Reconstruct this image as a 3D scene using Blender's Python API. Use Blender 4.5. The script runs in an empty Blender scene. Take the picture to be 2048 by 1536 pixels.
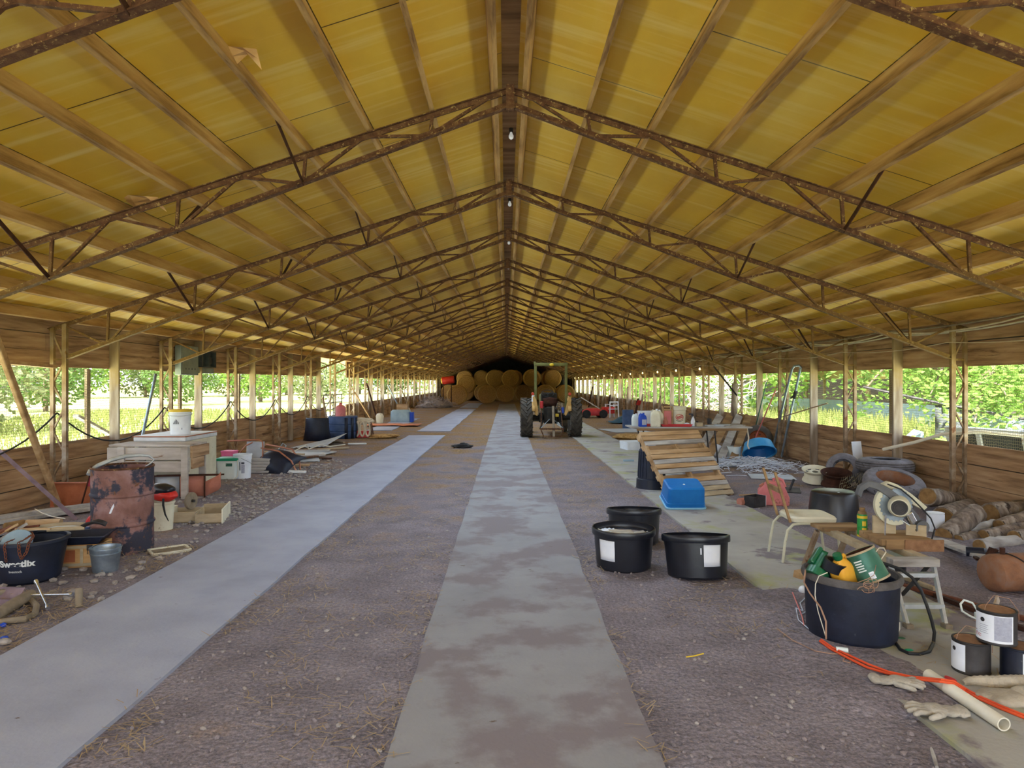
import bpy, math, random, bmesh
from mathutils import Vector as V, Matrix as X, noise
R = math.radians
random.seed(7)
SC = bpy.context.scene
COL = SC.collection

# ---------------------------------------------------------------- camera, light, exposure
F, HX, HY, CZ = 1350.0, 1012.0, 766.0, 1.7           # focal length in px, vanishing point, eye height
cam = bpy.data.cameras.new('camera'); cam.sensor_width = 36.0
cam.lens = F / 2048 * 36.0
cam.shift_x = (1024 - HX) / 2048
cam.shift_y = (HY - 768) / 2048
cam.clip_start = 0.05; cam.clip_end = 600
co = bpy.data.objects.new('camera', cam); COL.objects.link(co)
co.location = (0, 0, CZ); co.rotation_euler = (R(90), 0, 0)
SC.camera = co

w = bpy.data.worlds.new('sky'); SC.world = w; w.use_nodes = True
nt = w.node_tree; bg = nt.nodes['Background']
tc = nt.nodes.new('ShaderNodeTexCoord'); sp = nt.nodes.new('ShaderNodeSeparateXYZ')
rp = nt.nodes.new('ShaderNodeValToRGB')
nt.links.new(tc.outputs['Generated'], sp.inputs[0]); nt.links.new(sp.outputs['Z'], rp.inputs[0])
rp.color_ramp.elements[0].position = 0.0; rp.color_ramp.elements[0].color = (0.95, 0.97, 1.0, 1)
rp.color_ramp.elements[1].position = 0.6; rp.color_ramp.elements[1].color = (0.62, 0.78, 1.0, 1)
nt.links.new(rp.outputs[0], bg.inputs[0]); bg.inputs[1].default_value = 1.7

sun = bpy.data.lights.new('sun', 'SUN'); sun.energy = 15.0; sun.angle = R(4); sun.color = (1.0, 0.98, 0.93)
so = bpy.data.objects.new('sun', sun); COL.objects.link(so)
so.rotation_euler = V((0.12, 0.5, -1.0)).to_track_quat('-Z', 'Y').to_euler()

vs = SC.view_settings
vs.view_transform = 'Standard'; vs.look = 'None'; vs.gamma = 1.0; vs.use_curve_mapping = False
vs.exposure = 1.32

# area lamp added outside the open end behind the camera, to boost daylight
al = bpy.data.lights.new('open_end_fill', 'AREA'); al.shape = 'RECTANGLE'; al.size = 12.0; al.size_y = 2.6
al.energy = 90; al.color = (0.7, 0.84, 1.0)
ao = bpy.data.objects.new('open_end_fill', al); COL.objects.link(ao)
ao.location = (0, -5.8, 2.2); ao.rotation_euler = V((0, 1, -0.05)).to_track_quat('-Z', 'Y').to_euler()

# ---------------------------------------------------------------- helpers
def lin(c):
    return tuple(((x / 255) / 12.92 if x <= 10 else (((x / 255) + 0.055) / 1.055) ** 2.4) for x in c) + (1.0,)
def G(px, py, z=0.0):                      # where the line of sight meets height z
    d = (CZ - z) * F / (py - HY); return V(((px - HX) / F * d, d, z))
def U(px, py, d):                          # the point of the line of sight at depth d
    return V(((px - HX) / F * d, d, CZ - (py - HY) / F * d))

MATS = {}
def mat(name, cols, scale=6, rough=0.8, metal=0.0, bump=0.15, bscale=None, st=(1, 1, 1), spread=0.22, detail=6,
        wear=None, spec=0.3, emit=0, trans=0, coord='Object'):
    m = bpy.data.materials.new(name); m.use_nodes = True; MATS[name] = m
    n = m.node_tree.nodes; l = m.node_tree.links; p = n['Principled BSDF']
    t = n.new('ShaderNodeTexCoord'); mp = n.new('ShaderNodeMapping'); mp.inputs['Scale'].default_value = st
    l.new(t.outputs[coord], mp.inputs[0])
    if isinstance(cols[0], (int, float)): cols = [cols]
    if len(cols) == 1: c = cols[0]; cols = [tuple(x * 0.86 for x in c), tuple(min(255, x * 1.1) for x in c)]
    nz = n.new('ShaderNodeTexNoise'); nz.inputs['Scale'].default_value = scale; nz.inputs['Detail'].default_value = detail
    nz.inputs['Roughness'].default_value = 0.6
    l.new(mp.outputs[0], nz.inputs[0])
    r = n.new('ShaderNodeValToRGB'); l.new(nz.outputs[0], r.inputs[0])
    e = r.color_ramp.elements; k = len(cols)
    while len(e) < k: e.new(0.5)
    for i, c in enumerate(cols):
        e[i].position = 0.5 - spread + 2 * spread * i / max(1, k - 1); e[i].color = lin(c)
    out = r.outputs[0]
    if wear:
        for wc, ws, th in (wear if isinstance(wear, list) else [wear]):
            wn = n.new('ShaderNodeTexNoise'); wn.inputs['Scale'].default_value = ws; wn.inputs['Detail'].default_value = 8
            wn.inputs['Roughness'].default_value = 0.65
            l.new(mp.outputs[0], wn.inputs[0])
            wr = n.new('ShaderNodeValToRGB'); wr.color_ramp.elements[0].position = th; wr.color_ramp.elements[1].position = th + 0.05
            l.new(wn.outputs[0], wr.inputs[0])
            mx = n.new('ShaderNodeMix'); mx.data_type = 'RGBA'; l.new(wr.outputs[0], mx.inputs[0]); l.new(out, mx.inputs[6])
            mx.inputs[7].default_value = lin(wc); out = mx.outputs[2]
    l.new(out, p.inputs['Base Color'])
    p.inputs['Roughness'].default_value = rough; p.inputs['Metallic'].default_value = metal
    p.inputs['Specular IOR Level'].default_value = spec
    if emit:
        l.new(out, p.inputs['Emission Color']); p.inputs['Emission Strength'].default_value = emit
    if bump:
        bn = n.new('ShaderNodeTexNoise'); bn.inputs['Scale'].default_value = bscale or scale * 5; bn.inputs['Detail'].default_value = 5
        l.new(mp.outputs[0], bn.inputs[0])
        b = n.new('ShaderNodeBump'); b.inputs['Strength'].default_value = bump; b.inputs['Distance'].default_value = 0.02
        l.new(bn.outputs[0], b.inputs['Height']); l.new(b.outputs[0], p.inputs['Normal'])
    if trans:
        tb = n.new('ShaderNodeBsdfTranslucent'); l.new(out, tb.inputs[0])
        ms = n.new('ShaderNodeMixShader'); ms.inputs[0].default_value = trans
        l.new(p.outputs[0], ms.inputs[1]); l.new(tb.outputs[0], ms.inputs[2])
        l.new(ms.outputs[0], n['Material Output'].inputs[0])
    return m

Z3 = V((0, 0, 1))
def rot(ax, deg): return X.Rotation(R(deg), 4, ax)
def at(x, y=None, z=0, rz=0):
    if y is None: x, y, z = x
    return X.Translation((x, y, z)) @ rot('Z', rz)
def frame(o, zdir, xhint=V((1, 0, 0))):    # matrix at o whose z axis is zdir
    zd = V(zdir).normalized(); xd = V(xhint) - zd * V(xhint).dot(zd)
    if xd.length < 1e-4: xd = V((0, 1, 0)) - zd * zd.y
    xd.normalize(); yd = zd.cross(xd)
    m = X.Identity(4)
    for i in range(3): m[i][0], m[i][1], m[i][2], m[i][3] = xd[i], yd[i], zd[i], o[i]
    return m
_ICO = {}
def ico(s):
    if s not in _ICO:
        b = bmesh.new(); bmesh.ops.create_icosphere(b, subdivisions=s, radius=1)
        b.verts.ensure_lookup_table()
        _ICO[s] = ([v.co.copy() for v in b.verts], [[v.index for v in f.verts] for f in b.faces]); b.free()
    return _ICO[s]
class MB:
    def __init__(s, M=None): s.v = []; s.f = []; s.M = M
    def add(s, vs, fs):
        k = len(s.v)
        s.v += [(s.M @ V(p)) if s.M else V(p) for p in vs]; s.f += [[i + k for i in f] for f in fs]; return s
    def box(s, c, d, M=None):
        c = V(c); h = V(d) / 2
        p = [V((x, y, z)) for x in (-1, 1) for y in (-1, 1) for z in (-1, 1)]
        p = [V((q.x * h.x, q.y * h.y, q.z * h.z)) for q in p]
        p = [(M @ q if M else q) + c for q in p]
        return s.add(p, [(0, 1, 3, 2), (4, 6, 7, 5), (0, 4, 5, 1), (2, 3, 7, 6), (0, 2, 6, 4), (1, 5, 7, 3)])
    def bar(s, a, b, w, h, up=Z3):
        a = V(a); b = V(b); d = (b - a).normalized(); up = V(up)
        if abs(d.dot(up)) > 0.99: up = V((0, 1, 0))
        sd = d.cross(up).normalized(); u = sd.cross(d)
        p = [q + sd * (x * w / 2) + u * (y * h / 2) for q in (a, b) for x in (-1, 1) for y in (-1, 1)]
        return s.add(p, [(0, 1, 3, 2), (4, 6, 7, 5), (0, 4, 5, 1), (2, 3, 7, 6), (0, 2, 6, 4), (1, 5, 7, 3)])
    def tube(s, pts, r, n=8, caps=True):
        pts = [V(p) for p in pts]; k = len(pts); rs = r if isinstance(r, (list, tuple)) else [r] * k
        vs = []; up = None
        for i, p in enumerate(pts):
            d = (pts[min(i + 1, k - 1)] - pts[max(i - 1, 0)]).normalized()
            if up is None: up = V((0, 0, 1)) if abs(d.z) < 0.9 else V((1, 0, 0))
            up = (up - d * up.dot(d)).normalized(); sd = d.cross(up)
            vs += [p + (up * math.cos(2 * math.pi * j / n) + sd * math.sin(2 * math.pi * j / n)) * rs[i] for j in range(n)]
        fs = [(i * n + j, i * n + (j + 1) % n, (i + 1) * n + (j + 1) % n, (i + 1) * n + j) for i in range(k - 1) for j in range(n)]
        if caps: fs += [tuple(range(n))[::-1], tuple(range((k - 1) * n, k * n))]
        return s.add(vs, fs)
    def lathe(s, prof, n=24, M=None, closed=False, a0=0, a1=360, sx=1, sy=1):
        full = abs(a1 - a0) >= 359.9; m = n if full else n + 1; k = len(prof); vs = []
        for r, z in prof:
            for j in range(m):
                a = R(a0 + (a1 - a0) * j / n); q = V((r * math.cos(a) * sx, r * math.sin(a) * sy, z)); vs.append(M @ q if M else q)
        fs = []
        for i in range(k if closed else k - 1):
            i2 = (i + 1) % k
            for j in range(n):
                j2 = (j + 1) % m if full else j + 1
                fs.append((i * m + j, i * m + j2, i2 * m + j2, i2 * m + j))
        return s.add(vs, fs)
    def prism(s, poly, t, M=None, z0=0):
        k = len(poly); vs = [V((x, y, z0)) for x, y in poly] + [V((x, y, z0 + t)) for x, y in poly]
        if M: vs = [M @ p for p in vs]
        fs = [tuple(range(k))[::-1], tuple(range(k, 2 * k))] + [(i, (i + 1) % k, (i + 1) % k + k, i + k) for i in range(k)]
        return s.add(vs, fs)
    def sheet(s, g, t=0.0):
        a = len(g); b = len(g[0]); vs = [V(p) for row in g for p in row]
        fs = [(i * b + j, i * b + j + 1, (i + 1) * b + j + 1, (i + 1) * b + j) for i in range(a - 1) for j in range(b - 1)]
        return s.add(vs, fs)
    def blob(s, c, r, amp=0.2, sub=2, seed=0, M=None, fr=1.4):
        vs, fs = ico(sub); c = V(c); r = V(r) if hasattr(r, '__len__') else V((r, r, r)); o = V((seed * 3.7, seed * 1.3, seed * 2.1)); out = []
        for p in vs:
            q = p * (1 + amp * noise.noise(p * fr + o)); q = V((q.x * r.x, q.y * r.y, q.z * r.z)); out.append((M @ q if M else q) + c)
        return s.add(out, fs)
    def mesh(s, name, m, smooth=35):
        me = bpy.data.meshes.new(name); me.from_pydata([tuple(p) for p in s.v], [], [tuple(f) for f in s.f])
        bm = bmesh.new(); bm.from_mesh(me); bmesh.ops.recalc_face_normals(bm, faces=bm.faces); bm.to_mesh(me); bm.free()
        for q in (m if isinstance(m, list) else [m]): me.materials.append(MATS[q] if isinstance(q, str) else q)
        if smooth: me.shade_smooth(); me.set_sharp_from_angle(angle=R(smooth))
        me.update(); return me
def sets(o, label=None, cat=None, group=None, kind=None):
    if label: o['label'] = label
    if cat: o['category'] = cat
    if group: o['group'] = group
    if kind: o['kind'] = kind
    return o
def thing(name, label, cat, loc=(0, 0, 0), rz=0, group=None):
    o = bpy.data.objects.new(name, None); COL.objects.link(o); o.empty_display_size = 0.1
    o.location = loc; o.rotation_euler = (0, 0, R(rz)); return sets(o, label, cat, group)
def part(par, name, mb, m, smooth=35, label=None, kind=None, bev=0, solid=0):
    o = bpy.data.objects.new(name, mb.mesh(name, m, smooth) if isinstance(mb, MB) else mb); COL.objects.link(o); o.parent = par
    if bev: b = o.modifiers.new('edge', 'BEVEL'); b.width = bev; b.segments = 2; b.limit_method = 'ANGLE'; b.angle_limit = R(40)
    if solid: b = o.modifiers.new('thickness', 'SOLIDIFY'); b.thickness = solid; b.offset = 0
    return sets(o, label, None, None, kind)
def solo(name, label, cat, mb, m, loc=(0, 0, 0), rz=0, group=None, smooth=35, bev=0, solid=0, kind=None):
    o = part(None, name, mb, m, smooth, bev=bev, solid=solid); o.location = loc; o.rotation_euler = (0, 0, R(rz))
    return sets(o, label, cat, group, kind)
def dup(o, par=None, label=None, loc=None, rz=None, deep=True):
    c = o.copy(); COL.objects.link(c); c.parent = par
    if label: c['label'] = label
    if loc is not None: c.location = loc
    if rz is not None: c.rotation_euler = (0, 0, R(rz))
    if deep:
        for ch in list(o.children): dup(ch, c)
    return c
def struct(name, mb, m, smooth=0): return sets(part(None, name, mb, m, smooth), kind='structure')
ORD = 'first second third fourth fifth sixth seventh eighth ninth tenth eleventh twelfth thirteenth fourteenth fifteenth sixteenth seventeenth eighteenth nineteenth twentieth twenty-first twenty-second twenty-third twenty-fourth twenty-fifth twenty-sixth'.split()
def text_mesh(txt, size, M, m, par, name='lettering', wrap=None, bold=0):
    cu = bpy.data.curves.new('t', 'FONT'); cu.body = txt; cu.size = size; cu.align_x = 'CENTER'; cu.align_y = 'CENTER'; cu.offset = bold
    cu.extrude = 0.0005
    ob = bpy.data.objects.new('t', cu); COL.objects.link(ob)
    bpy.context.view_layer.update()
    me = bpy.data.meshes.new_from_object(ob.evaluated_get(bpy.context.evaluated_depsgraph_get()))
    bpy.data.objects.remove(ob); bpy.data.curves.remove(cu)
    bm = bmesh.new(); bm.from_mesh(me)
    for v in bm.verts:
        p = v.co
        if wrap:                           # wrap(x, y) -> point on the curved surface
            v.co = wrap(p.x, p.y, p.z)
        else: v.co = M @ p
    bm.to_mesh(me); bm.free(); me.materials.clear(); me.materials.append(MATS[m]); me.name = name
    return part(par, name, me, m)
def cyl_patch(mb, r0, r1, z0, z1, a0, a1, n=12, off=0.002):   # a paper label on a tapered round wall
    g = []
    for i in range(5):
        t = i / 4; z = z0 + (z1 - z0) * t; r = r0 + (r1 - r0) * t + off
        g.append([(r * math.cos(R(a0 + (a1 - a0) * j / n)), r * math.sin(R(a0 + (a1 - a0) * j / n)), z) for j in range(n + 1)])
    return mb.sheet(g)
# ---------------------------------------------------------------- materials
mat('dirt', [(108, 98, 98), (132, 121, 121), (152, 142, 140)], 3.0, 0.95, bump=0.6, bscale=26)
mat('rust_steel', [(64, 38, 28), (92, 60, 42), (118, 86, 58)], 14, 0.85, 0.1, 0.3, 60, wear=((156, 128, 84), 30, 0.58))
mat('rust_dark', [(46, 26, 20), (84, 50, 34)], 12, 0.85, 0.1, 0.3)
mat('column_steel', [(104, 78, 56), (150, 128, 104), (190, 180, 166)], 5, 0.7, 0.2, 0.2, 40, wear=((116, 76, 50), 7, 0.60))
mat('purlin_wood', [(112, 80, 48), (180, 142, 92), (204, 170, 118)], 9, 0.85, bump=0.25, st=(1, 0.12, 1), wear=((52, 32, 22), 3.2, 0.62))
mat('board_x', [(104, 78, 52), (150, 118, 82), (176, 146, 108)], 7, 0.85, bump=0.25, st=(0.12, 1, 1), wear=((92, 66, 44), 9, 0.63))
mat('board_y', [(112, 84, 60), (176, 142, 108), (206, 176, 140)], 13, 0.85, bump=0.3, st=(1, 0.07, 1), detail=9, wear=[((104, 76, 54), 9, 0.62), ((150, 128, 108), 3, 0.60)])
mat('board_z', [(112, 92, 72), (164, 146, 124), (196, 184, 168)], 8, 0.85, bump=0.25, st=(1, 1, 0.12))
mat('grey_board', [(120, 112, 106), (164, 158, 152), (192, 188, 182)], 8, 0.9, bump=0.3, st=(0.2, 1, 1))
mat('tan_board', [(132, 100, 68), (176, 142, 102), (202, 174, 138)], 8, 0.85, bump=0.25, st=(0.15, 1, 1))
mat('pale_wood', [(150, 132, 104), (192, 174, 144)], 9, 0.85, bump=0.2, st=(0.3, 1, 1))
mat('bench_wood', [(132, 118, 104), (178, 168, 158), (206, 200, 194)], 5, 0.9, bump=0.25, st=(0.25, 1, 1), wear=((120, 84, 54), 4, 0.64))
mat('crate_wood', [(150, 104, 58), (196, 150, 96), (212, 174, 124)], 6, 0.8, bump=0.15, st=(0.3, 1, 1))
mat('bark', [(70, 58, 50), (128, 112, 98), (176, 164, 150)], 10, 0.95, bump=0.9, bscale=26, st=(1, 1, 0.22), wear=((60, 46, 38), 8, 0.6))
mat('cut_wood', [(112, 84, 52), (156, 122, 78)], 12, 0.9, bump=0.2)
mat('black_plastic', [(20, 21, 27), (34, 36, 46)], 6, 0.32, bump=0.04, spec=0.5)
mat('black_dusty', [(18, 21, 33), (34, 40, 60)], 5, 0.5, bump=0.08, wear=((74, 74, 80), 34, 0.66), spec=0.4)
mat('black_rubber', [(26, 25, 26), (50, 48, 48)], 10, 0.8, bump=0.2)
mat('tyre', [(96, 94, 100), (138, 136, 144)], 8, 0.85, bump=0.3, wear=((70, 66, 66), 12, 0.6))
mat('tractor_tyre', [(52, 48, 44), (92, 84, 74)], 6, 0.9, bump=0.3)
mat('tyre_dark', [(70, 66, 64), (104, 98, 96)], 8, 0.9, bump=0.4)
mat('white_plastic', [(214, 218, 226), (234, 238, 244)], 6, 0.4, bump=0.03)
mat('white_paint', [(206, 208, 208), (232, 234, 234)], 5, 0.55, bump=0.05, wear=((128, 74, 44), 7, 0.66))
mat('cream', [(206, 198, 172), (228, 222, 200)], 6, 0.6, bump=0.08, wear=((170, 156, 124), 6, 0.62))
mat('paper', [(214, 218, 228), (234, 236, 242)], 5, 0.8, bump=0.03)
mat('print_grey', [(150, 152, 168), (176, 178, 192)], 60, 0.8, bump=0)
mat('print_dark', [(52, 54, 64), (80, 82, 92)], 10, 0.8, bump=0)
mat('print_red', [(190, 40, 48), (206, 60, 66)], 10, 0.8, bump=0)
mat('pale_letter', [(196, 198, 196), (224, 224, 220)], 40, 0.8, bump=0, wear=((40, 42, 50), 60, 0.66))
mat('blue_plastic', [(18, 98, 172), (36, 124, 196)], 3, 0.4, bump=0.04, wear=((96, 140, 170), 7, 0.66))
mat('blue_light', [(48, 138, 204), (92, 176, 226)], 3, 0.4, bump=0.04)
mat('blue_trim', [(120, 176, 206), (160, 204, 226)], 5, 0.5, bump=0)
mat('deep_blue', [(30, 60, 160), (44, 84, 190)], 5, 0.4, bump=0.03)
mat('steel_blue', [(54, 74, 112), (80, 100, 138)], 5, 0.5, bump=0.1)
mat('red_plastic', [(196, 104, 104), (216, 132, 130)], 4, 0.5, bump=0.06, wear=((150, 92, 70), 5, 0.6))
mat('red_paint', [(168, 40, 44), (200, 62, 64)], 5, 0.5, bump=0.06)
mat('red_bright', [(190, 38, 34), (214, 62, 52)], 5, 0.45, bump=0.04)
mat('sign_red', [(140, 44, 58), (166, 62, 76)], 5, 0.7, bump=0.05)
mat('pink', [(222, 96, 140), (240, 124, 164)], 5, 0.5, bump=0.03)
mat('yellow_plastic', [(214, 150, 44), (236, 178, 62)], 4, 0.45, bump=0.04)
mat('lid_yellow', [(206, 170, 40), (232, 200, 66)], 4, 0.5, bump=0.04)
mat('green_lid', [(20, 128, 92), (36, 156, 116)], 5, 0.45, bump=0.03)
mat('green_jug', [(12, 72, 46), (26, 102, 66)], 5, 0.3, bump=0.03, spec=0.5)
mat('can_green', [(34, 84, 72), (70, 116, 98)], 5, 0.4, 0.2, 0.1, wear=((128, 150, 134), 8, 0.6))
mat('spray_green', [(28, 120, 52), (60, 150, 76)], 30, 0.4, bump=0.02)
mat('frost', [(206, 216, 212), (226, 232, 230)], 4, 0.35, bump=0.04)
mat('galvanised', [(128, 142, 156), (168, 180, 190)], 12, 0.42, 0.75, 0.08, wear=((176, 150, 96), 3.5, 0.64))
mat('aluminium', [(176, 180, 184), (208, 212, 214)], 14, 0.4, 0.5, 0.04)
mat('chrome', [(190, 194, 200), (220, 222, 226)], 6, 0.22, 0.9, 0.03)
mat('grey_panel', [(126, 134, 124), (152, 158, 148)], 5, 0.6, 0.2, 0.06)
mat('dark_metal', [(48, 46, 46), (78, 74, 74)], 8, 0.6, 0.4, 0.1)
mat('saw_grey', [(84, 84, 88), (112, 112, 114)], 8, 0.6, 0.2, 0.1)
mat('saw_cream', [(190, 184, 158), (214, 210, 188)], 6, 0.6, 0.1, 0.06, wear=((140, 116, 84), 8, 0.64))
mat('drum_rust', [(104, 70, 58), (134, 96, 88), (156, 124, 124)], 4, 0.7, 0.1, 0.2, 60, wear=[((56, 56, 70), 3.2, 0.49), ((112, 74, 50), 7, 0.60)])
mat('rust_orange', [(150, 84, 52), (182, 110, 76)], 5, 0.8, 0.1, 0.15, 50)
mat('rust_pink', [(168, 104, 84), (196, 132, 112)], 5, 0.8, 0.1, 0.15, 50)
mat('tank_rust', [(108, 76, 58), (142, 98, 70), (140, 114, 100)], 6, 0.8, 0.1, 0.25, 50)
mat('rust_lid', [(120, 84, 58), (150, 112, 82)], 20, 0.9, 0.1, 0.2)
mat('copper', [(150, 92, 70), (190, 136, 108)], 6, 0.5, 0.5, 0.1)
mat('pipe_white', [(206, 198, 178), (226, 220, 204)], 5, 0.5, bump=0.04)
mat('hose_tan', [(112, 98, 80), (150, 136, 116)], 8, 0.8, bump=0.2)
mat('hose_pale', [(196, 182, 156), (222, 210, 188)], 8, 0.7, bump=0.1)
mat('cloth_tan', [(150, 138, 120), (196, 184, 164)], 7, 0.95, bump=0.35, bscale=60)
mat('glove', [(146, 136, 122), (190, 182, 168)], 10, 0.95, bump=0.4, bscale=70)
mat('orange_cord', [(206, 70, 34), (230, 92, 50)], 8, 0.5, bump=0)
mat('black_cable', [(24, 24, 26), (44, 44, 46)], 8, 0.5, bump=0)
mat('wire_tan', [(132, 98, 76), (176, 140, 116)], 8, 0.7, bump=0)
mat('twine', [(176, 182, 196), (214, 218, 228)], 8, 0.8, bump=0)
mat('chain_rust', [(92, 50, 34), (136, 82, 58)], 12, 0.85, 0.2, 0.2)
mat('hay', [(128, 96, 52), (176, 138, 84), (206, 170, 112)], 16, 0.95, bump=0.8, bscale=60)
mat('hay_face', [(104, 76, 42), (166, 126, 74), (190, 152, 98)], 22, 0.95, bump=0.9, bscale=70)
mat('straw', [(140, 116, 84), (182, 160, 124)], 5, 0.95, bump=0)
mat('stone', [(132, 122, 117), (176, 167, 160)], 12, 0.9, bump=0.3)
mat('sheet_metal', [(164, 170, 178), (196, 202, 208)], 4, 0.55, 0.3, 0.08)
mat('tin_blue', [(124, 146, 160), (158, 176, 186)], 3, 0.6, 0.2, 0.08)
mat('tan_paint', [(150, 130, 86), (170, 152, 108)], 3, 0.8, bump=0.05)
mat('roof_white', [(214, 216, 220), (236, 238, 240)], 3, 0.7, bump=0.02)
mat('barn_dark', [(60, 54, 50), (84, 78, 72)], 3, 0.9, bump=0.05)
mat('screen_dark', [(62, 66, 64), (86, 90, 88)], 6, 0.9, bump=0.05)
mat('tarp_blue', [(30, 60, 78), (64, 104, 124)], 5, 0.6, bump=0.2)
mat('tarp_orange', [(172, 100, 70), (200, 132, 96)], 6, 0.8, bump=0.2)
mat('tractor_green', [(84, 84, 44), (116, 114, 66)], 5, 0.6, bump=0.08)
mat('tractor_dark', [(30, 28, 26), (60, 54, 46)], 8, 0.7, 0.2, 0.1)
mat('fender', [(176, 134, 70), (204, 166, 104)], 5, 0.6, bump=0.05)
mat('lamp_red', [(176, 54, 36), (206, 80, 54)], 5, 0.4, bump=0)
mat('bulb', [(255, 214, 120), (255, 226, 150)], 3, 0.3, bump=0, emit=2.5)
mat('bulb_clear', [(206, 208, 210), (236, 238, 240)], 3, 0.2, bump=0, emit=0.12)
mat('bark_tree', [(88, 74, 60), (130, 114, 96)], 6, 0.95, bump=0.4)
mat('leaf', [(78, 114, 38), (114, 146, 60), (140, 164, 84)], 1.2, 0.6, bump=0, trans=0.45)
mat('leaf_dark', [(66, 96, 40), (98, 126, 60)], 0.7, 0.7, bump=0, trans=0.35)
mat('leaf_pale', [(98, 108, 70), (134, 142, 98)], 0.7, 0.7, bump=0, trans=0.35)
mat('twig_grey', [(130, 116, 110), (170, 156, 148)], 3, 0.9, bump=0)
mat('grass_blade', [(106, 118, 56), (144, 148, 86)], 2, 0.8, bump=0, trans=0.4)
mat('bounce_ground', [(220, 226, 190), (238, 242, 210)], 3, 0.95, bump=0.3)  # pale surface of the added aprons that bounce sunlight indoors
mat('grass', [(116, 126, 60), (148, 152, 86), (166, 164, 104)], 0.5, 0.95, bump=0.4, bscale=12)

mat('mauve_metal', [(112, 92, 100), (150, 128, 134)], 6, 0.7, 0.2, 0.15)
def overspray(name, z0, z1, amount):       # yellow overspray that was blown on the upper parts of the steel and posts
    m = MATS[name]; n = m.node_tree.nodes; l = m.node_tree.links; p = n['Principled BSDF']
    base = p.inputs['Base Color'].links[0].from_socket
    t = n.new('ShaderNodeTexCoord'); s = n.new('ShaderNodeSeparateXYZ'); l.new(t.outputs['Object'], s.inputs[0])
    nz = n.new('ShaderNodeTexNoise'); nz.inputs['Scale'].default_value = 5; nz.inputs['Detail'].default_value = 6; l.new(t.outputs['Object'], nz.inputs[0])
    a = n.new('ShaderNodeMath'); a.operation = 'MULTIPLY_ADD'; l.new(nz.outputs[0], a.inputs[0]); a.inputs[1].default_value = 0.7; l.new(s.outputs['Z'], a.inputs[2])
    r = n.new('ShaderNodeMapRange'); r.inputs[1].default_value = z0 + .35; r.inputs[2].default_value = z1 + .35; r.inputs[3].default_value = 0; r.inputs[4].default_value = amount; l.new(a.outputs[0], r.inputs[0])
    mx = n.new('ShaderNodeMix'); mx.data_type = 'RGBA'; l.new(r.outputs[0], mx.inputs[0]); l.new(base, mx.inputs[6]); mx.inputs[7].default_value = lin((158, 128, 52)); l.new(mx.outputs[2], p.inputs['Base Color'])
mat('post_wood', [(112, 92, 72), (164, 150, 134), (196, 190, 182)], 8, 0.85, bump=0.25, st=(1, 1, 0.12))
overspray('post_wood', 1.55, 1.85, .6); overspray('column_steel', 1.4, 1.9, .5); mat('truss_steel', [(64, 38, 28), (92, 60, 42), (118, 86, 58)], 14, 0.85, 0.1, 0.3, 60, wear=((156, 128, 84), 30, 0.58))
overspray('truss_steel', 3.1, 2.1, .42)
def roof_mat():
    m = mat('roof_panel', [(198, 150, 52), (218, 176, 60), (230, 198, 102)], 0.9, 0.55, 0, 0.0, st=(1, 0.5, 1), spread=0.3)
    n = m.node_tree.nodes; l = m.node_tree.links; p = n['Principled BSDF']
    base = p.inputs['Base Color'].links[0].from_socket
    t = n.new('ShaderNodeTexCoord'); mp = n.new('ShaderNodeMapping'); l.new(t.outputs['Object'], mp.inputs[0])
    mp.inputs['Rotation'].default_value = (0, 0, R(90))
    br = n.new('ShaderNodeTexBrick'); l.new(mp.outputs[0], br.inputs[0])
    br.inputs['Scale'].default_value = 1; br.inputs['Mortar Size'].default_value = 0.006; br.inputs['Mortar Smooth'].default_value = 0.0
    br.inputs['Brick Width'].default_value = 2.44; br.inputs['Row Height'].default_value = 1.22
    br.offset = 0.5
    mx = n.new('ShaderNodeMix'); mx.data_type = 'RGBA'; l.new(br.outputs['Fac'], mx.inputs[0]); l.new(base, mx.inputs[6])
    mx.inputs[7].default_value = lin((70, 52, 16))
    # pale wiped streaks across the slope
    mp2 = n.new('ShaderNodeMapping'); mp2.inputs['Scale'].default_value = (0.25, 6, 1); l.new(t.outputs['Object'], mp2.inputs[0])
    nz = n.new('ShaderNodeTexNoise'); nz.inputs['Scale'].default_value = 1.6; nz.inputs['Detail'].default_value = 7; l.new(mp2.outputs[0], nz.inputs[0])
    rr = n.new('ShaderNodeValToRGB'); rr.color_ramp.elements[0].position = 0.5; rr.color_ramp.elements[1].position = 0.8
    rr.color_ramp.elements[0].color = (0, 0, 0, 1); rr.color_ramp.elements[1].color = (0.55, 0.55, 0.55, 1); l.new(nz.outputs[0], rr.inputs[0])
    m2 = n.new('ShaderNodeMix'); m2.data_type = 'RGBA'; l.new(rr.outputs[0], m2.inputs[0]); l.new(mx.outputs[2], m2.inputs[6])
    m2.inputs[7].default_value = lin((240, 224, 160)); l.new(m2.outputs[2], p.inputs['Base Color'])
roof_mat()

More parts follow.
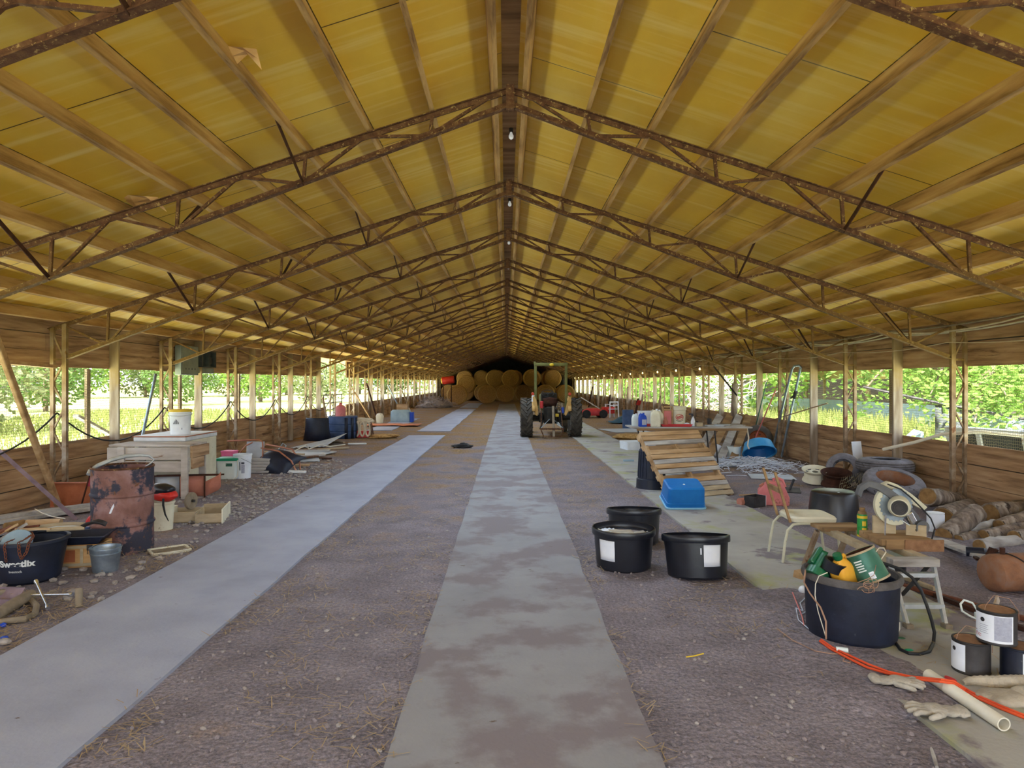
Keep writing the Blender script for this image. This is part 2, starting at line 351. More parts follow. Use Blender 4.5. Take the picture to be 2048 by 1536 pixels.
def ground_mats():
    # packed earth with hay trodden in between and beside the slabs, denser further down the barn
    m = mat('barn_floor', [(102, 93, 95), (128, 119, 123), (150, 141, 145)], 2.2, 0.95, 0, 0.9, 22, spread=0.3, detail=9)
    n = m.node_tree.nodes; l = m.node_tree.links; p = n['Principled BSDF']
    base = p.inputs['Base Color'].links[0].from_socket
    t = n.new('ShaderNodeTexCoord'); s = n.new('ShaderNodeSeparateXYZ'); l.new(t.outputs['Object'], s.inputs[0])
    mr = n.new('ShaderNodeMapRange'); mr.inputs[1].default_value = 5; mr.inputs[2].default_value = 22; mr.inputs[3].default_value = -0.13; mr.inputs[4].default_value = 0.14
    l.new(s.outputs['Y'], mr.inputs[0])
    nz = n.new('ShaderNodeTexNoise'); nz.inputs['Scale'].default_value = 1.1; nz.inputs['Detail'].default_value = 9; nz.inputs['Roughness'].default_value = 0.7
    l.new(t.outputs['Object'], nz.inputs[0])
    a = n.new('ShaderNodeMath'); l.new(nz.outputs[0], a.inputs[0]); l.new(mr.outputs[0], a.inputs[1])
    r = n.new('ShaderNodeValToRGB'); r.color_ramp.elements[0].position = 0.46; r.color_ramp.elements[1].position = 0.66; l.new(a.outputs[0], r.inputs[0])
    hz = n.new('ShaderNodeTexNoise'); hz.inputs['Scale'].default_value = 18; hz.inputs['Detail'].default_value = 6; l.new(t.outputs['Object'], hz.inputs[0])
    hr = n.new('ShaderNodeValToRGB'); hr.color_ramp.elements[0].position = 0.3; hr.color_ramp.elements[0].color = lin((92, 70, 46))
    hr.color_ramp.elements[1].position = 0.7; hr.color_ramp.elements[1].color = lin((166, 132, 88)); l.new(hz.outputs[0], hr.inputs[0])
    mx = n.new('ShaderNodeMix'); mx.data_type = 'RGBA'; l.new(r.outputs[0], mx.inputs[0]); l.new(base, mx.inputs[6]); l.new(hr.outputs[0], mx.inputs[7])
    fz = n.new('ShaderNodeTexNoise'); fz.inputs['Scale'].default_value = 48; fz.inputs['Detail'].default_value = 8; fz.inputs['Roughness'].default_value = 0.75; l.new(t.outputs['Object'], fz.inputs[0])
    fr = n.new('ShaderNodeValToRGB'); fr.color_ramp.elements[0].position = 0.32; fr.color_ramp.elements[0].color = (.45, .43, .42, 1); fr.color_ramp.elements[1].position = 0.68; fr.color_ramp.elements[1].color = (1.55, 1.53, 1.55, 1); l.new(fz.outputs[0], fr.inputs[0])
    mu = n.new('ShaderNodeMix'); mu.data_type = 'RGBA'; mu.blend_type = 'MULTIPLY'; mu.inputs[0].default_value = 1.0; l.new(mx.outputs[2], mu.inputs[6]); l.new(fr.outputs[0], mu.inputs[7])
    l.new(mu.outputs[2], p.inputs['Base Color'])
    for q in n:
        if q.type == 'BUMP': q.inputs['Distance'].default_value = 0.05
    # slabs: pale worn concrete with blown-in soil; the amount differs per slab
    def slab(name, cols, th, soft, green=False):
        m = mat(name, cols, 1.6, 0.85, 0, 0.12, 40, spread=0.3, detail=9)
        n = m.node_tree.nodes; l = m.node_tree.links; p = n['Principled BSDF']
        out = p.inputs['Base Color'].links[0].from_socket
        t = n.new('ShaderNodeTexCoord')
        def over(out, scale, lo, hi, col, det=9, ro=0.62, st=(1, 1, 1), off=0):
            mp = n.new('ShaderNodeMapping'); mp.inputs['Scale'].default_value = st; mp.inputs['Location'].default_value = (off, off, 0); l.new(t.outputs['Object'], mp.inputs[0])
            nz = n.new('ShaderNodeTexNoise'); nz.inputs['Scale'].default_value = scale; nz.inputs['Detail'].default_value = det; nz.inputs['Roughness'].default_value = ro
            l.new(mp.outputs[0], nz.inputs[0])
            r = n.new('ShaderNodeValToRGB'); r.color_ramp.elements[0].position = lo; r.color_ramp.elements[1].position = hi; l.new(nz.outputs[0], r.inputs[0])
            mx = n.new('ShaderNodeMix'); mx.data_type = 'RGBA'; l.new(r.outputs[0], mx.inputs[0]); l.new(out, mx.inputs[6]); mx.inputs[7].default_value = lin(col)
            return mx.outputs[2]
        if green: out = over(out, 1.3, 0.52, 0.68, (150, 152, 88), off=4)
        out = over(out, 1.5, th, th + soft, (124, 115, 117), off=1.7)
        out = over(out, 9, 0.68, 0.72, (98, 82, 70), st=(0.7, 1.4, 1))
        l.new(out, p.inputs['Base Color'])
    slab('slab_clean', [(138, 141, 155), (155, 158, 173), (168, 171, 182)], 0.72, 0.04)
    slab('slab_soiled', [(126, 124, 126), (140, 138, 140), (152, 150, 150)], 0.47, 0.10)
    slab('slab_moss', [(140, 136, 130), (160, 156, 149), (171, 168, 161)], 0.58, 0.05, True)
ground_mats()

def netting_mat(name, sc):
    m = bpy.data.materials.new(name); m.use_nodes = True; MATS[name] = m
    n = m.node_tree.nodes; l = m.node_tree.links; p = n['Principled BSDF']
    p.inputs['Base Color'].default_value = lin((184, 176, 140)); p.inputs['Roughness'].default_value = 0.6
    t = n.new('ShaderNodeTexCoord'); mp = n.new('ShaderNodeMapping'); l.new(t.outputs['Object'], mp.inputs[0])
    mp.inputs['Scale'].default_value = sc
    vo = n.new('ShaderNodeTexVoronoi'); vo.feature = 'DISTANCE_TO_EDGE'; vo.inputs['Scale'].default_value = 1; vo.inputs['Randomness'].default_value = 0.35
    l.new(mp.outputs[0], vo.inputs[0])
    c = n.new('ShaderNodeMath'); c.operation = 'LESS_THAN'; c.inputs[1].default_value = 0.062; l.new(vo.outputs['Distance'], c.inputs[0])
    l.new(c.outputs[0], p.inputs['Alpha'])
netting_mat('wire_net', (0, 30, 26)); netting_mat('wire_net_flat', (28, 28, 0))
# ---------------------------------------------------------------- barn shell
RX, HW = 0.04, 6.42                                   # ridge line x, half width to the outer posts
Y0, Y1, BAY = -4.6, 75.0, 3.0
RIDGE, EAVE = 4.54, 2.48
SL = (RIDGE - EAVE) / HW
def top_z(d): return RIDGE - SL * d
def low_z(d): return 4.36 - 0.374 * d

b = MB(); b.box((0, 35.5, -0.15), (13.6, 84, 0.3)); struct('floor', b, 'barn_floor')
b = MB(); b.box((0, 60, -0.35), (700, 700, 0.4)); struct('ground_outside', b, 'grass')
for side, nm in ((-1, 'left'), (1, 'right')):        # added pale apron, unseen below the sills, bounces sunlight up onto the roof
    b = MB(); b.box((side * 9.0, 36, -0.15), (4.3, 82, 0.04)); struct('bounce_apron_' + nm, b, 'bounce_ground')
def slab_obj(name, pieces, x0, x1, m):
    b = MB(); rnd = random.Random(x0 * 100 // 1)
    for y0, y1, j in pieces:                          # slightly wandering edges
        k = max(2, int((y1 - y0) / 0.5)); g = []
        lo = [x0 + rnd.uniform(-j, j) for _ in range(k + 1)]; hi = [x1 + rnd.uniform(-j, j) for _ in range(k + 1)]
        vs = []; fs = []
        for i in range(k + 1):
            y = y0 + (y1 - y0) * i / k
            vs += [(lo[i], y, 0.022), (hi[i], y, 0.022), (lo[i], y, -0.02), (hi[i], y, -0.02)]
        for i in range(k):
            a = 4 * i; c = a + 4
            fs += [(a, a + 1, c + 1, c), (a, c, c + 2, a + 2), (a + 1, a + 3, c + 3, c + 1)]
        fs += [(0, 2, 3, 1), (4 * k, 4 * k + 1, 4 * k + 3, 4 * k + 2)]
        b.add(vs, fs)
    return struct(name, b, m)
slab_obj('floor_slab_left', [(-4.5, 21.7, 0.012), (23.6, 44, 0.03), (46, 56, 0.04)], -3.11, -1.96, 'slab_clean')
slab_obj('floor_slab_centre', [(-4.5, 54, 0.012)], -0.53, 0.69, 'slab_soiled')
slab_obj('floor_slab_right', [(-4.5, 50, 0.012)], 2.08, 3.29, 'slab_moss')
b = MB(); g = []
for i in range(33):
    row = []
    for j in range(21):
        x = 1.6 + 1.0 * j / 20; y = 3.1 + 2.8 * i / 32; q = noise.noise(V((x * 2.3, y * 2.3, 1))) * .5 + noise.noise(V((x * 7, y * 7, 2))) * .25
        ex = max(0, (x - 2.22) / .35); wy = max(0, abs(y - 4.5) - .75) / .5
        row.append((x, y, min(.036, .034 + .012 * q - .05 * ex ** 2 - .06 * wy ** 2 + .03 * q * (ex + wy) - .05 * max(0, (2.0 - x) / .4) ** 2)))
    g.append(row)
b.sheet(g); struct('floor_drift', b, 'barn_floor', 60)
slab_obj('floor_slab_side', [(24, 32, 0.05)], -5.0, -4.1, 'slab_clean')

for side, nm in ((-1, 'left'), (1, 'right')):          # the roof deck, one slope each side
    b = MB(); ox = RX + side * 0.16; xr, xe = -side * 0.16, side * 6.79; h = 0.17
    vs = []
    for y in (Y0, Y1 + 0.3):
        for t in (0, 0.03): vs += [(xr, y, RIDGE + h + t), (xe, y, RIDGE + h - SL * 6.95 + t)]
    b.add(vs, [(0, 1, 5, 4), (2, 6, 7, 3), (0, 2, 3, 1), (4, 5, 7, 6), (1, 3, 7, 5), (0, 4, 6, 2)])
    struct('ceiling_' + nm, b, 'roof_panel').location.x = ox
b = MB(); b.box((RX, 36, RIDGE + 0.15), (0.16, 77.4, 0.02)); struct('trim_1', b, 'board_x')

def wall(side, nm):
    b = MB(); x = side * 6.49; rnd = random.Random(side + 5)
    def boards(z0, z1, n, ya, yb, gap=0.011):
        y = ya; h = (z1 - z0) / n
        for i in range(n):
            y = ya; k = 0
            while y < yb - 0.01:
                e = min(yb, (math.floor((y - 0.5 + (i % 2) * 3) / 6) + 1) * 6 + 0.5 - (i % 2) * 3)
                b.box((x + rnd.uniform(-.004, .004), (y + e) / 2, z0 + (i + .5) * h + rnd.uniform(-.004, .004)), (0.028, e - y - 0.006, h - gap)); y = e
    if side < 0:
        boards(0.0, 0.84, 3, Y0, 24.3); boards(0.0, 0.84, 3, 27.4, 63)
        boards(1.92, 2.64, 3, Y0, 23.6); boards(1.92, 2.64, 3, 27.4, 63)
    else:
        boards(0.0, 0.85, 3, Y0, 63); boards(1.93, 2.64, 2, Y0, 63)
    boards(0.0, 2.64, 9, 63, Y1)
    struct('wall_' + nm, b, 'board_y')
    b = MB(); xb = side * 6.512
    for z0, z1, ya, yb in ([(0, .83, Y0, 24.3), (0, .83, 27.4, 63), (1.93, 2.63, Y0, 23.6), (1.93, 2.63, 27.4, 63)] if side < 0 else [(0, .84, Y0, 63), (1.94, 2.63, Y0, 63)]) + [(0, 2.63, 63, Y1)]:
        b.box((xb, (ya + yb) / 2, (z0 + z1) / 2), (.012, yb - ya, z1 - z0))
    struct('wall_%s_backing' % nm, b, 'barn_dark')  # dark sheet added behind the boards, keeps daylight out of their joints
wall(-1, 'left'); wall(1, 'right')
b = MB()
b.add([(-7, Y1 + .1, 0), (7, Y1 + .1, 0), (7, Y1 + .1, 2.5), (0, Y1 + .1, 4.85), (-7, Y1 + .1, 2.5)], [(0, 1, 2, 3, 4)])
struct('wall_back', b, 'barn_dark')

# netting over the side openings
for side, nm, spans in ((-1, 'west', [(Y0, 24.3)]), (1, 'east', [(Y0, 30)])):
    b = MB()
    for a, e in spans:
        k = int((e - a) / 1.5)
        b.sheet([[(side * 6.535 + 0.012 * math.sin(i * 2.1 + j), a + (e - a) * i / k, 0.80 + 0.57 * j) for j in range(3)] for i in range(k + 1)])
    solo('wire_netting', 'rusty hexagonal wire netting stretched over the openings above the ' + ('left side wall' if side < 0 else 'right side wall'), 'netting', b, 'wire_net', group='wire netting of the side openings')

# ---------------------------------------------------------------- steel frames: one thing per bay line
def angle_bar(b, a, e, w, h, up=Z3):                   # two angle irons back to back: a T section
    a = V(a); e = V(e); b.bar(a, e, w, 0.008, up); d = (e - a).normalized()
    n = d.cross(V((0, 1, 0))); n = n if n.z < 0 else -n
    b.bar(a + n * h / 2, e + n * h / 2, 0.022, h, up)
def make_truss():
    t = thing('roof_truss', 'x', 'roof truss', (RX, 0, 0))
    for s in (-1, 1):
        T = lambda d, dz=0: V((s * d, 0, top_z(d) + dz))
        L = lambda d, dz=0: V((s * d, 0, low_z(d) + dz))
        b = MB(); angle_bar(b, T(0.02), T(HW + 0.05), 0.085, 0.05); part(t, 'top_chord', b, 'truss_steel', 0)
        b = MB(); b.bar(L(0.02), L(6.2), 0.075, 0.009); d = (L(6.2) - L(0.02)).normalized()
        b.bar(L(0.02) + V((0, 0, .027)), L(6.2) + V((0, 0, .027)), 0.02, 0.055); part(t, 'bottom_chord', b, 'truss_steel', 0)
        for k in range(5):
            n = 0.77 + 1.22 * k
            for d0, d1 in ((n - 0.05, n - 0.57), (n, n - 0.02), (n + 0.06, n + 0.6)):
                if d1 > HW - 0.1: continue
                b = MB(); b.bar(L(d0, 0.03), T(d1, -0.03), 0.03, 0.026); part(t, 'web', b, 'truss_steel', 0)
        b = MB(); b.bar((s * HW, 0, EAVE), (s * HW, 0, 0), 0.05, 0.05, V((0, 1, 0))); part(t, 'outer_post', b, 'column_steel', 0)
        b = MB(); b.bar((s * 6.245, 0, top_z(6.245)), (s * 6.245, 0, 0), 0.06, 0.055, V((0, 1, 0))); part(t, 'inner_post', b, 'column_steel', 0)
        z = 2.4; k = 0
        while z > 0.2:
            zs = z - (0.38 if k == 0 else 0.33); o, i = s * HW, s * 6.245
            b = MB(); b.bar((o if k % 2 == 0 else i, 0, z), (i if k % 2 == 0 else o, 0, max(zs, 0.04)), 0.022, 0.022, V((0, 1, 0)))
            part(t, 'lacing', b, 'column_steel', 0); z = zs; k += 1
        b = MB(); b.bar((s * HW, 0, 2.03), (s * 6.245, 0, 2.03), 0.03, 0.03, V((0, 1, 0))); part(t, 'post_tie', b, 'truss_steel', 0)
    b = MB(); b.bar((0, 0, RIDGE + 0.02), (0, 0, 4.33), 0.08, 0.085, V((0, 1, 0))); part(t, 'ridge_plate', b, 'truss_steel', 0)
    for s, n, dy in ((-1, 1.99, -0.85), (-1, 4.43, -0.8), (-1, 3.21, 0.55), (1, 3.21, -0.75), (1, 5.65, 0.7)):
        b = MB(); b.bar((s * n, 0, low_z(n)), (s * n, dy, top_z(n) + 0.07), 0.045, 0.008, V((1, 0, 0))); part(t, 'brace', b, 'rust_dark', 0)
    return t
truss = make_truss()
for k in range(25):
    y = 0.5 + 3 * k
    where = ('nearest the camera' if k == 0 else '%s counting from the camera' % ORD[k]) if k < 24 else 'against the dark back wall'
    lab = 'rusty steel roof truss on laced posts, ' + where
    o = truss if k == 0 else dup(truss)
    o.location = (RX, y, 0); o['label'] = lab; o['group'] = 'steel trusses along the barn'

# purlins
for side, nm in ((-1, 'left'), (1, 'right')):
    proto = None
    for k in range(11):
        d = 0.16 + 0.61 * k; z = top_z(d) + 0.02 + 0.075
        b = MB(); yy = Y0
        b.box((0, (Y0 + Y1) / 2, 0), (0.042, Y1 - Y0, 0.15 - 0.002), rot('Y', side * math.degrees(math.atan(SL))))
        lab = 'wooden roof purlin running the length of the %s slope, %s' % (nm, 'beside the ridge' if k == 0 else 'lowest, above the eave' if k == 10 else ORD[k] + ' down from the ridge')
        solo('roof_purlin', lab, 'purlin', b, 'purlin_wood', (RX + side * d, 0, z), group='purlins under the %s roof slope' % nm, smooth=0)

# wooden wall posts
b = MB(); b.box((0, 0, 1.28), (0.15, 0.045, 2.56)); pp = b.mesh('wall_post', 'post_wood', 0)
b = MB(); b.box((0, 0, 1.36), (0.04, 0.09, 1.12)); sp_ = b.mesh('wall_stud', 'board_z', 0)
for side, nm in ((-1, 'left'), (1, 'right')):
    for k in range(-1, 21):
        y = 2.0 + 3 * k
        if side < 0 and k == 8: continue
        far = 'in the %s bay from the camera' % ORD[max(k, 0)] if k >= 0 else 'beside the camera'
        o = part(None, 'wall_post', pp, None); o.location = (side * 6.395, y + 0.03, 0); o.rotation_euler = (0, 0, 0)
        sets(o, 'whitened wooden post of the %s wall %s' % (nm, far), 'wall post', 'wooden posts of the %s wall' % nm)
        if k < 14:
            o = part(None, 'wall_stud', sp_, None); o.location = (side * 6.56, y - 0.42 + (0.9 if side > 0 else 0), 0)
            sets(o, 'thin grey stud outside the %s wall netting %s' % (nm, far), 'wall stud', 'outer studs of the %s wall' % nm)
b = MB(); b.bar((-6.33, 9.45, 1.93), (-6.26, 7.4, 2.0), 0.1, 0.045)
solo('header_board', 'yellowish horizontal board nailed from the laced post towards the camera at left', 'board', b, 'tan_board', smooth=0)

# bulbs
lamp_spots = []
def bulb_thing(loc, lab, grp, m, drop):
    t = thing('light_bulb', lab, 'light bulb', loc, group=grp)
    b = MB(); b.lathe([(0.001, 0.0), (0.024, 0), (0.024, -0.05), (0.001, -0.05)], 10); part(t, 'socket', b, 'dark_metal')
    b = MB(); b.lathe([(0.012, -0.05), (0.017, -0.065), (0.03, -0.095), (0.026, -0.12), (0.012, -0.133), (0.001, -0.136)], 12); part(t, 'glass_bulb', b, m)
    return t
first = None
for k in range(2, 18):
    y = 0.5 + 3 * k - 1.6
    lab = 'white bulb in a socket under the ridge, %s from the camera' % ORD[k - 2]
    if not first: first = bulb_thing((RX + 0.02, y, RIDGE + 0.145), lab, 'bulbs under the ridge', 'bulb_clear', 0)
    else: dup(first, None, lab, (RX + 0.02, y, RIDGE + 0.145))
first = None
for k in range(7, 21):
    y = 0.5 + 3 * k
    lab = 'glowing yellowish bulb on the right row of posts, %s from the camera' % ORD[k - 7]
    if not first: first = bulb_thing((6.17, y, 2.24), lab, 'string of bulbs along the right posts', 'bulb', 0)
    else: dup(first, None, lab, (6.17, y, 2.24))

def sag(pts, s, n=10):
    out = []
    for a, e in zip(pts[:-1], pts[1:]):
        a = V(a); e = V(e)
        out += [a.lerp(e, i / n) - Z3 * (s * 4 * (i / n) * (1 - i / n)) for i in range(n)]
    return out + [V(pts[-1])]
b = MB(); b.tube(sag([(6.21, 0.5 + 3 * k, 2.27) for k in range(2, 22)], 0.06, 6), 0.006, 5)
solo('lamp_cord', 'thin yellowish cord sagging from post to post along the right eave', 'cord', b, 'hose_pale')
for j, (dx, dz, s, m) in enumerate(((6.33, 2.47, 0.05, 'pipe_white'), (6.25, 2.52, 0.09, 'hose_pale'), (6.15, 2.535, 0.04, 'hose_tan'))):
    b = MB(); b.tube(sag([(dx, -1 + 3 * k * 1.0, dz) for k in range(12)], s, 6), 0.012, 6)
    solo('water_pipe', ['thin whitish pipe lying along the right eave nearest the wall', 'pale hose sagging beneath the pipe along the right eave', 'tan hose along the right eave, furthest from the wall'][j], 'pipe', b, m, group='pipes along the right eave')
b = MB(); b.tube(sag([(-6.32, 0.5 + 3 * k, 1.25 + 0.03 * (k % 2)) for k in range(1, 9)], 0.5, 14), 0.013, 6)
solo('black_cable', 'black cable looping in deep sags along the left wall posts', 'cable', b, 'black_cable')

# spot lamps added below the ridge, without fixtures, to brighten the floor
for k in range(0, 13):
    li = bpy.data.lights.new('ridge_fill', 'SPOT'); li.energy = 60 if k < 2 else 160; li.spot_size = R(150); li.spot_blend = 1.0; li.shadow_soft_size = 0.55
    li.color = (0.64, 0.81, 1.0)
    lo = bpy.data.objects.new('ridge_fill', li); COL.objects.link(lo); lo.location = (RX, 2.0 + 3 * k, 4.2)

# electric boxes on the left wall
t = thing('breaker_panel', 'grey steel breaker panel screwed to the left upper wall boards', 'electric box', (-6.44, 13.5, 2.15))
b = MB(); b.box((0.06, 0, 0), (0.12, 0.74, 0.58)); part(t, 'cabinet', b, 'grey_panel', 0, bev=0.006)
b = MB(); b.box((0.126, 0, 0), (0.012, 0.66, 0.5)); part(t, 'door', b, 'grey_panel', 0, bev=0.004)
b = MB()
for i in range(4): b.lathe([(0.001, 0), (0.018, 0), (0.018, 0.004), (0.001, 0.004)], 10, X.Translation((0.131, -0.2 + 0.13 * i, -0.17)) @ rot('Y', 90))
part(t, 'knockout', b, 'print_dark', label='row of dark round knockouts')
t = thing('meter_box', 'small dark open switch box beside the grey breaker panel', 'electric box', (-6.44, 14.35, 2.2))
b = MB()
for c, s in (((0.01, 0, 0), (0.02, .7, .34)), ((0.07, -.34, 0), (.12, .02, .34)), ((0.07, .34, 0), (.12, .02, .34)), ((0.07, 0, .16), (.12, .7, .02)), ((0.07, 0, -.16), (.12, .7, .02)), ((0.07, 0.02, 0), (.12, .02, .3))): b.box(c, s)
part(t, 'case', b, 'screen_dark', 0)
b = MB(); b.box((0.06, 0.18, -0.02), (0.06, 0.12, 0.14)); part(t, 'switch', b, 'black_plastic', 0)
b = MB(); b.box((-6.40, 14.2, 1.96), (0.08, 1.0, 0.11)); solo('junction_box', 'low grey junction box under the dark switch box', 'electric box', b, 'grey_panel', smooth=0, bev=0.004)

# torn facing hanging from the roof panels
def on_roof(px, py):
    dx, dz = (px - HX) / F, (HY - py) / F; s = -1 if dx < 0 else 1
    y = (RIDGE + .168 - CZ + SL * s * RX) / (dz + SL * s * dx) if True else 0
    return V((dx * y, y, CZ + dz * y))
for px, py, sx, sy, lab in ((476, 92, .10, .05, 'torn flap of paper facing hanging from the roof, nearest at left'), (282, 390, .14, .09, 'larger torn orange-brown flap hanging from the left roof slope')):
    c = on_roof(px, py); b = MB(); b.sheet([[c + V((sx * (i - 1.5), sy * (j - 1), -.015 - .05 * j * (i % 2) - .01 * i)) for j in range(3)] for i in range(4)])
    solo('paper_flap', lab, 'paper', b, 'crate_wood', smooth=0)
# ================================================================ left side of the barn
# ---- rusty drum and what leans on it
def shell(rs, t=0.006, lip=0.0):
    """closed profile of an open vessel from outer (r, z) points, bottom to top"""
    return [(0.001, rs[0][1])] + rs + [(r - t, z) for r, z in reversed(rs) if z > rs[0][1] + t] + [(rs[0][0] - t, rs[0][1] + t), (0.001, rs[0][1] + t)]
DR = V((-3.90, 6.87, 0))
t = thing('oil_drum', 'tall rusty open-topped steel drum with peeling dark paint by the slab', 'drum', DR, 20)
b = MB(); r = 0.283
pr = [(r, 0)]
for z in (0.29, 0.585):
    pr += [(r, z - 0.022), (r + 0.013, z - 0.006), (r + 0.013, z + 0.006), (r, z + 0.022)]
pr += [(r, 0.845)]
b.lathe(shell(pr, 0.004), 48); part(t, 'body', b, 'drum_rust')
b = MB(); b.lathe([(r + 0.006, 0.842), (r + 0.008, 0.852), (r + 0.003, 0.862), (r - 0.006, 0.858), (r - 0.006, 0.842)], 48, closed=True); part(t, 'rim', b, 'rust_steel')
b = MB(); b.prism([(-.012, -.05), (.006, -.045), (.016, .03), (.006, .055), (-.004, .02)], 0.002, at(0, 0, 0) @ rot('Z', -100) @ X.Translation((0, 0, 0)) @ X.Translation((r * 0.999, 0, 0.47)) @ rot('Y', 90) @ rot('Z', 75)); part(t, 'paint_chip', b, 'paper', 0, label='pale torn sticker')
P = lambda px, py, d: U(px, py, d)
b = MB(); b.tube([P(177, 949, 6.75), P(180, 942, 6.78), P(196, 931, 6.82), P(224, 919, 6.88), P(252, 912, 6.95), P(280, 910, 7.02), P(298, 912, 7.06), P(308, 919, 7.08), P(302, 926, 7.06), P(290, 934, 7.02), P(282, 942, 7.0)], [0.021, .022, .022, .022, .021, .017, .013, .010, .009, .008, .008], 10)
solo('plastic_pipe', 'pale bent plastic pipe lying across the rim of the rusty drum', 'pipe', b, 'aluminium')

# ---- bucket
t = thing('galvanised_bucket', 'small galvanised bucket on the dirt in front of the rusty drum', 'bucket', (-3.63, 6.12, 0))
b = MB(); b.lathe(shell([(0.102, 0), (0.104, 0.008), (0.124, 0.18), (0.128, 0.185), (0.130, 0.21)], 0.003), 32); part(t, 'body', b, 'galvanised')
b = MB(); b.lathe([(.127, .205), (.134, .208), (.134, .216), (.127, .216)], 32, closed=True); b.lathe([(.121, .155), (.126, .16), (.127, .168), (.122, .17)], 32, closed=True); part(t, 'rim', b, 'galvanised')
b = MB(); b.tube([(0.128 * math.cos(a), 0.128 * math.sin(a), 0.205 + 0.03 * math.sin(a)) for a in [math.pi * i / 12 for i in range(13)]], 0.003, 6); part(t, 'bail', b, 'dark_metal')
b = MB()
for s in (-1, 1): b.box((s * .128, 0, .19), (.008, .03, .03))
part(t, 'ear', b, 'galvanised', 0)

# ---- feed tub full of scrap at the frame's edge
TB = V((-4.14, 5.86, 0))
t = thing('feed_tub', 'black tapered feed tub with worn white lettering, heaped with rusty scrap', 'tub', TB)
b = MB(); b.lathe(shell([(0.205, 0), (0.225, 0.02), (0.278, 0.335), (0.297, 0.338), (0.297, 0.362), (0.278, 0.364)], 0.008), 44, sx=1.05); part(t, 'body', b, 'black_dusty')
def wrap_tub(x, y, z):
    zz = 0.19 + y; rr = 0.225 + (zz - .02) / .315 * .053 + 0.0025 + z
    a = R(-76) + x / 0.255; return V((rr * math.cos(a) * 1.05, rr * math.sin(a), zz))
text_mesh('Sweetlix', 0.074, None, 'pale_letter', t, 'lettering', wrap_tub, 0.003)
text_mesh('livestock', 0.028, None, 'pale_letter', t, 'small_lettering', lambda x, y, z: wrap_tub(x - 0.01, y - 0.065, z))
def chain(b, pts, r=0.016, w=0.0035):
    pts = [V(p) for p in pts]
    for i in range(len(pts) - 1):
        a, e = pts[i], pts[i + 1]; d = (e - a); n = max(1, int(d.length / (r * 1.5)))
        for k in range(n):
            c = a.lerp(e, (k + .5) / n); M = frame(c, d.cross(V((1, 0, 0)) if k % 2 else V((0.3, 1, .2))) if d.length else Z3, d)
            b.tube([M @ V((r * 1.1 * math.cos(q), r * .65 * math.sin(q), 0)) for q in [2 * math.pi * j / 8 for j in range(9)]], w, 5, False)
T0 = lambda x, y, z: TB + V((x, y, z))
b = MB(); chain(b, [T0(-.02, .02, .40), T0(.07, -.06, .40), T0(.10, -.20, .385), T0(.115, -.285, .385), T0(.13, -.30, .30), T0(.15, -.30, .25), T0(.17, -.27, .30), T0(.175, -.25, .37), T0(.12, -.12, .395), T0(.03, -.02, .41)])
solo('rusty_chain', 'rusty chain heaped in the lettered tub and looping over its rim', 'chain', b, 'chain_rust')
b = MB(); chain(b, [T0(.0, -.18, .385), T0(.01, -.27, .383), T0(.01, -.305, .36), T0(.012, -.293, .28), T0(.012, -.285, .22)], 0.014)
solo('short_chain', 'short rusty chain hanging straight down the front of the lettered tub', 'chain', b, 'chain_rust')
b = MB(); b.lathe([(0.001, 0.0), (.11, 0), (.125, .012), (.12, .02), (.10, .01), (.001, .012)], 28, frame(T0(-.02, -.12, .335), (0.15, -.75, .6)))
solo('pale_disc', 'pale bluish round cap standing among the scrap in the lettered tub', 'disc', b, 'tin_blue')
rn = random.Random(3)
sl = [((-.22, -.1, .34), (-.05, .05, .47), .05, 'grey_board', 'grey splintered board sticking up at the edge of the lettered tub'),
      ((-.28, .02, .42), (.02, .1, .44), .035, 'chain_rust', 'rusty iron strip lying level across the scrap tub'),
      ((-.3, -.16, .34), (-.08, -.02, .48), .03, 'tan_board', 'thin tan stick leaning out of the scrap tub'),
      ((-.12, .0, .43), (.16, .04, .425), .03, 'tan_board', 'short brown stick across the heap in the scrap tub'),
      ((-.25, -.22, .37), (-.14, -.02, .46), .04, 'chain_rust', 'bent rusty bracket at the near side of the scrap tub')]
for a, e, wd, m, lab in sl:
    b = MB(); b.bar(T0(*a), T0(*e), wd, .016); solo('scrap_piece', lab, 'scrap', b, m, group='scrap in the lettered tub', smooth=0, bev=.003)
b = MB(); b.bar(T0(.10, .10, .395), T0(.40, .24, .385), .05, .035); b.bar(T0(.05, .08, .395), T0(.12, .11, .395), .03, .03)
t = thing('hand_shovel', 'short-handled dark shovel lying over the black tray behind the tub', 'shovel')
h = MB(); h.tube([T0(.06, .10, .40), T0(.16, .15, .40), T0(.33, .24, .39)], [.016, .02, .018], 10); part(t, 'handle', h, 'pale_wood')
h = MB(); g = [[T0(.33 + .16 * i / 4, .24 + .05 * i / 4 + .06 * (j - 2) / 2 * (1 - .1 * i), .395 + .03 * abs(j - 2) / 2 + .03 * math.sin(i * .8)) for j in range(5)] for i in range(5)]; h.sheet(g); part(t, 'blade', h, 'dark_metal', solid=.004)
h = MB(); h.tube([T0(.02, .085, .40), T0(.08, .11, .40)], [.024, .02], 10); part(t, 'grip', h, 'black_plastic')
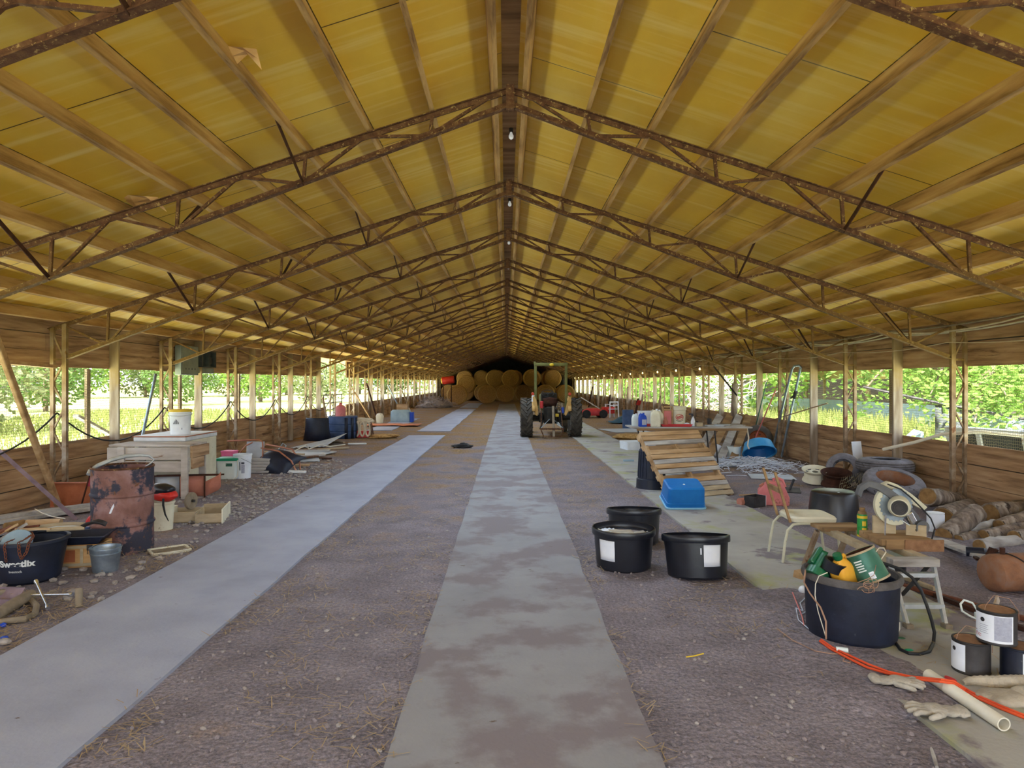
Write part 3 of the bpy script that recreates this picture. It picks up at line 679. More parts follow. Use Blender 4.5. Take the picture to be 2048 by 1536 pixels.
# ---- wooden box with latch and black tray on it
CB = V((-3.96, 6.33, 0))
t = thing('wooden_chest', 'small orange-tan wooden chest with an iron latch under the black tray', 'chest', CB, 12)
b = MB()
for c, s in (((0, 0, .01), (.40, .25, .02)), ((0, -.12, .11), (.40, .014, .2)), ((0, .12, .11), (.40, .014, .2)), ((-.193, 0, .11), (.014, .23, .2)), ((.193, 0, .11), (.014, .23, .2))): b.box(c, s)
part(t, 'body', b, 'crate_wood', 0, bev=.002)
b = MB()
for c, s in (((0, -.13, .19), (.40, .012, .026)), ((0, -.13, .03), (.40, .012, .026)), ((.03, -.13, .11), (.025, .012, .15))): b.box(c, s)
part(t, 'trim', b, 'pale_wood', 0, bev=.001)
b = MB(); b.box((.10, -.141, .185), (.045, .012, .05)); b.tube([(.085, -.15, .165), (.085, -.155, .13), (.115, -.155, .13), (.115, -.15, .165)], .003, 5); part(t, 'latch', b, 'dark_metal', 0)
b = MB(); b.box((-.09, -.1275, .11), (.13, .004, .11)); part(t, 'stained_panel', b, 'rust_orange', 0, label='darker orange panel')
t = thing('plastic_tray', 'shallow black plastic tray with sloping sides resting on the wooden chest', 'tray', (-4.02, 6.36, .205), 14)
def rect_tray(b, w, d, h, tp, tk=.006, rim=.02):
    o = [(-w / 2, -d / 2), (w / 2, -d / 2), (w / 2, d / 2), (-w / 2, d / 2)]
    def ring(k, z, e): return [V((x * k + math.copysign(e, x), y * k + math.copysign(e, y), z)) for x, y in o]
    rs = [ring(tp, 0, 0), ring(1, h, 0), ring(1, h, rim), ring(1, h + .008, rim), ring(1, h + .008, -tk), ring(tp, tk, -tk)]
    vs = [p for r_ in rs for p in r_]; fs = [(4 * i + j, 4 * i + (j + 1) % 4, 4 * i + 4 + (j + 1) % 4, 4 * i + 4 + j) for i in range(5) for j in range(4)]
    return b.add(vs, fs + [(3, 2, 1, 0), (20, 21, 22, 23)])
b = rect_tray(MB(), .50, .34, .07, .8); part(t, 'body', b, 'black_dusty', 0)
# ---- ground clutter near the left edge
t = thing('lug_wrench', 'chrome cross-shaped lug wrench lying propped on the dirt', 'wrench')
c0 = V((-3.57, 5.2, .075))
for k, (a, e) in enumerate((((-3.725, 5.35, .13), (-3.42, 5.04, .018)), ((-3.83, 5.22, .06), (-3.33, 5.19, .075)))):
    b = MB(); a = V(a); e = V(e); b.tube([a, a.lerp(e, .06), a.lerp(e, .1), a.lerp(e, .9), a.lerp(e, .94), e], [.017, .017, .010, .010, .017, .017], 10); part(t, 'bar', b, 'chrome')
b = MB(); b.tube([(-3.24, 5.12, 0), (-3.265, 5.16, .13)], .026, 14); solo('pipe_stub', 'short grey pipe stub standing in the straw beside the slab', 'pipe', b, 'hose_tan')
b = MB(); b.tube([G(-60, 1262, .045), G(0, 1226, .045), G(30, 1207, .045), G(62, 1190, .045)], .044, 14); solo('thick_hose', 'thick dusty grey-brown hose end pointing in from the edge', 'hose', b, 'hose_tan')
b = MB(); b.tube([G(-40, 1192, .1), G(5, 1184, .08), G(40, 1186, .05), G(62, 1196, .025), G(73, 1212, .025), G(70, 1228, .025), G(50, 1238, .025), G(20, 1241, .025), G(-30, 1248, .025)], .022, 10)
solo('thin_hose', 'thinner brown hose curling round the thick hose', 'hose', b, 'hose_tan')
b = MB(); a = G(-60, 1192, .05); e = G(38, 1196, .05); b.bar(a, e, .17, .006, (0, -.7, .7)); b.bar(a + V((0, -.06, -.02)), e + V((0, -.06, -.02)), .05, .006, (0, -1, .1)); solo('metal_angle', 'purplish bent sheet-metal angle beneath the lettered tub', 'metal strip', b, 'mauve_metal', smooth=0)
b = MB(); b.blob(G(7, 1250, .02), (.022, .02, .018), .2, 1); solo('bottle_cap', 'blue plastic cap nearest the thin hose', 'cap', b, 'deep_blue')
b = MB(); b.blob(G(9, 1275, .02), (.03, .02, .012), .3, 1, 4); solo('bottle_cap', 'blue torn plastic cap lying against a white stone', 'cap', b, 'deep_blue')
b = MB(); b.blob(G(10, 1283, .02), (.045, .03, .022), .3, 2, 9); solo('white_stone', 'smooth white stone beside the slab edge at the frame', 'stone', b, 'stone')
t = thing('tray_lid', 'cream plastic tray lid lying flat on gravel beside the slab', 'lid', (-3.40, 6.82, .0), 38)
b = MB()
def rring(w, d, r, n=5): return [(math.copysign(w / 2 - r, math.cos(R(45 + 90 * q))) + r * math.cos(R(90 * q + 90 * i / n)), math.copysign(d / 2 - r, math.sin(R(45 + 90 * q))) + r * math.sin(R(90 * q + 90 * i / n))) for q in range(4) for i in range(n + 1)]
def rounded(b, prof, n=5):                 # prof: list of (w, d, r, z) rings bottom to top, closed at both ends
    k = 4 * (n + 1); vs = []
    for w_, d_, r_, z_ in prof: vs += [V((x, y, z_)) for x, y in rring(w_, d_, r_, n)]
    fs = [(i * k + j, i * k + (j + 1) % k, (i + 1) * k + (j + 1) % k, (i + 1) * k + j) for i in range(len(prof) - 1) for j in range(k)]
    return b.add(vs, fs + [tuple(range(k))[::-1], tuple(range((len(prof) - 1) * k, len(prof) * k))])
rounded(b, [(.36, .27, .03, .0), (.37, .28, .03, .022), (.35, .26, .025, .026), (.32, .23, .02, .024), (.31, .22, .02, .01)]); part(t, 'lid_body', b, 'cream')
b = MB(); rounded(b, [(.30, .21, .02, .011), (.30, .21, .02, .0135)]); part(t, 'dirt_film', b, 'hose_tan', label='film of dirt inside the lid')
# ---- boards and panels by the wall, left of the drum
b = MB(); b.bar((-6.25, 7.9, .03), (-5.35, 9.05, .05), .14, .045); b.bar((-6.2, 8.1, .075), (-5.3, 9.2, .09), .11, .04); solo('long_plank', 'long weathered grey plank lying along the foot of the left wall', 'plank', b, 'grey_board', smooth=0, bev=.004)
for (px, py, L_, rz, m, lab) in ((88, 1048, .36, 12, 'tan_board', 'short sawn tan wood block behind the lettered tub'), (30, 1052, .2, 70, 'cut_wood', 'round brown log end behind the scrap heap at the edge')):
    c = G(px, py, .05); b = MB(); d = V((math.cos(R(rz)), math.sin(R(rz)), 0)) * L_ / 2; b.tube([c - d, c + d], .058, 14); solo('log', lab, 'log', b, m)
b = MB(); b.bar((-5.83, 7.6, 2.45), (-6.04, 9.12, .02), .085, .06, (1, 0, .1)); solo('leaning_timber', 'long pale timber leaning steeply against the wall near the camera', 'timber', b, 'tan_board', smooth=0, bev=.015)
b = MB(); b.bar((-6.44, 8.5, .90), (-5.33, 8.38, .0), .05, .008, (0, -1, .2)); b.bar((-6.44, 8.52, .88), (-5.33, 8.40, -.01), .008, .05, (0, -1, .2)); solo('steel_angle', 'rust-brown steel angle leaning diagonally on the left wall boards', 'steel bar', b, 'mauve_metal', smooth=0)
b = MB(); b.tube([U(70, 1018, 8.3), U(84, 1026, 8.1), U(104, 1033, 7.95), U(130, 1037, 7.9)], .006, 6); solo('wire_rod', 'thin white bent wire curving over the planks', 'wire', b, 'pipe_white')
b = MB(); M = at(-5.05, 7.6, .02); b.lathe([(.26, .0), (.29, .0), (.305, .03), (.30, .055), (.285, .055), (.275, .03), (.255, .018), (.001, .018), (.001, .0)], 40, M); t = thing('drum_lid', 'round tan drum lid lying rim up behind the black tray', 'lid'); part(t, 'lid_body', b, 'pale_wood')
b = MB(); b.lathe([(.001, .021), (.24, .021), (.24, .024), (.001, .024)], 40, M); part(t, 'lining', b, 'frost', label='whitish lining')
b = MB(); b.lathe([(.02, -.02), (.10, -.02), (.115, 0), (.10, .02), (.02, .02)], 24, frame(V((-4.62, 7.62, .115)), (.3, -1, .1)), closed=True); solo('spoked_rim', 'small red wheel rim standing behind the rusty drum', 'wheel', b, 'red_bright')
b = MB(); b.lathe([(.001, 0), (.07, 0), (.07, .15), (.03, .19), (.03, .21), (.001, .21)], 18, at(-4.33, 7.0)); solo('blue_jug', 'dark blue bottle standing against the foot of the rusty drum', 'bottle', b, 'steel_blue')
t = thing('rusty_sheet', 'orange-rusted sheet-steel panel standing at the wall behind the drum', 'panel', (-5.73, 9.26, 0), 2)
b = MB(); b.box((0, 0, .17), (1.0, .012, .33), rot('X', -6)); part(t, 'sheet', b, 'rust_orange', 0)
b = MB(); b.box((0, -.005, .335), (1.0, .03, .014)); b.box((0, -.01, .008), (1.0, .03, .014)); part(t, 'flange', b, 'rust_pink', 0)
t = thing('warning_sign', 'dark red leaning sign board with pale capital letters, half behind the drum', 'sign', (-5.52, 9.1, .0)); M = rot('Y', 13.5) @ rot('X', -4)
b = MB(M); b.box((0, 0, .40), (.42, .015, .26)); part(t, 'board', b, 'sign_red', 0)
b = MB(M); b.box((-.205, -.012, .27), (.012, .02, .55)); b.box((0, -.012, .53), (.42, .02, .012)); part(t, 'frame', b, 'rust_dark', 0)
text_mesh('GED', .075, M @ X.Translation((-.08, -.011, .455)) @ rot('X', 90), 'pale_letter', t)
# ---- behind the drum on its right
BK = V((-4.0, 7.85, 0))
t = thing('plastic_bucket', 'white plastic bucket half hidden behind the rusty drum', 'bucket', BK)
b = MB(); b.lathe(shell([(.115, 0), (.13, .3), (.14, .305), (.14, .33)], .005), 28); part(t, 'body', b, 'cream')
t = thing('power_tool', 'red and black rounded engine housing resting on the bucket behind the drum', 'tool', BK + V((.03, -.02, .33)), -20)
b = MB(); b.blob((.02, 0, .07), (.17, .1, .075), .15, 3, 2); part(t, 'housing', b, 'red_bright')
b = MB(); b.blob((-.02, 0, .135), (.17, .105, .075), .1, 3, 5); part(t, 'cover', b, 'black_plastic')
b = MB(); b.tube([(.10, -.1, .05), (.12, -.12, -.02), (.16, -.13, -.12), (.22, -.14, -.19)], [.012, .012, .009, .004], 8); part(t, 'strap', b, 'black_rubber')
def open_box(b, w, d, h, tk=.012, hb=None):
    hb = hb or h
    for c, s in (((0, 0, tk / 2), (w, d, tk)), ((0, -d / 2 + tk / 2, h / 2), (w, tk, h)), ((0, d / 2 - tk / 2, hb / 2), (w, tk, hb)), ((-w / 2 + tk / 2, 0, h / 2), (tk, d - 2 * tk, h)), ((w / 2 - tk / 2, 0, h / 2), (tk, d - 2 * tk, h))): b.box(c, s)
    return b
t = thing('wooden_box', 'pale wooden drawer holding a worn round grinding wheel', 'box', (-4.0, 8.36, 0), 8); part(t, 'body', open_box(MB(), .40, .34, .13), 'pale_wood', 0)
t = thing('grinding_wheel', 'dark grey grinding wheel standing on edge in the wooden drawer', 'wheel', (-3.92, 8.4, .235), 0); M = frame(V((0, 0, 0)), (1, -.25, 0))
b = MB(); b.lathe([(.02, -.018), (.10, -.018), (.107, -.012), (.107, .012), (.10, .018), (.02, .018)], 28, M, closed=True); part(t, 'stone', b, 'hose_tan')
b = MB(); b.lathe([(.001, -.05), (.018, -.05), (.018, .05), (.001, .05)], 12, M); part(t, 'axle', b, 'dark_metal')
b = MB(); b.lathe([(.001, 0), (.055, 0), (.06, .16), (.001, .16)], 16, at(-4.13, 8.36, .02)); solo('plastic_jar', 'white cylindrical jar standing in the drawer with the grinding wheel', 'jar', b, 'cream')
t = thing('wooden_box', 'empty pale plywood drawer lying on the gravel beside the slab', 'box', (-3.66, 8.42, 0), 14)
part(t, 'body', open_box(MB(), .30, .56, .12, .014, .15), 'pale_wood', 0)
b = MB(); b.box((.158, 0, .085), (.016, .60, .17)); part(t, 'face_board', b, 'cream', 0)
# rusty trough
t = thing('feed_trough', 'rusty sheet-steel trough with a brown frame behind the drum', 'trough', (-4.72, 10.02, 0), 8)
b = MB()
for c, s in (((0, .12, .32), (.96, .02, .02)), ((-.1, -.02, .16), (.02, .02, .33)), ((.24, -.02, .16), (.02, .02, .33)), ((-.47, -.02, .16), (.02, .02, .33)), ((0, -.03, .33), (.96, .02, .02))): b.box(c, s)
part(t, 'frame', b, 'rust_dark', 0)
b = MB(); b.sheet([[(x, -.02 + .02 * math.sin(x * 9), z) for z in (.02, .17, .32)] for x in (-.1, .0, .12, .24)]); part(t, 'side_panel', b, 'rust_pink', solid=.006)
b = MB(); b.sheet([[(x, -.05 - .03 * i, z + .05 * i) for z in (.02, .14, .24)] for i, x in enumerate((.26, .36, .46, .5))]); part(t, 'bent_panel', b, 'rust_pink', solid=.006)
b = MB(); b.sheet([[(x, -.01, z) for z in (.02, .32)] for x in (-.46, -.12)]); part(t, 'back_panel', b, 'sheet_metal', solid=.006)
# ---- freezer and bench
t = thing('chest_freezer', 'old white chest freezer with rust along its lid edge behind the bench', 'freezer', (-5.45, 11.2, 0))
b = MB(); b.box((0, 0, .40), (.80, 1.16, .76)); part(t, 'cabinet', b, 'cream', 0, bev=.015)
b = MB(); b.box((0, 0, .815), (.82, 1.18, .07)); part(t, 'lid', b, 'white_paint', 0, bev=.015)
b = MB(); b.box((0, 0, .855), (.84, 1.2, .012)); part(t, 'rust_edge', b, 'rust_orange', 0, label='rusted lid edge')
b = MB(); b.box((.0, 0, .863), (.81, 1.17, .006)); part(t, 'lid_panel', b, 'white_paint', 0)
t = thing('bucket_with_lid', 'white plastic bucket with a yellow lid on top of the freezer', 'bucket', (-5.33, 11.05, .866))
b = MB(); b.lathe(shell([(.15, 0), (.163, .31), (.178, .315), (.178, .335), (.165, .34), (.166, .37)], .005), 36); part(t, 'body', b, 'white_plastic')
b = MB(); b.lathe([(.001, .405), (.17, .405), (.178, .40), (.18, .365), (.17, .365), (.17, .39), (.001, .39)], 36); part(t, 'lid', b, 'lid_yellow')
b = MB(); b.tube([(.18 * math.cos(R(a)), .18 * math.sin(R(a)), .325 - .1 * math.sin(R((a - 200) * 180 / 160)) * .3) for a in range(200, 361, 10)], .004, 6); part(t, 'bail', b, 'aluminium')
b = MB()
for i, h in enumerate((.02, .04, .06, .08, .07, .05, .03)): cyl_patch(b, .158, .158, .17, .17 + h, -86 - 4 + i * 5 - 15, -86 - 4 + i * 5 - 12.4, 2, .003)
part(t, 'logo', b, 'print_dark', 0, label='logo of dark upright bars')
b = MB(); cyl_patch(b, .158, .159, .08, .11, -60, -54, 2, .003); part(t, 'label_patch', b, 'print_grey', 0)
t = thing('wooden_bench', 'low whitewashed wooden work bench in front of the chest freezer', 'bench', (0, 0, 0))
x0, x1, y0, y1, z = -5.86, -4.66, 9.95, 10.52, .775
b = MB(); b.box(((x0 + x1) / 2, (y0 + y1) / 2, z), (x1 - x0, y1 - y0, .03)); part(t, 'top', b, 'bench_wood', 0, bev=.004)
for k, (zz, hh) in enumerate(((.66, .18), (.47, .16))):
    b = MB(); b.box(((x0 + x1) / 2, y0 - .02, zz), (x1 - x0, .035, hh)); part(t, 'front_rail', b, 'bench_wood', 0, bev=.004)
b = MB(); b.box((x1 + .02, (y0 + y1) / 2, .68), (.035, y1 - y0, .17)); part(t, 'end_rail', b, 'board_y', 0, bev=.004)
b = MB(); b.box((x1 + .02, (y0 + y1) / 2 - .08, .51), (.035, y1 - y0 - .2, .16)); part(t, 'lower_end_rail', b, 'board_y', 0, bev=.004)
for lx, ly in ((x0 + .22, y0 - .055), (x1 - .05, y0 - .055), (x1 - .05, y1 - .05), (x0 + .22, y1 - .05)):
    b = MB(); b.box((lx, ly, .38), (.1, .04, .76)); part(t, 'leg', b, 'bench_wood', 0, bev=.004)
b = MB(); b.tube([(-6.0, 10.75, .0), (-6.1, 11.3, .75), (-6.33, 12.2, 1.86)], .024, 10); solo('pvc_pipe', 'pale grey pipe leaning on the left wall behind the freezer', 'pipe', b, 'galvanised')
b = MB(); b.bar((-6.63, 10.4, 1.2), (-6.63, 11.4, .80), .09, .04); solo('brace_board', 'short diagonal board outside the netting behind the freezer', 'board', b, 'grey_board', smooth=0)
# ---- beyond the freezer
for k in range(5):
    b = MB(); b.box((0, 0, 0), (1.1 - .1 * k, .14, .05)); solo('stacked_plank', ['bottom', 'second', 'third', 'fourth', 'top'][k] + ' weathered plank of the stack behind the white bucket', 'plank', b, 'grey_board', (-5.0 + .05 * k, 12.75 + .03 * k, .028 + .054 * k), 8 - 5 * k, 'plank stack by the wall', 0, .004)
t = thing('storage_box', 'translucent storage box with a green lid beside the freezer', 'box', (-4.93, 12.02, 0), 4)
b = MB(); rounded(b, [(.29, .28, .04, 0), (.31, .30, .04, .01), (.34, .33, .04, .33), (.36, .35, .04, .335)]); part(t, 'body', b, 'frost')
b = MB(); rounded(b, [(.37, .36, .04, .33), (.38, .37, .04, .34), (.38, .37, .04, .365), (.35, .34, .04, .375)]); part(t, 'lid', b, 'green_lid')
b = MB(); b.box((.05, -.162, .26), (.11, .003, .055)); part(t, 'label_patch', b, 'can_green', 0)
b = MB(); b.tube([(.19, -.15, .34), (.21, -.17, .2), (.2, -.18, .06), (.14, -.2, .01)], .008, 6); part(t, 'handle', b, 'pipe_white')
t = thing('pink_box', 'bright pink plastic box on the plank stack behind the green lid', 'box', (-5.22, 12.75, .275), -8)
b = MB(); rounded(b, [(.22, .2, .02, 0), (.24, .22, .02, .13)]); part(t, 'body', b, 'pink')
b = MB(); rounded(b, [(.25, .23, .02, .13), (.25, .23, .02, .15)]); part(t, 'lid', b, 'pink')
t = thing('plastic_bucket', 'white upright pail with black print standing on the dirt beyond the freezer', 'bucket', (-4.72, 12.1, 0))
b = MB(); b.lathe(shell([(.135, 0), (.148, .33), (.157, .335), (.157, .40), (.162, .405), (.162, .43)], .006), 36); part(t, 'body', b, 'white_plastic')
b = MB(); cyl_patch(b, .142, .150, .15, .30, -90, -84, 2, .004); cyl_patch(b, .149, .15, .26, .295, -78, -58, 4, .003); part(t, 'print', b, 'print_dark', 0)
b = MB(); cyl_patch(b, .143, .149, .1, .25, -78, -56, 4, .003); part(t, 'small_print', b, 'print_grey', 0)
b = MB(); b.tube([(.16 * math.cos(R(a)), .16 * math.sin(R(a)), .37 - .0015 * (a + 80)) for a in range(-80, 10, 10)], .003, 5); part(t, 'bail', b, 'dark_metal')
# tube chair frame
t = thing('tube_chair', 'overturned chair of bent copper-coloured tube with a grey back panel', 'chair', (-4.86, 13.0, 0))
b = MB(); b.tube([(-.5, .0, .58), (-.2, -.02, .60), (.12, -.04, .61), (.19, -.05, .57), (.2, -.06, .45), (.2, -.07, .3), (.16, -.08, .2), (.0, -.1, .12)], .016, 8); part(t, 'upper_frame', b, 'copper')
b = MB(); b.tube([(-.42, -.2, .08), (-.28, -.15, .25), (-.2, -.1, .4), (-.12, -.08, .5), (0, -.06, .56)], .014, 8); part(t, 'lower_frame', b, 'copper')
b = MB(); b.box((.02, .03, .40), (.34, .02, .34), rot('X', -8)); part(t, 'back_panel', b, 'sheet_metal', 0, bev=.005)
# wheelbarrow tray
t = thing('wheelbarrow', 'overturned dark wheelbarrow tray with rusty tube handles', 'wheelbarrow', (-4.42, 13.1, .0), -28)
b = MB(rot('X', 28)); g = []
for i in range(9):
    u = i / 8; g.append([(-.45 + .95 * u, -.34 + .68 * j / 8, .08 + .33 * math.sin(math.pi * min(1, .12 + .80 * u)) * (1 - (abs(j - 4) / 4.6) ** 2.6)) for j in range(9)])
b.sheet(g); part(t, 'tray', b, 'black_dusty', solid=.012)
for s in (-1, 1):
    b = MB(); b.tube([(-.55, s * .2, .47), (-.2, s * .2, .44), (.2, s * .17, .40), (.45, s * .1, .22), (.52, s * .06, .04)], .016, 8); part(t, 'handle', b, 'copper')
# debris boards
rn = random.Random(11)
deb = [(-5.35, 14.2, .04, 1.1, 20, 'grey_board'), (-4.7, 14.0, .03, .9, -25, 'rust_steel'), (-4.25, 13.55, .05, .6, 5, 'tan_board'), (-4.35, 12.75, .03, .7, 8, 'grey_board'), (-4.0, 12.72, .03, .45, -6, 'white_paint'), (-5.6, 15.2, .05, 1.2, 40, 'grey_board'), (-5.2, 15.4, .10, 1.3, -12, 'pale_wood'), (-4.6, 15.3, .03, 1.0, 33, 'grey_board'), (-5.8, 16.2, .04, 1.4, 10, 'tan_board'), (-4.5, 14.6, .07, 1.1, 60, 'rust_steel'), (-4.1, 15.0, .03, .6, -35, 'rust_dark'), (-5.0, 16.4, .05, 1.5, -8, 'grey_board'), (-4.4, 17.2, .03, .8, 30, 'pale_wood'), (-4.9, 19.3, .03, .9, -40, 'pale_wood'), (-4.1, 18.6, .03, .5, 20, 'white_paint')]
for x, y, z, L_, rz, m in deb:
    b = MB(); b.box((0, 0, 0), (L_, rn.uniform(.07, .15), .035), rot('Y', rn.uniform(-2, 2))); solo('scrap_board', 'weathered scrap board scattered in the rubbish along the left wall', 'board', b, m, (x, y, z), rz, 'scrap boards by the left wall', 0, .003)
for x, y, w_, d_, rz, lab in ((-4.55, 14.75, .9, .7, 18, 'white sheet lying flat among the scrap boards, nearer one'), (-4.7, 16.0, 1.0, .9, -20, 'whitish sheet lying flat among the scrap boards, further one'), (-5.1, 13.75, .7, .5, 30, 'white slab propped behind the wheelbarrow tray')):
    b = MB(); b.box((0, 0, 0), (w_, d_, .012), rot('X', 2)); solo('flat_sheet', lab, 'sheet', b, 'sheet_metal', (x, y, .03), rz, smooth=0)
b = MB(); b.tube([U(552, 906, 13.4), U(566, 886, 13.7), U(572, 891, 13.6), U(566, 912, 13.3)], .01, 6); solo('metal_strap', 'upright loop of bright metal strap beside the wheelbarrow', 'strap', b, 'tin_blue')
b = MB(); b.tube([U(585, 905, 14.6), U(600, 896, 14.8), U(612, 890, 15), U(618, 898, 15), U(640, 890, 15.5), U(660, 893, 16), U(690, 889, 17)], .014, 6); solo('bent_conduit', 'long bent white conduit wandering over the rubbish', 'pipe', b, 'pipe_white')
# tanks
t = thing('barrel_half', 'dark grey half barrel shell standing nearest on the left wall', 'barrel', (-5.62, 20.1, 0), -60)
b = MB(); b.lathe([(.40, 0), (.34, .3), (.32, .64), (.31, .67)], 18, a0=-120, a1=80); part(t, 'shell_wall', b, 'black_dusty', solid=.02)
t = thing('barrel_half', 'blue-black ribbed barrel shell beside the grey half barrel', 'barrel', (-5.05, 20.9, 0), -90)
b = MB(); b.lathe([(.44, 0), (.45, .2), (.43, .22), (.45, .24), (.45, .42), (.43, .44), (.45, .46), (.44, .66), (.42, .68)], 24, a0=-170, a1=170); part(t, 'shell_wall', b, 'steel_blue', solid=.02)
b = MB(); b.lathe([(.001, .66), (.43, .66), (.43, .675), (.001, .675)], 24); part(t, 'top', b, 'black_dusty')
for k in range(3):
    b = MB(); b.lathe([(.46, 0), (.465, .64)], 3, a0=20 + 25 * k, a1=32 + 25 * k); part(t, 'rib', b, 'black_dusty', solid=.02)
t = thing('poultry_feeder', 'red bell-shaped can standing on the blue-black barrel shell', 'can', (-5.12, 20.9, .675))
b = MB(); b.lathe([(.001, 0), (.155, 0), (.155, .04), (.15, .05), (.15, .27), (.12, .32), (.05, .35), (.05, .39), (.001, .39)], 28); part(t, 'body', b, 'red_plastic')
b = MB(); b.lathe([(.001, .39), (.035, .39), (.035, .42), (.001, .42)], 14); part(t, 'cap', b, 'red_paint')
b = MB(); g = []
for i in range(5):
    g.append([V((-5.55, 17.4, .03)).lerp(V((-4.75, 17.7, .03)), j / 24).lerp(V((-5.1, 20.0, .06)).lerp(V((-4.45, 18.9, .30)), j / 24), i / 4) + V((0, 0, .012 * math.sin(j * 2.1))) for j in range(25)])
b.sheet(g); solo('roofing_sheet', 'corrugated roofing sheet sloping on the rubbish before the barrel shells', 'sheet', b, 'sheet_metal', solid=.004)
# gate
t = thing('pipe_gate', 'dark pipe gate in the gap of the left wall', 'gate', (-6.62, 25.85, 0))
for k, zz in enumerate((.2, .45, .7, .95, 1.25)):
    b = MB(); b.tube([(0, -1.35, zz), (0, 1.35, zz)], .02, 6); part(t, 'rail', b, 'dark_metal')
for yy in (-1.35, 0, 1.35):
    b = MB(); b.tube([(0, yy, 0), (0, yy, 1.27)], .022, 6); part(t, 'upright', b, 'dark_metal')
# hose coil on a stand
t = thing('hose_coil', 'pale hose coiled and draped over a rusty stand', 'hose', (-4.42, 20.9, 0))
b = MB()
for k in range(5):
    b.tube([(.05 * k - .12 + .26 * math.cos(q), .06 * math.sin(q * 2 + k), .48 + .05 * math.sin(q + k) + .02 * k) for q in [2 * math.pi * j / 16 for j in range(17)]], .03, 7, False)
for k in range(3):
    b.tube([(-.18 + .17 * k + .07 * math.cos(q), -.1, .28 + .22 * math.sin(q)) for q in [2 * math.pi * j / 16 for j in range(17)]], .03, 7, False)
part(t, 'coil', b, 'hose_pale')
for lx, ly in ((-.3, -.12), (.3, -.12), (.3, .12), (-.3, .12)):
    b = MB(); b.tube([(lx, ly, 0), (lx * .8, ly * .8, .45)], .018, 6); part(t, 'leg', b, 'rust_steel')
b = MB(); b.box((0, 0, .12), (.4, .2, .2)); part(t, 'red_base', b, 'red_paint', 0, label='red base')
b = MB(); b.blob(U(765, 872, 20.8) * 1.0, (.45, .2, .07), .6, 3, 3); solo('hay_clump', 'brown clump of old hay on the dirt beyond the hose coil', 'hay', b, 'hay')
t = thing('plastic_tote', 'big rounded pale blue plastic tote on its side by the left wall', 'tote', (-4.55, 29.2, 0), 0)
b = MB(); rounded(b, [(.82, .5, .12, 0), (.86, .54, .14, .1), (.84, .52, .16, .46), (.7, .42, .16, .54)]); part(t, 'body', b, 'tin_blue')
b = MB(); rounded(b, [(.12, .5, .05, .02), (.14, .54, .06, .1), (.13, .5, .06, .44)]); b.v = [p + V((.48, .05, 0)) for p in b.v]; part(t, 'blue_end', b, 'deep_blue', label='bright blue end')
b = MB(); b.sheet([[(-.9 + .3 * i, -.5 + .3 * j, .03 + .035 * noise.noise(V((i * 1.3, j * 1.7, 1)))) for j in range(5)] for i in range(8)]); solo('orange_tarp', 'crumpled orange-brown tarp flat on the ground before the pale tote', 'tarp', b, 'tarp_orange', (-4.6, 26.6, .03), solid=.006)
b = MB(); b.blob(U(722, 875, 21.2), (.001, .001, .001), 0, 1)
b = MB(); b.lathe([(.001, 0), (.14, 0), (.17, .3), (.12, .4), (.001, .42)], 16, at(-5.35, 28.6)); solo('feed_sack', 'rounded pale sack slumped beside the plastic tote', 'sack', b, 'cream')
b = MB(); rounded(b, [(.5, .35, .04, 0), (.5, .35, .04, .34)]); solo('tan_crate', 'tan box on the ground behind the pale tote', 'box', b, 'tan_board', (-4.75, 31.0, .4)); 
b = MB(); rounded(b, [(.55, .4, .04, 0), (.55, .4, .04, .4)]); solo('grey_crate', 'grey box under the tan box behind the pale tote', 'box', b, 'screen_dark', (-4.75, 31.0, 0))
for x0, y0, z0, x1, y1, z1, m, lab in ((-6.3, 27.6, 1.5, -5.3, 27.2, 0, 'tan_board', 'brown pole leaning on the wall beyond the gate'), (-6.3, 30.5, 1.7, -5.7, 30.0, 0, 'rust_dark', 'dark rusty bar leaning on the left wall near the tote'), (-6.3, 23.2, 1.2, -5.9, 22.6, 0, 'column_steel', 'short pale board leaning beside the gate'), (-6.3, 36, 1.6, -5.4, 35.4, 0, 'galvanised', 'pale pole leaning on the left wall far down'), (-6.3, 40, 1.6, -5.5, 39, 0, 'column_steel', 'whitish leaning board furthest along the left wall')):
    b = MB(); b.bar((x0, y0, z0), (x1, y1, z1), .06, .04); solo('leaning_pole', lab, 'pole', b, m, smooth=0)
b = MB(); rn = random.Random(5)
for k in range(260):
    c = V((max(-6.0, min(-3.6, rn.gauss(-4.8, .6))), rn.gauss(46.5, 1.2), 0)); h = max(0.05, .75 - abs(c.x + 5.2) * .35) * rn.random()
    b.tube([c + V((0, 0, h)), c + V((rn.uniform(-.3, .3), rn.uniform(-.2, .2), h + rn.uniform(-.05, .3))), c + V((rn.uniform(-.5, .5), rn.uniform(-.2, .2), h + rn.uniform(-.1, .2)))], .012, 3)
b.blob((-4.9, 46.6, .15), (1.1, 1.1, .35), .4, 3, 8)
solo('hay_heap', 'loose grey heap of hay and wire by the left wall before the bales', 'hay', b, 'twig_grey', kind='stuff')
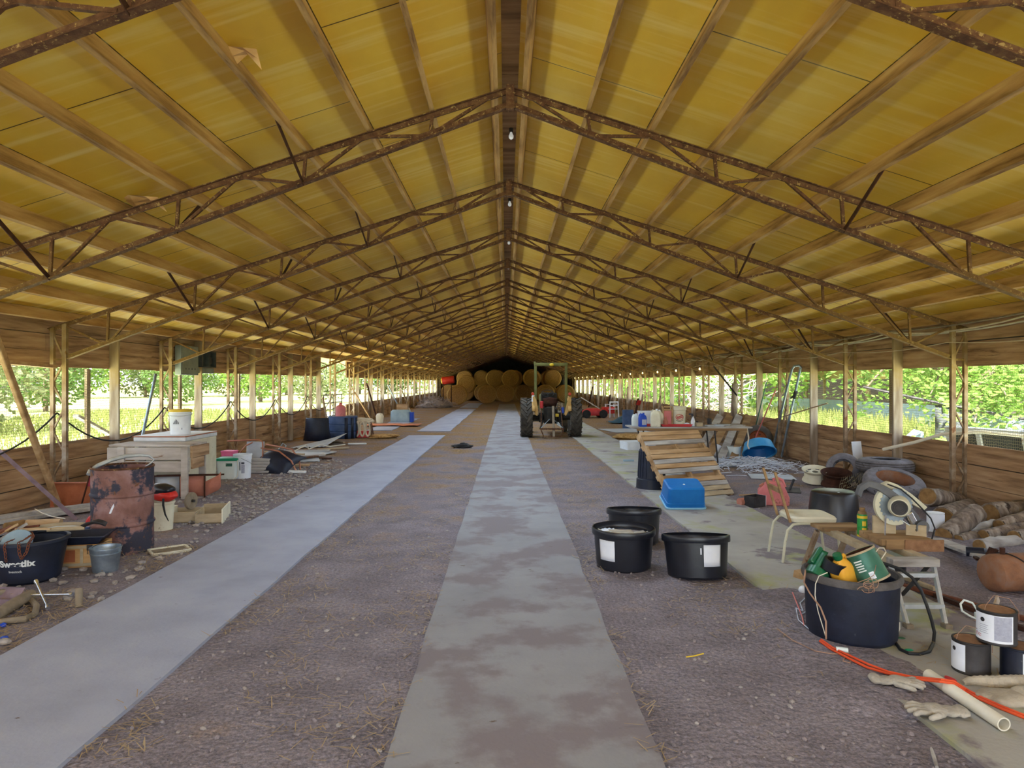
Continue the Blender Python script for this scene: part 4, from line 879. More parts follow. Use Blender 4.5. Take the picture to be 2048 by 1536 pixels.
# ================================================================ right side of the barn
# ---- three black stock tubs
def stock_tub(loc, lab, tilt=0, r=.292, h=.365, rz=0):
    t = thing('stock_tub', lab, 'tub', loc, rz, 'black stock tubs on the dirt'); t.rotation_euler = (R(tilt), 0, R(rz))
    b = MB(); b.lathe(shell([(r * .80, 0), (r * .85, .015), (r * .93, h - .06), (r * .985, h - .058), (r * 1.0, h - .05), (r * 1.0, h - .012), (r * .985, h), (r * .965, h)], .01), 48); part(t, 'body', b, 'black_plastic')
    return t
t = stock_tub((1.09, 6.26, .0), 'black round stock tub holding crumpled tan cloth, nearest of the three')
b = MB(); cyl_patch(b, .252, .268, .10, .285, -152, -117, 8, .006); part(t, 'paper_label', b, 'paper', solid=.001)
b = MB(); b.lathe([(.001, .27), (.262, .27), (.262, .29), (.001, .30)], 36); part(t, 'silt', b, 'dirt', label='brown silt filling the tub')
for k, (x, y, s, m, lab) in enumerate(((-.07, -.02, .12, 'cloth_tan', 'crumpled pale cloth lying on the silt in the stock tub'), (.10, -.08, .10, 'glove', 'tan rag folded at the near side inside the stock tub'), (-.15, .06, .07, 'paper', 'white scrap of cloth at the far edge inside the stock tub'))):
    b = MB(); g = [[(s * (i - 3) / 3 * 1.3, s * (j - 3) / 3, .012 + .035 * abs(noise.noise(V((i * .9 + k * 5, j * .9, k))))) for j in range(7)] for i in range(7)]; b.sheet(g)
    solo('rag', lab, 'cloth', b, m, (1.09 + x, 6.26 + y, .298), 25 * k, smooth=60, solid=.005)
stock_tub((1.37, 7.2, -.005), 'empty black stock tub standing behind the one with the cloth', -6)
t = stock_tub((1.69, 5.97, -.01), 'black stock tub tilted away with a large white paper label on its side', -9, .297)
b = MB(); cyl_patch(b, .258, .272, .11, .29, -92, -58, 10, .006); part(t, 'paper_label', b, 'paper', solid=.001)
b = MB(); cyl_patch(b, .264, .27, .21, .265, -98, -95.5, 2, .006); part(t, 'barcode_strip', b, 'paper', solid=.001)

# ---- trash can, pallet, blue bin
t = thing('trash_can', 'upturned black ribbed dustbin behind the wooden pallet', 'dustbin', (2.33, 10.82, .02))
b = MB(); b.lathe([(.001, .63), (.175, .63), (.19, .61), (.215, .16), (.235, .15), (.24, .02), (.245, 0), (.225, 0), (.21, .15), (.18, .58), (.001, .60)], 40); part(t, 'body', b, 'black_dusty')
b = MB()
for k in range(22):
    a = R(360 * k / 22 + 4); b.bar((.193 * math.cos(a), .193 * math.sin(a), .59), (.214 * math.cos(a), .214 * math.sin(a), .18), .022, .014, (math.cos(a), math.sin(a), 0))
part(t, 'rib', b, 'black_dusty', 0)
p0 = V((2.40, 9.72, .02)); p1 = V((3.46, 10.22, .02)); p2 = p0 + V((-.24, .75, .90))
PU = (p1 - p0).normalized(); PV = (p2 - p0); PV = (PV - PU * PV.dot(PU)).normalized(); PN = PU.cross(PV)
if PN.y > 0: PN = -PN
PM = X.Identity(4)
for i in range(3): PM[i][0], PM[i][1], PM[i][2], PM[i][3] = PU[i], PV[i], PN[i], p0[i]
t = thing('wooden_pallet', 'wooden pallet of tan and grey slats leaning back on the black dustbin', 'pallet'); t.matrix_world = PM
WP, HP = 1.16, 1.22
for u in (.03, WP / 2, WP - .03):
    b = MB(); b.box((u, HP / 2, -.055), (.04, HP, .09)); part(t, 'stringer', b, 'tan_board', 0, bev=.003)
rn = random.Random(4)
cols = ['board_y', 'tan_board', 'grey_board', None, 'board_y', 'tan_board', 'grey_board', 'tan_board', 'grey_board', None, 'tan_board', 'grey_board', 'pale_wood', 'pale_wood']
names = []
v = HP - .05; ps = HP / 14
for k, c in enumerate(cols):
    v = HP - .045 - k * (HP - .09) / 13
    if c is None: continue
    ln = WP + rn.uniform(-.01, .01)
    b = MB(); b.box((WP / 2 + rn.uniform(-.006, .006), v, .002), (ln, .072, .018), rot('Z', rn.uniform(-.6, .6))); part(t, 'slat', b, 'grey_board' if c == 'grey_board' else ('pale_wood' if c == 'pale_wood' else 'tan_board'), 0, bev=.002)
for k in range(7):
    b = MB(); b.box((WP / 2, .06 + k * (HP - .12) / 6, -.11), (WP, .085, .018)); part(t, 'rear_slat', b, 'tan_board', 0, bev=.002)
for k, (x, y, L_, rz) in enumerate(((3.62, 10.1, .3, 20), (3.7, 9.95, .25, -15))):
    b = MB(); b.box((0, 0, 0), (L_, .03, .015)); solo('wood_splinter', ['longer', 'shorter'][k] + ' broken wood splinter at the foot of the pallet', 'splinter', b, 'tan_board', (x, y, .03), rz, smooth=0)
t = thing('plastic_bin', 'bright blue upturned plastic bin resting in front of the pallet', 'bin', (2.39, 8.93, .028)); t.rotation_euler = (R(15), 0, R(1))
b = MB(); b.v = []; rounded(b, [(.53, .42, .05, 0), (.535, .425, .05, .012), (.52, .41, .05, .014), (.515, .405, .05, .07), (.505, .395, .05, .074), (.48, .36, .05, .265), (.45, .33, .05, .28)], 6)
b.v = [p + V((0, .215, 0)) for p in b.v]; part(t, 'body', b, 'blue_plastic')
b = MB(); rounded(b, [(.545, .435, .055, -.004), (.55, .44, .055, .008), (.545, .435, .055, .018)], 6); b.v = [p + V((0, .215, 0)) for p in b.v]; part(t, 'rim', b, 'blue_trim')
b = MB(); b.lathe([(.001, .281), (.016, .281), (.014, .286), (.001, .287)], 14, at(-.01, .17, 0)); part(t, 'moulding_dot', b, 'frost', label='small white dot')

# ---- work table and what stands on it
t = thing('work_table', 'long grey plank table on dark folding legs behind the pallet', 'table', (3.72, 13.85, 0), 0)
b = MB(); b.box((0, 0, .805), (2.42, .72, .028)); part(t, 'top', b, 'grey_board', 0, bev=.004)
b = MB(); b.box((0, -.34, .77), (2.2, .03, .05)); part(t, 'apron', b, 'board_x', 0)
for x, s in ((-1.05, -1), (.55, 1)):
    for y in (-.28, .28):
        b = MB(); b.tube([(x - s * .08, y, .79), (x + (.22 if s < 0 else 0), y, 0)], .016, 7); part(t, 'leg', b, 'dark_metal')
b = MB(); b.tube([(1.12, -.30, .79), (1.13, -.36, .6), (1.11, -.35, .45), (1.14, -.36, .38)], .014, 6); solo('hanging_strap', 'pale strap hanging from the end of the plank table', 'strap', b, 'hose_pale', (3.72, 13.85, 0))
TZ = .82
def on_table(px, d): return V(((px - HX) / F * d, d, TZ))
def jug(name, lab, p, w_, d_, h, m, rz=0, capm='white_plastic', cut=True):
    t = thing(name, lab, 'jug', p, rz)
    b = MB(); rounded(b, [(w_ * .9, d_ * .9, .02, 0), (w_, d_, .025, .012), (w_, d_, .025, h * .62), (w_ * .85, d_ * .85, .025, h * .78), (w_ * .4, d_ * .5, .02, h * .9), (w_ * .3, d_ * .4, .015, h * .92)], 4); part(t, 'body', b, m)
    b = MB(); b.lathe([(.001, h * .9), (.022, h * .9), (.022, h), (.001, h)], 12, at(w_ * .12, 0, 0)); part(t, 'cap', b, capm)
    b = MB(); b.tube([(-w_ * .12, 0, h * .91), (-w_ * .3, 0, h * .93), (-w_ * .42, 0, h * .8), (-w_ * .44, 0, h * .66)], .011, 6); part(t, 'handle', b, m)
    return t
jug('plastic_jug', 'whitish square jug at the far end of the plank table', on_table(1271, 13.9), .15, .12, .25, 'frost', 5)
t = jug('plastic_jug', 'blue jug with a pale label on the plank table', on_table(1285, 13.62), .16, .11, .28, 'deep_blue', 4, 'deep_blue'); b = MB(); b.box((.02, -.057, .09), (.09, .004, .11)); part(t, 'label_patch', b, 'print_grey', 0)
b = MB(); rounded(b, [(.40, .26, .02, 0), (.42, .28, .02, .28), (.44, .30, .02, .285), (.44, .30, .02, .30)]); solo('white_box', 'white lidded box behind the blue jug on the table', 'box', b, 'white_plastic', on_table(1298, 14.03), 3)
jug('plastic_jug', 'beige rectangular jug in front on the plank table', on_table(1311, 13.6), .20, .15, .36, 'cream', -12, 'paper')
jug('plastic_jug', 'second beige jug, behind the front beige one on the table', on_table(1317, 13.85), .18, .14, .33, 'cream', 10)
t = thing('tin_rack', 'yellow-brown wooden frame holding red tins upright on the table', 'frame', on_table(1335, 13.9), -6)
b = MB()
for c, s in (((-.09, 0, .20), (.025, .1, .40)), ((.09, 0, .20), (.025, .1, .40)), ((0, 0, .39), (.2, .1, .02)), ((0, 0, .01), (.2, .1, .02)), ((0, -.03, .33), (.17, .02, .03))): b.box(c, s)
part(t, 'frame_body', b, 'tan_board', 0, bev=.002)
b = MB(); b.box((0, 0, .165), (.15, .07, .29)); part(t, 'red_panel', b, 'red_plastic', 0, bev=.005)
t = thing('plastic_bucket', 'large whitish bucket with red print standing on the plank table', 'bucket', on_table(1357, 13.95))
b = MB(); b.lathe(shell([(.13, 0), (.147, .32), (.158, .325), (.158, .385), (.162, .39), (.162, .40)], .005), 34); part(t, 'body', b, 'cream')
b = MB()
for k in range(3): b.lathe([(.1405, .15), (.147, .24)], 8, a0=0, a1=1)
b = MB(); wr = lambda x, y, z: V(((.139 + (y + .18) / .32 * .017 + .003) * math.cos(R(-95) + x / .145), (.139 + (y + .18) / .32 * .017 + .003) * math.sin(R(-95) + x / .145), .18 + y))
pts = [wr(.075 * math.cos(q), .06 * math.sin(q), 0) for q in [2 * math.pi * i / 24 for i in range(25)]]; b.tube(pts, .004, 4, False)
for dy in (-.02, 0.0, .02): b.tube([wr(x, dy + .012 * math.sin(x * 40), 0) for x in (-.06, -.03, 0, .03, .06)], .006, 4)
part(t, 'red_print', b, 'print_red')
b = MB(); b.tube([wr(x, -.085 + x * x * 4, 0) for x in (-.07, -.03, 0, .03, .07)], .006, 4); part(t, 'green_print', b, 'can_green')
t = thing('spray_bottle', 'white trigger spray bottle on the plank table', 'bottle', on_table(1386, 13.75), 0)
b = MB(); b.lathe([(.001, 0), (.042, 0), (.045, .1), (.03, .15), (.014, .18), (.014, .2), (.001, .2)], 18); part(t, 'body', b, 'white_plastic')
b = MB(); b.box((-.01, 0, .225), (.03, .025, .06)); b.box((-.045, 0, .245), (.08, .022, .025)); b.bar((-.03, 0, .23), (-.05, 0, .18), .012, .012); part(t, 'trigger', b, 'print_dark', 0, bev=.003)
b = MB(); b.box((.055, 0, .05), (.03, .06, .1)); solo('dark_tin', 'small dark tin beside the spray bottle', 'tin', b, 'black_dusty', on_table(1386, 13.75) + V((.03, .0, 0)), smooth=0, bev=.004)
b = MB(); b.box((0, 0, .04), (.12, .1, .08)); solo('small_box', 'little beige box to the right of the spray bottle', 'box', b, 'pale_wood', on_table(1398, 13.7), 8, smooth=0, bev=.004)
b = MB(); b.blob((0, 0, .03), (.08, .06, .035), .4, 2, 2); solo('white_rag', 'white rag crumpled beside the large bucket on the table', 'cloth', b, 'paper', on_table(1374, 13.8))
for k, (px, d, w_, m, lab) in enumerate(((1293, 13.72, .22, 'red_paint', 'red shallow tray beneath the jugs on the table'), (1352, 13.62, .62, 'red_paint', 'long red tray along the front edge of the table'))):
    b = rect_tray(MB(), w_, .16, .04, .9, rim=.006); solo('red_tray', lab, 'tray', b, m, on_table(px, d), 0, smooth=0)
b = MB(); b.lathe([(.001, 0), (.045, 0), (.045, .13), (.04, .14), (.001, .14)], 16); solo('dark_can', 'small dark can standing at the back of the table', 'can', b, 'dark_metal', on_table(1419, 14.1))
b = MB(); b.lathe([(.001, 0), (.05, 0), (.05, .12), (.02, .16), (.02, .2), (.001, .2)], 16); solo('brown_bottle', 'brown bottle in front of the red tins on the table', 'bottle', b, 'rust_pink', on_table(1331, 13.68))
for k, (px, d, w_, dd, m, lab) in enumerate(((1440, 13.7, .55, .22, 'sheet_metal', 'flat grey sheets of paper near the right of the table'), (1452, 13.95, .75, .2, 'hose_tan', 'brown flat debris lying at the back of the table'), (1468, 13.6, .4, .14, 'grey_board', 'grey board scrap lying on the end of the table'))):
    b = MB(); b.box((0, 0, .012), (w_, dd, .02)); b.box((.06, .02, .03), (w_ * .6, dd * .6, .015)); solo('flat_scrap', lab, 'scrap', b, m, on_table(px, d), 6 * k - 4, smooth=0, bev=.003)
# boards leaning under the table
for k in range(4):
    b = MB(); b.bar((4.1 + .28 * k, 14.7, .02), (4.95 + .22 * k, 15.6, .95), .16, .03, (0, 1, -.4)); solo('leaning_board', ORD[k] + ' grey board leaning in the dark behind the plank table, counting from the pallet', 'board', b, ['grey_board', 'board_x', 'grey_board', 'board_x'][k], smooth=0)
b = MB(); b.lathe([(.001, 0), (.14, 0), (.155, .30), (.145, .30), (.13, .012), (.001, .012)], 22, at(5.05, 14.95)); solo('white_pail', 'small white pail under the end of the plank table', 'pail', b, 'frost')
b = MB(); b.box((0, 0, .13), (.26, .2, .26), rot('Y', 25)); solo('carton', 'tilted whitish carton beside the small white pail', 'carton', b, 'paper', (4.72, 15.05, .04), 20, smooth=0)
b = MB(); b.tube([(6.2, 18.4, 0), (6.22, 18.4, 1.0), (6.25, 18.42, 1.68)], [.095, .09, .08], 12); solo('split_post', 'thick rough broken post standing by the right wall behind the table', 'post', b, 'bark')
b = MB(); rounded(b, [(.75, .55, .04, 0), (.78, .58, .04, .2), (.78, .58, .04, .22)]); solo('foam_box', 'white shallow foam box on the dirt beyond the table leg', 'box', b, 'white_plastic', (3.35, 17.2, 0), 10)

# ---- wheel against the wall, poles
def tyre_prof(R_, w_, rin, n=10):
    pr = []
    for i in range(n + 1):
        a = math.pi * i / n; x = -math.cos(a) * w_ / 2; rr = R_ - (1 - math.sin(a) ** .45) * (R_ - rin) if 0 < i < n else rin
        pr.append((rr, x))
    pr += [(rin, w_ / 2 * .8), (rin + (R_ - rin) * .5, w_ * .36), (R_ - .03, w_ * .25), (R_ - .03, -w_ * .25), (rin + (R_ - rin) * .5, -w_ * .36), (rin, -w_ / 2 * .8)]
    return pr
def tyre(t, R_, w_, rin, m, M=None, grooves=4):
    b = MB(M); b.lathe(tyre_prof(R_, w_, rin), 44, closed=True); part(t, 'tyre', b, m)
    if grooves:
        b = MB(M)
        for k in range(grooves):
            z = (k - (grooves - 1) / 2) * w_ * .17; b.lathe([(R_ - .012, z - .006), (R_ + .0035, z - .006), (R_ + .0035, z + .006), (R_ - .012, z + .006)], 44, closed=True)
        part(t, 'tread_rib', b, 'tyre_dark')
t = thing('spare_wheel', 'mouldy tyre on a rusty wheel leaning on the right wall behind the table', 'wheel', (6.08, 16.3, .34)); M = frame(V((0, 0, 0)), (-.35, -1, .3))
tyre(t, .35, .19, .205, 'tyre_dark', M, 0)
b = MB(M); b.lathe([(.21, -.08), (.215, .06), (.2, .07), (.19, .0), (.1, .02), (.075, .06), (.03, .07), (.001, .07), (.001, -.08)], 30); part(t, 'rim', b, 'rust_orange')
b = MB(M)
for k in range(6): a = R(60 * k); b.lathe([(.001, .03), (.014, .03), (.014, .05), (.001, .05)], 8, X.Translation((.12 * math.cos(a), .12 * math.sin(a), 0)))
part(t, 'bolt', b, 'dark_metal')
t = thing('tube_hoop', 'tall narrow frame of galvanised tube leaning on the right wall', 'frame', (0, 0, 0))
b = MB(); b.tube([(6.26, 15.9, .02), (6.27, 15.5, .8), (6.27, 15.05, 1.6), (6.27, 14.8, 2.0), (6.29, 14.74, 2.07), (6.37, 14.70, 2.08), (6.46 - .02, 14.74, 2.04), (6.44, 14.8, 1.95), (6.41, 14.95, 1.5), (6.36, 15.2, .8), (6.31, 15.45, .02)], .026, 10); part(t, 'tube', b, 'galvanised')
b = MB(); b.tube([(6.415, 14.93, 1.52), (6.40, 15.0, 1.36)], .042, 8); b.tube([(6.40, 15.02, 1.42), (6.33, 15.0, 1.36)], .02, 6); part(t, 'clamp', b, 'dark_metal')
for k, (a, e, r, m, lab) in enumerate((((6.33, 16.4, 1.72), (6.05, 16.75, .02), .014, 'can_green', 'slim green pole leaning beside the wheel'), ((6.36, 15.9, 1.55), (5.95, 16.2, .3), .015, 'red_plastic', 'thin reddish rod leaning across the spare wheel'), ((6.37, 15.3, 1.2), (6.28, 15.65, .0), .03, 'column_steel', 'short whitish stake inside the galvanised frame'), ((6.33, 13.3, 1.3), (6.38, 17.3, .62), .012, 'wire_tan', 'thin brown stick slanting along the right wall netting'))):
    b = MB(); b.tube([a, e], r, 7); solo('leaning_rod', lab, 'rod', b, m)
b = MB(); b.bar((5.72, 18.6, 2.16), (5.95, 17.4, 1.38), .05, .012, (1, 0, 0)); solo('dangling_bar', 'dark flat steel bar dangling loose from a truss above the table', 'steel bar', b, 'dark_metal', smooth=0)

# ---- blue tub and shredded twine
t = thing('blue_tub', 'light blue tub lying tipped towards the camera among shredded twine', 'tub'); M = frame(V((5.52, 14.75, .285)), (-.05, -.52, -.85), (1, 0, 0))
b = MB(M); b.lathe([(.001, -.12), (.26, -.12), (.29, -.10), (.345, .10), (.362, .105), (.362, .125), (.335, .125), (.33, .10), (.275, -.09), (.001, -.10)], 40); part(t, 'body', b, 'blue_light')
b = MB(M); b.lathe([(.001, -.095), (.265, -.095), (.274, -.085), (.327, .09), (.331, .10), (.328, .10), (.26, -.085), (.001, -.09)], 40); part(t, 'inside', b, 'blue_plastic', label='deep blue inside')
b = MB(); rn = random.Random(8)
for k in range(330):
    c = V((rn.gauss(5.0, .5), rn.gauss(13.6, .55), 0)); h = max(.01, .16 - .13 * ((c.x - 5) ** 2 + (c.y - 13.6) ** 2)) * rn.random(); a = rn.uniform(0, 6.28)
    if c.x > 6.3: continue
    d = V((math.cos(a), math.sin(a) * .6, 0)) * rn.uniform(.08, .24); n = V((-d.y, d.x, 0)) * rn.uniform(-.7, .7)
    b.tube([c - d + V((0, 0, h + rn.uniform(0, .03))), c + n + V((0, 0, h + rn.uniform(0, .09))), c + d + V((0, 0, h + rn.uniform(0, .04)))], .0055, 3, False)
solo('shredded_twine', 'tangled heap of pale shredded twine spilling before the blue tub', 'twine', b, 'twine', kind='stuff')
for x, y, w_, d_, rz, m, lab in ((4.78, 12.15, .75, .62, -14, 'sheet_metal', 'flat pale cardboard sheet in front of the twine heap'), (4.75, 14.6, 1.1, .35, 5, 'grey_board', 'flat pale board on the dirt between table and blue tub'), (4.25, 13.9, .8, .6, 12, 'sheet_metal', 'whitish sheet half buried beside the twine heap')):
    b = MB(); b.box((0, 0, 0), (w_, d_, .01)); solo('ground_sheet', lab, 'sheet', b, m, (x, y, .014), rz, smooth=0)
b = MB(); b.box((0, 0, .02), (.5, .3, .02), rot('X', 6)); b.bar((.1, 0, .03), (.16, .05, .19), .03, .02); b.box((-.1, .1, .05), (.3, .03, .05)); solo('scrap_plate', 'dark bent steel scrap plate lying behind the red fuel can', 'scrap', b, 'dark_metal', (4.35, 10.6, 0), -20, smooth=0)

# ---- fuel can and little crate
t = thing('fuel_can', 'faded red plastic fuel can standing on the dirt', 'fuel can', (3.74, 9.45, 0), -18)
pr = [(-.19, 0), (.19, 0), (.205, .03), (.205, .12), (.13, .30), (.09, .325), (-.06, .325), (-.1, .30), (-.2, .2), (-.205, .03)]
b = MB(); b.prism(pr, .23, rot('X', 90) @ X.Translation((0, 0, -.115))); part(t, 'body', b, 'red_plastic', 0, bev=.014)
b = MB(); b.tube([(.02, 0, .31), (.0, 0, .355), (.06, 0, .37), (.12, 0, .345), (.155, 0, .25)], .02, 8); part(t, 'handle', b, 'red_plastic')
b = MB(); b.lathe([(.001, 0), (.035, 0), (.035, .035), (.001, .035)], 16, X.Translation((-.14, 0, .25)) @ rot('Y', -35)); part(t, 'spout_cap', b, 'rust_pink')
t = thing('metal_crate', 'little dark metal box with a white punched end before the fuel can', 'box', (3.43, 9.30, 0), 32)
b = open_box(MB(), .25, .16, .15, .006); part(t, 'body', b, 'dark_metal', 0)
b = MB(); b.box((.129, 0, .075), (.008, .16, .15)); part(t, 'end_plate', b, 'paper', 0)
b = MB()
for i in range(4):
    for j in range(5): b.box((.1335, -.06 + .03 * j, .03 + .032 * i), (.002, .016, .018))
part(t, 'punched_holes', b, 'print_dark', 0)
b = MB(); b.lathe([(.001, 0), (.055, 0), (.055, .09), (.001, .09)], 14, frame(V((3.22, 9.32, .055)), (1, .4, 0))); solo('rusty_tin', 'small rusty tin lying beside the punched metal box', 'tin', b, 'rust_pink')

# ---- wheel rims and tyres
def rim(lab, loc, r, h, m, holes):
    t = thing('wheel_rim', lab, 'wheel rim', loc); t.rotation_euler = (R(13), R(-4), 0); t.location.z += .05
    b = MB(); b.lathe([(r * .86, 0), (r * .95, .0), (r * .9, .03), (r * .8, .06), (r * .8, h * .7), (r * .93, h * .88), (r, h * .95), (r, h), (r * .95, h * 1.0), (r * .9, h * .9), (r * .77, h * .68), (r * .77, .08), (r * .84, .03)], 40, closed=True); part(t, 'barrel', b, m)
    hh = h; h = hh if holes else hh * .35
    b = MB(); b.lathe([(.05, h * .78), (.09, h * .80), (r * .5, h * .74), (r * .79, h * .68), (r * .79, h * .64), (.05, h * .74)], 36, closed=True); part(t, 'disc', b, m)
    if holes:
        b = MB()
        for k in range(7):
            a = 360 / 7 * k; b.prism([(r * .46, 0), (r * .68, -.03), (r * .7, .03)], .012, at(0, 0, h * .70, a)); 
        part(t, 'vent_hole', b, 'print_dark', 0, label='dark wedge-shaped openings')
rim('white painted wheel rim lying on the dirt by the right wall', (5.17, 11.3, .02), .21, .2, 'cream', True)
rim('rusty brown wheel rim lying open side up beside the white one', (5.35, 10.95, .0), .235, .215, 'rust_dark', False)
t = thing('car_tyre', 'upper tyre of the stack by the right wall', 'tyre', (5.98, 10.65, .40), group='tyres by the right wall'); tyre(t, .41, .22, .22, 'tyre', None, 4)
for k in range(44):
    pass
t = thing('car_tyre', 'worn lower tyre of the stack by the right wall', 'tyre', (5.99, 10.68, .155), group='tyres by the right wall'); tyre(t, .41, .25, .22, 'tyre_dark', None, 0)
t = thing('car_tyre', 'tyre still on a rusty rim, lying tilted against the tyre stack', 'tyre', (5.55, 9.66, .25), group='tyres by the right wall'); M = rot('X', 20)
tyre(t, .405, .22, .25, 'tyre', M, 0)
b = MB(M); b.lathe([(.255, -.08), (.262, .085), (.25, .095), (.235, .07), (.222, -.02), (.235, -.08)], 40, closed=True); part(t, 'rim', b, 'tank_rust')
t = thing('car_tyre', 'small dusty tyre half hidden between rusty rim and tyre stack', 'tyre', (5.62, 11.25, .27), group='tyres by the right wall'); tyre(t, .27, .15, .15, 'tyre', frame(V((0, 0, 0)), (-.5, -.8, .35)), 0)
b = MB(); b.box((0, 0, .3), (.24, .01, .46), rot('X', -8)); solo('plastic_board', 'white plastic panel standing on the right wall behind the tyres', 'panel', b, 'white_plastic', (6.2, 11.9, .14), 25, smooth=0)
b = MB(); b.sheet([[(5.2 + .16 * i, 10.55 - .02 * j + .05 * i, .02 + .05 * j + .03 * math.sin(i * 1.3 + j)) for j in range(6)] for i in range(6)]); solo('chicken_wire', 'rumpled piece of wire netting draped between rusty rim and tyres', 'netting', b, 'wire_net_flat')
b = MB(); b.tube([(5.78, 10.35, .68), (6.05, 10.0, .82), (6.3, 9.75, .96), (6.62, 9.4, 1.02), (7.1, 8.9, .97), (7.8, 8.0, .8)], .024, 9); solo('pvc_hoop', 'pale bent plastic pipe arching out over the right wall', 'pipe', b, 'pipe_white')

# ---- black basin, chair
t = thing('black_basin', 'upturned glossy black basin behind the chair', 'basin', (3.99, 8.22, 0))
b = MB(); b.lathe([(.001, .39), (.22, .39), (.25, .375), (.262, .35), (.295, .03), (.31, .025), (.31, 0), (.29, 0), (.28, .02), (.245, .34), (.001, .36)], 44); part(t, 'body', b, 'black_plastic')
b = MB(); b.lathe([(.001, .391), (.012, .391), (.012, .394), (.001, .394)], 12, at(-.02, -.16)); part(t, 'moulding_dot', b, 'paper', label='small white dot')
t = thing('dining_chair', 'old tube-legged chair with a cream padded seat and bare wooden back rails', 'chair', (2.90, 6.5, 0), -4)
for k, y in enumerate((-.2, .2)):
    b = MB(); b.tube([(-.30, y * 1.05, 0), (-.275, y, .2), (-.25, y, .32), (-.2, y, .375), (-.13, y, .385), (.17, y, .385)], .0125, 9); part(t, 'rear_leg', b, 'saw_cream')
    b = MB(); b.tube([(.1, y, .385), (.17, y, .375), (.2, y, .32), (.24, y * 1.05, 0)], .0125, 9); part(t, 'front_leg', b, 'saw_cream')
    b = MB(); b.bar((-.22, y * .9, .39), (-.36, y * .9, .86), .03, .022, (1, 0, 0)); part(t, 'back_rail', b, 'board_x', 0, bev=.004)
b = MB(); rounded(b, [(.40, .40, .06, .392), (.42, .42, .07, .40), (.425, .425, .07, .43), (.40, .40, .07, .447), (.3, .3, .06, .452)], 6); part(t, 'seat', b, 'cream')
b = MB(); b.box((-.30, 0, .68), (.02, .36, .05), rot('Y', -16)); part(t, 'cross_rail', b, 'board_x', 0)

# ---- makeshift saw bench: planks on a folding aluminium step
t = thing('saw_bench', 'makeshift plank bench on folding aluminium step legs beside the big black tub', 'bench')
BX, BY0, BY1, BZ = 2.96, 4.86, 6.12, .42
b = MB(); b.box((BX, BY0 + .05, BZ - .02), (.34, .09, .055)); part(t, 'near_tread', b, 'grey_board', 0, bev=.004)
b = MB(); b.bar((BX - .12, BY0 + .1, BZ - .025), (BX - .10, BY1, BZ - .03), .07, .05); b.bar((BX + .13, BY0 + .1, BZ - .025), (BX + .12, BY1, BZ - .03), .07, .05); part(t, 'side_rail', b, 'pale_wood', 0, bev=.004)
b = MB(); b.box((BX + .0, BY1 - .12, BZ + .0), (.40, .24, .03), rot('Z', 4)); part(t, 'far_board', b, 'board_x', 0, bev=.004)
for x in (-.155, .155):
    b = MB(); b.bar((BX + x * 1.0, BY0 + .06, BZ - .05), (BX - .07 + x * .85, BY0 - .22, .03), .035, .022, (1, 0, 0)); part(t, 'front_leg', b, 'aluminium', 0, bev=.002)
    b = MB(); b.box((BX - .07 + x * .85, BY0 - .23, .025), (.05, .06, .05)); part(t, 'rubber_foot', b, 'hose_tan', 0, bev=.004)
    b = MB(); b.bar((BX + x, BY0 + .10, BZ - .05), (BX + x * 1.1, BY0 + .5, .0), .026, .014, (1, 0, 0)); part(t, 'back_leg', b, 'dark_metal', 0)
for f in (.16, .68):
    y = BY0 + .06 - .28 * f; zz = BZ - .05 - .34 * f
    b = MB(); b.box((BX - .06 * f, y, zz), (.31 - .04 * f, .05, .03)); part(t, 'rung', b, 'aluminium', 0, bev=.002)
for x in (-.16, .12):
    b = MB(); b.bar((BX + x, BY1 - .05, BZ - .05), (BX + x - .06, BY1 + .1, 0), .05, .03, (1, 0, 0)); part(t, 'far_leg', b, 'column_steel', 0, bev=.002)
# chop saw
SV = V((3.10, 5.38, BZ + .012))
t = thing('chop_saw', 'dusty grey and cream chop saw with its head raised, on the plank bench', 'saw', SV)
b = MB(); b.box((.0, 0, .035), (.40, .34, .05)); b.box((.02, -.17, .02), (.38, .02, .075)); part(t, 'base', b, 'board_x', 0, bev=.005)
b = MB(); b.box((.12, -.185, .015), (.30, .012, .09)); part(t, 'front_plate', b, 'rust_lid', 0, bev=.003)
b = MB(); b.box((-.06, .05, .13), (.17, .03, .14), rot('Z', -12)); b.box((.15, -.03, .10), (.14, .03, .09), rot('Z', -30)); part(t, 'fence', b, 'pale_wood', 0, bev=.004)
XZ = X(((1, 0, 0, 0), (0, 0, 1, 0), (0, 1, 0, 0), (0, 0, 0, 1)))   # draw in x-z, thickness along y
def SP(px, py): q = U(px, py, SV.y - .03) - SV; return (q.x, q.z)
hc = SP(1796, 1011)
cx_, cz_ = hc
b = MB(); arc = [(cx_ + .165 * math.cos(R(a)), cz_ + .165 * math.sin(R(a))) for a in range(125, 300, 8)] + [(cx_ + .075 * math.cos(R(a)), cz_ + .075 * math.sin(R(a))) for a in range(295, 120, -10)]
b.prism(arc, .035, XZ @ X.Translation((0, 0, .0))); part(t, 'blade_guard', b, 'saw_cream', 0, bev=.004)
b = MB(); te = []
for k in range(48): te.append((cx_ + (.135 if k % 2 else .122) * math.cos(R(7.5 * k)), cz_ + (.135 if k % 2 else .122) * math.sin(R(7.5 * k))))
b.prism(te, .004, XZ @ X.Translation((0, 0, -.006))); part(t, 'blade', b, 'galvanised', 0)
b = MB(); Mm = X.Translation((cx_ - .03, -.10, cz_)) @ rot('Z', -28) @ rot('X', 90); b.lathe([(.001, -.10), (.078, -.10), (.08, .0), (.066, .035), (.001, .035)], 28, Mm); part(t, 'motor', b, 'saw_cream')
b = MB(); b.lathe([(.001, .036), (.058, .034), (.058, .042), (.001, .046)], 28, Mm)
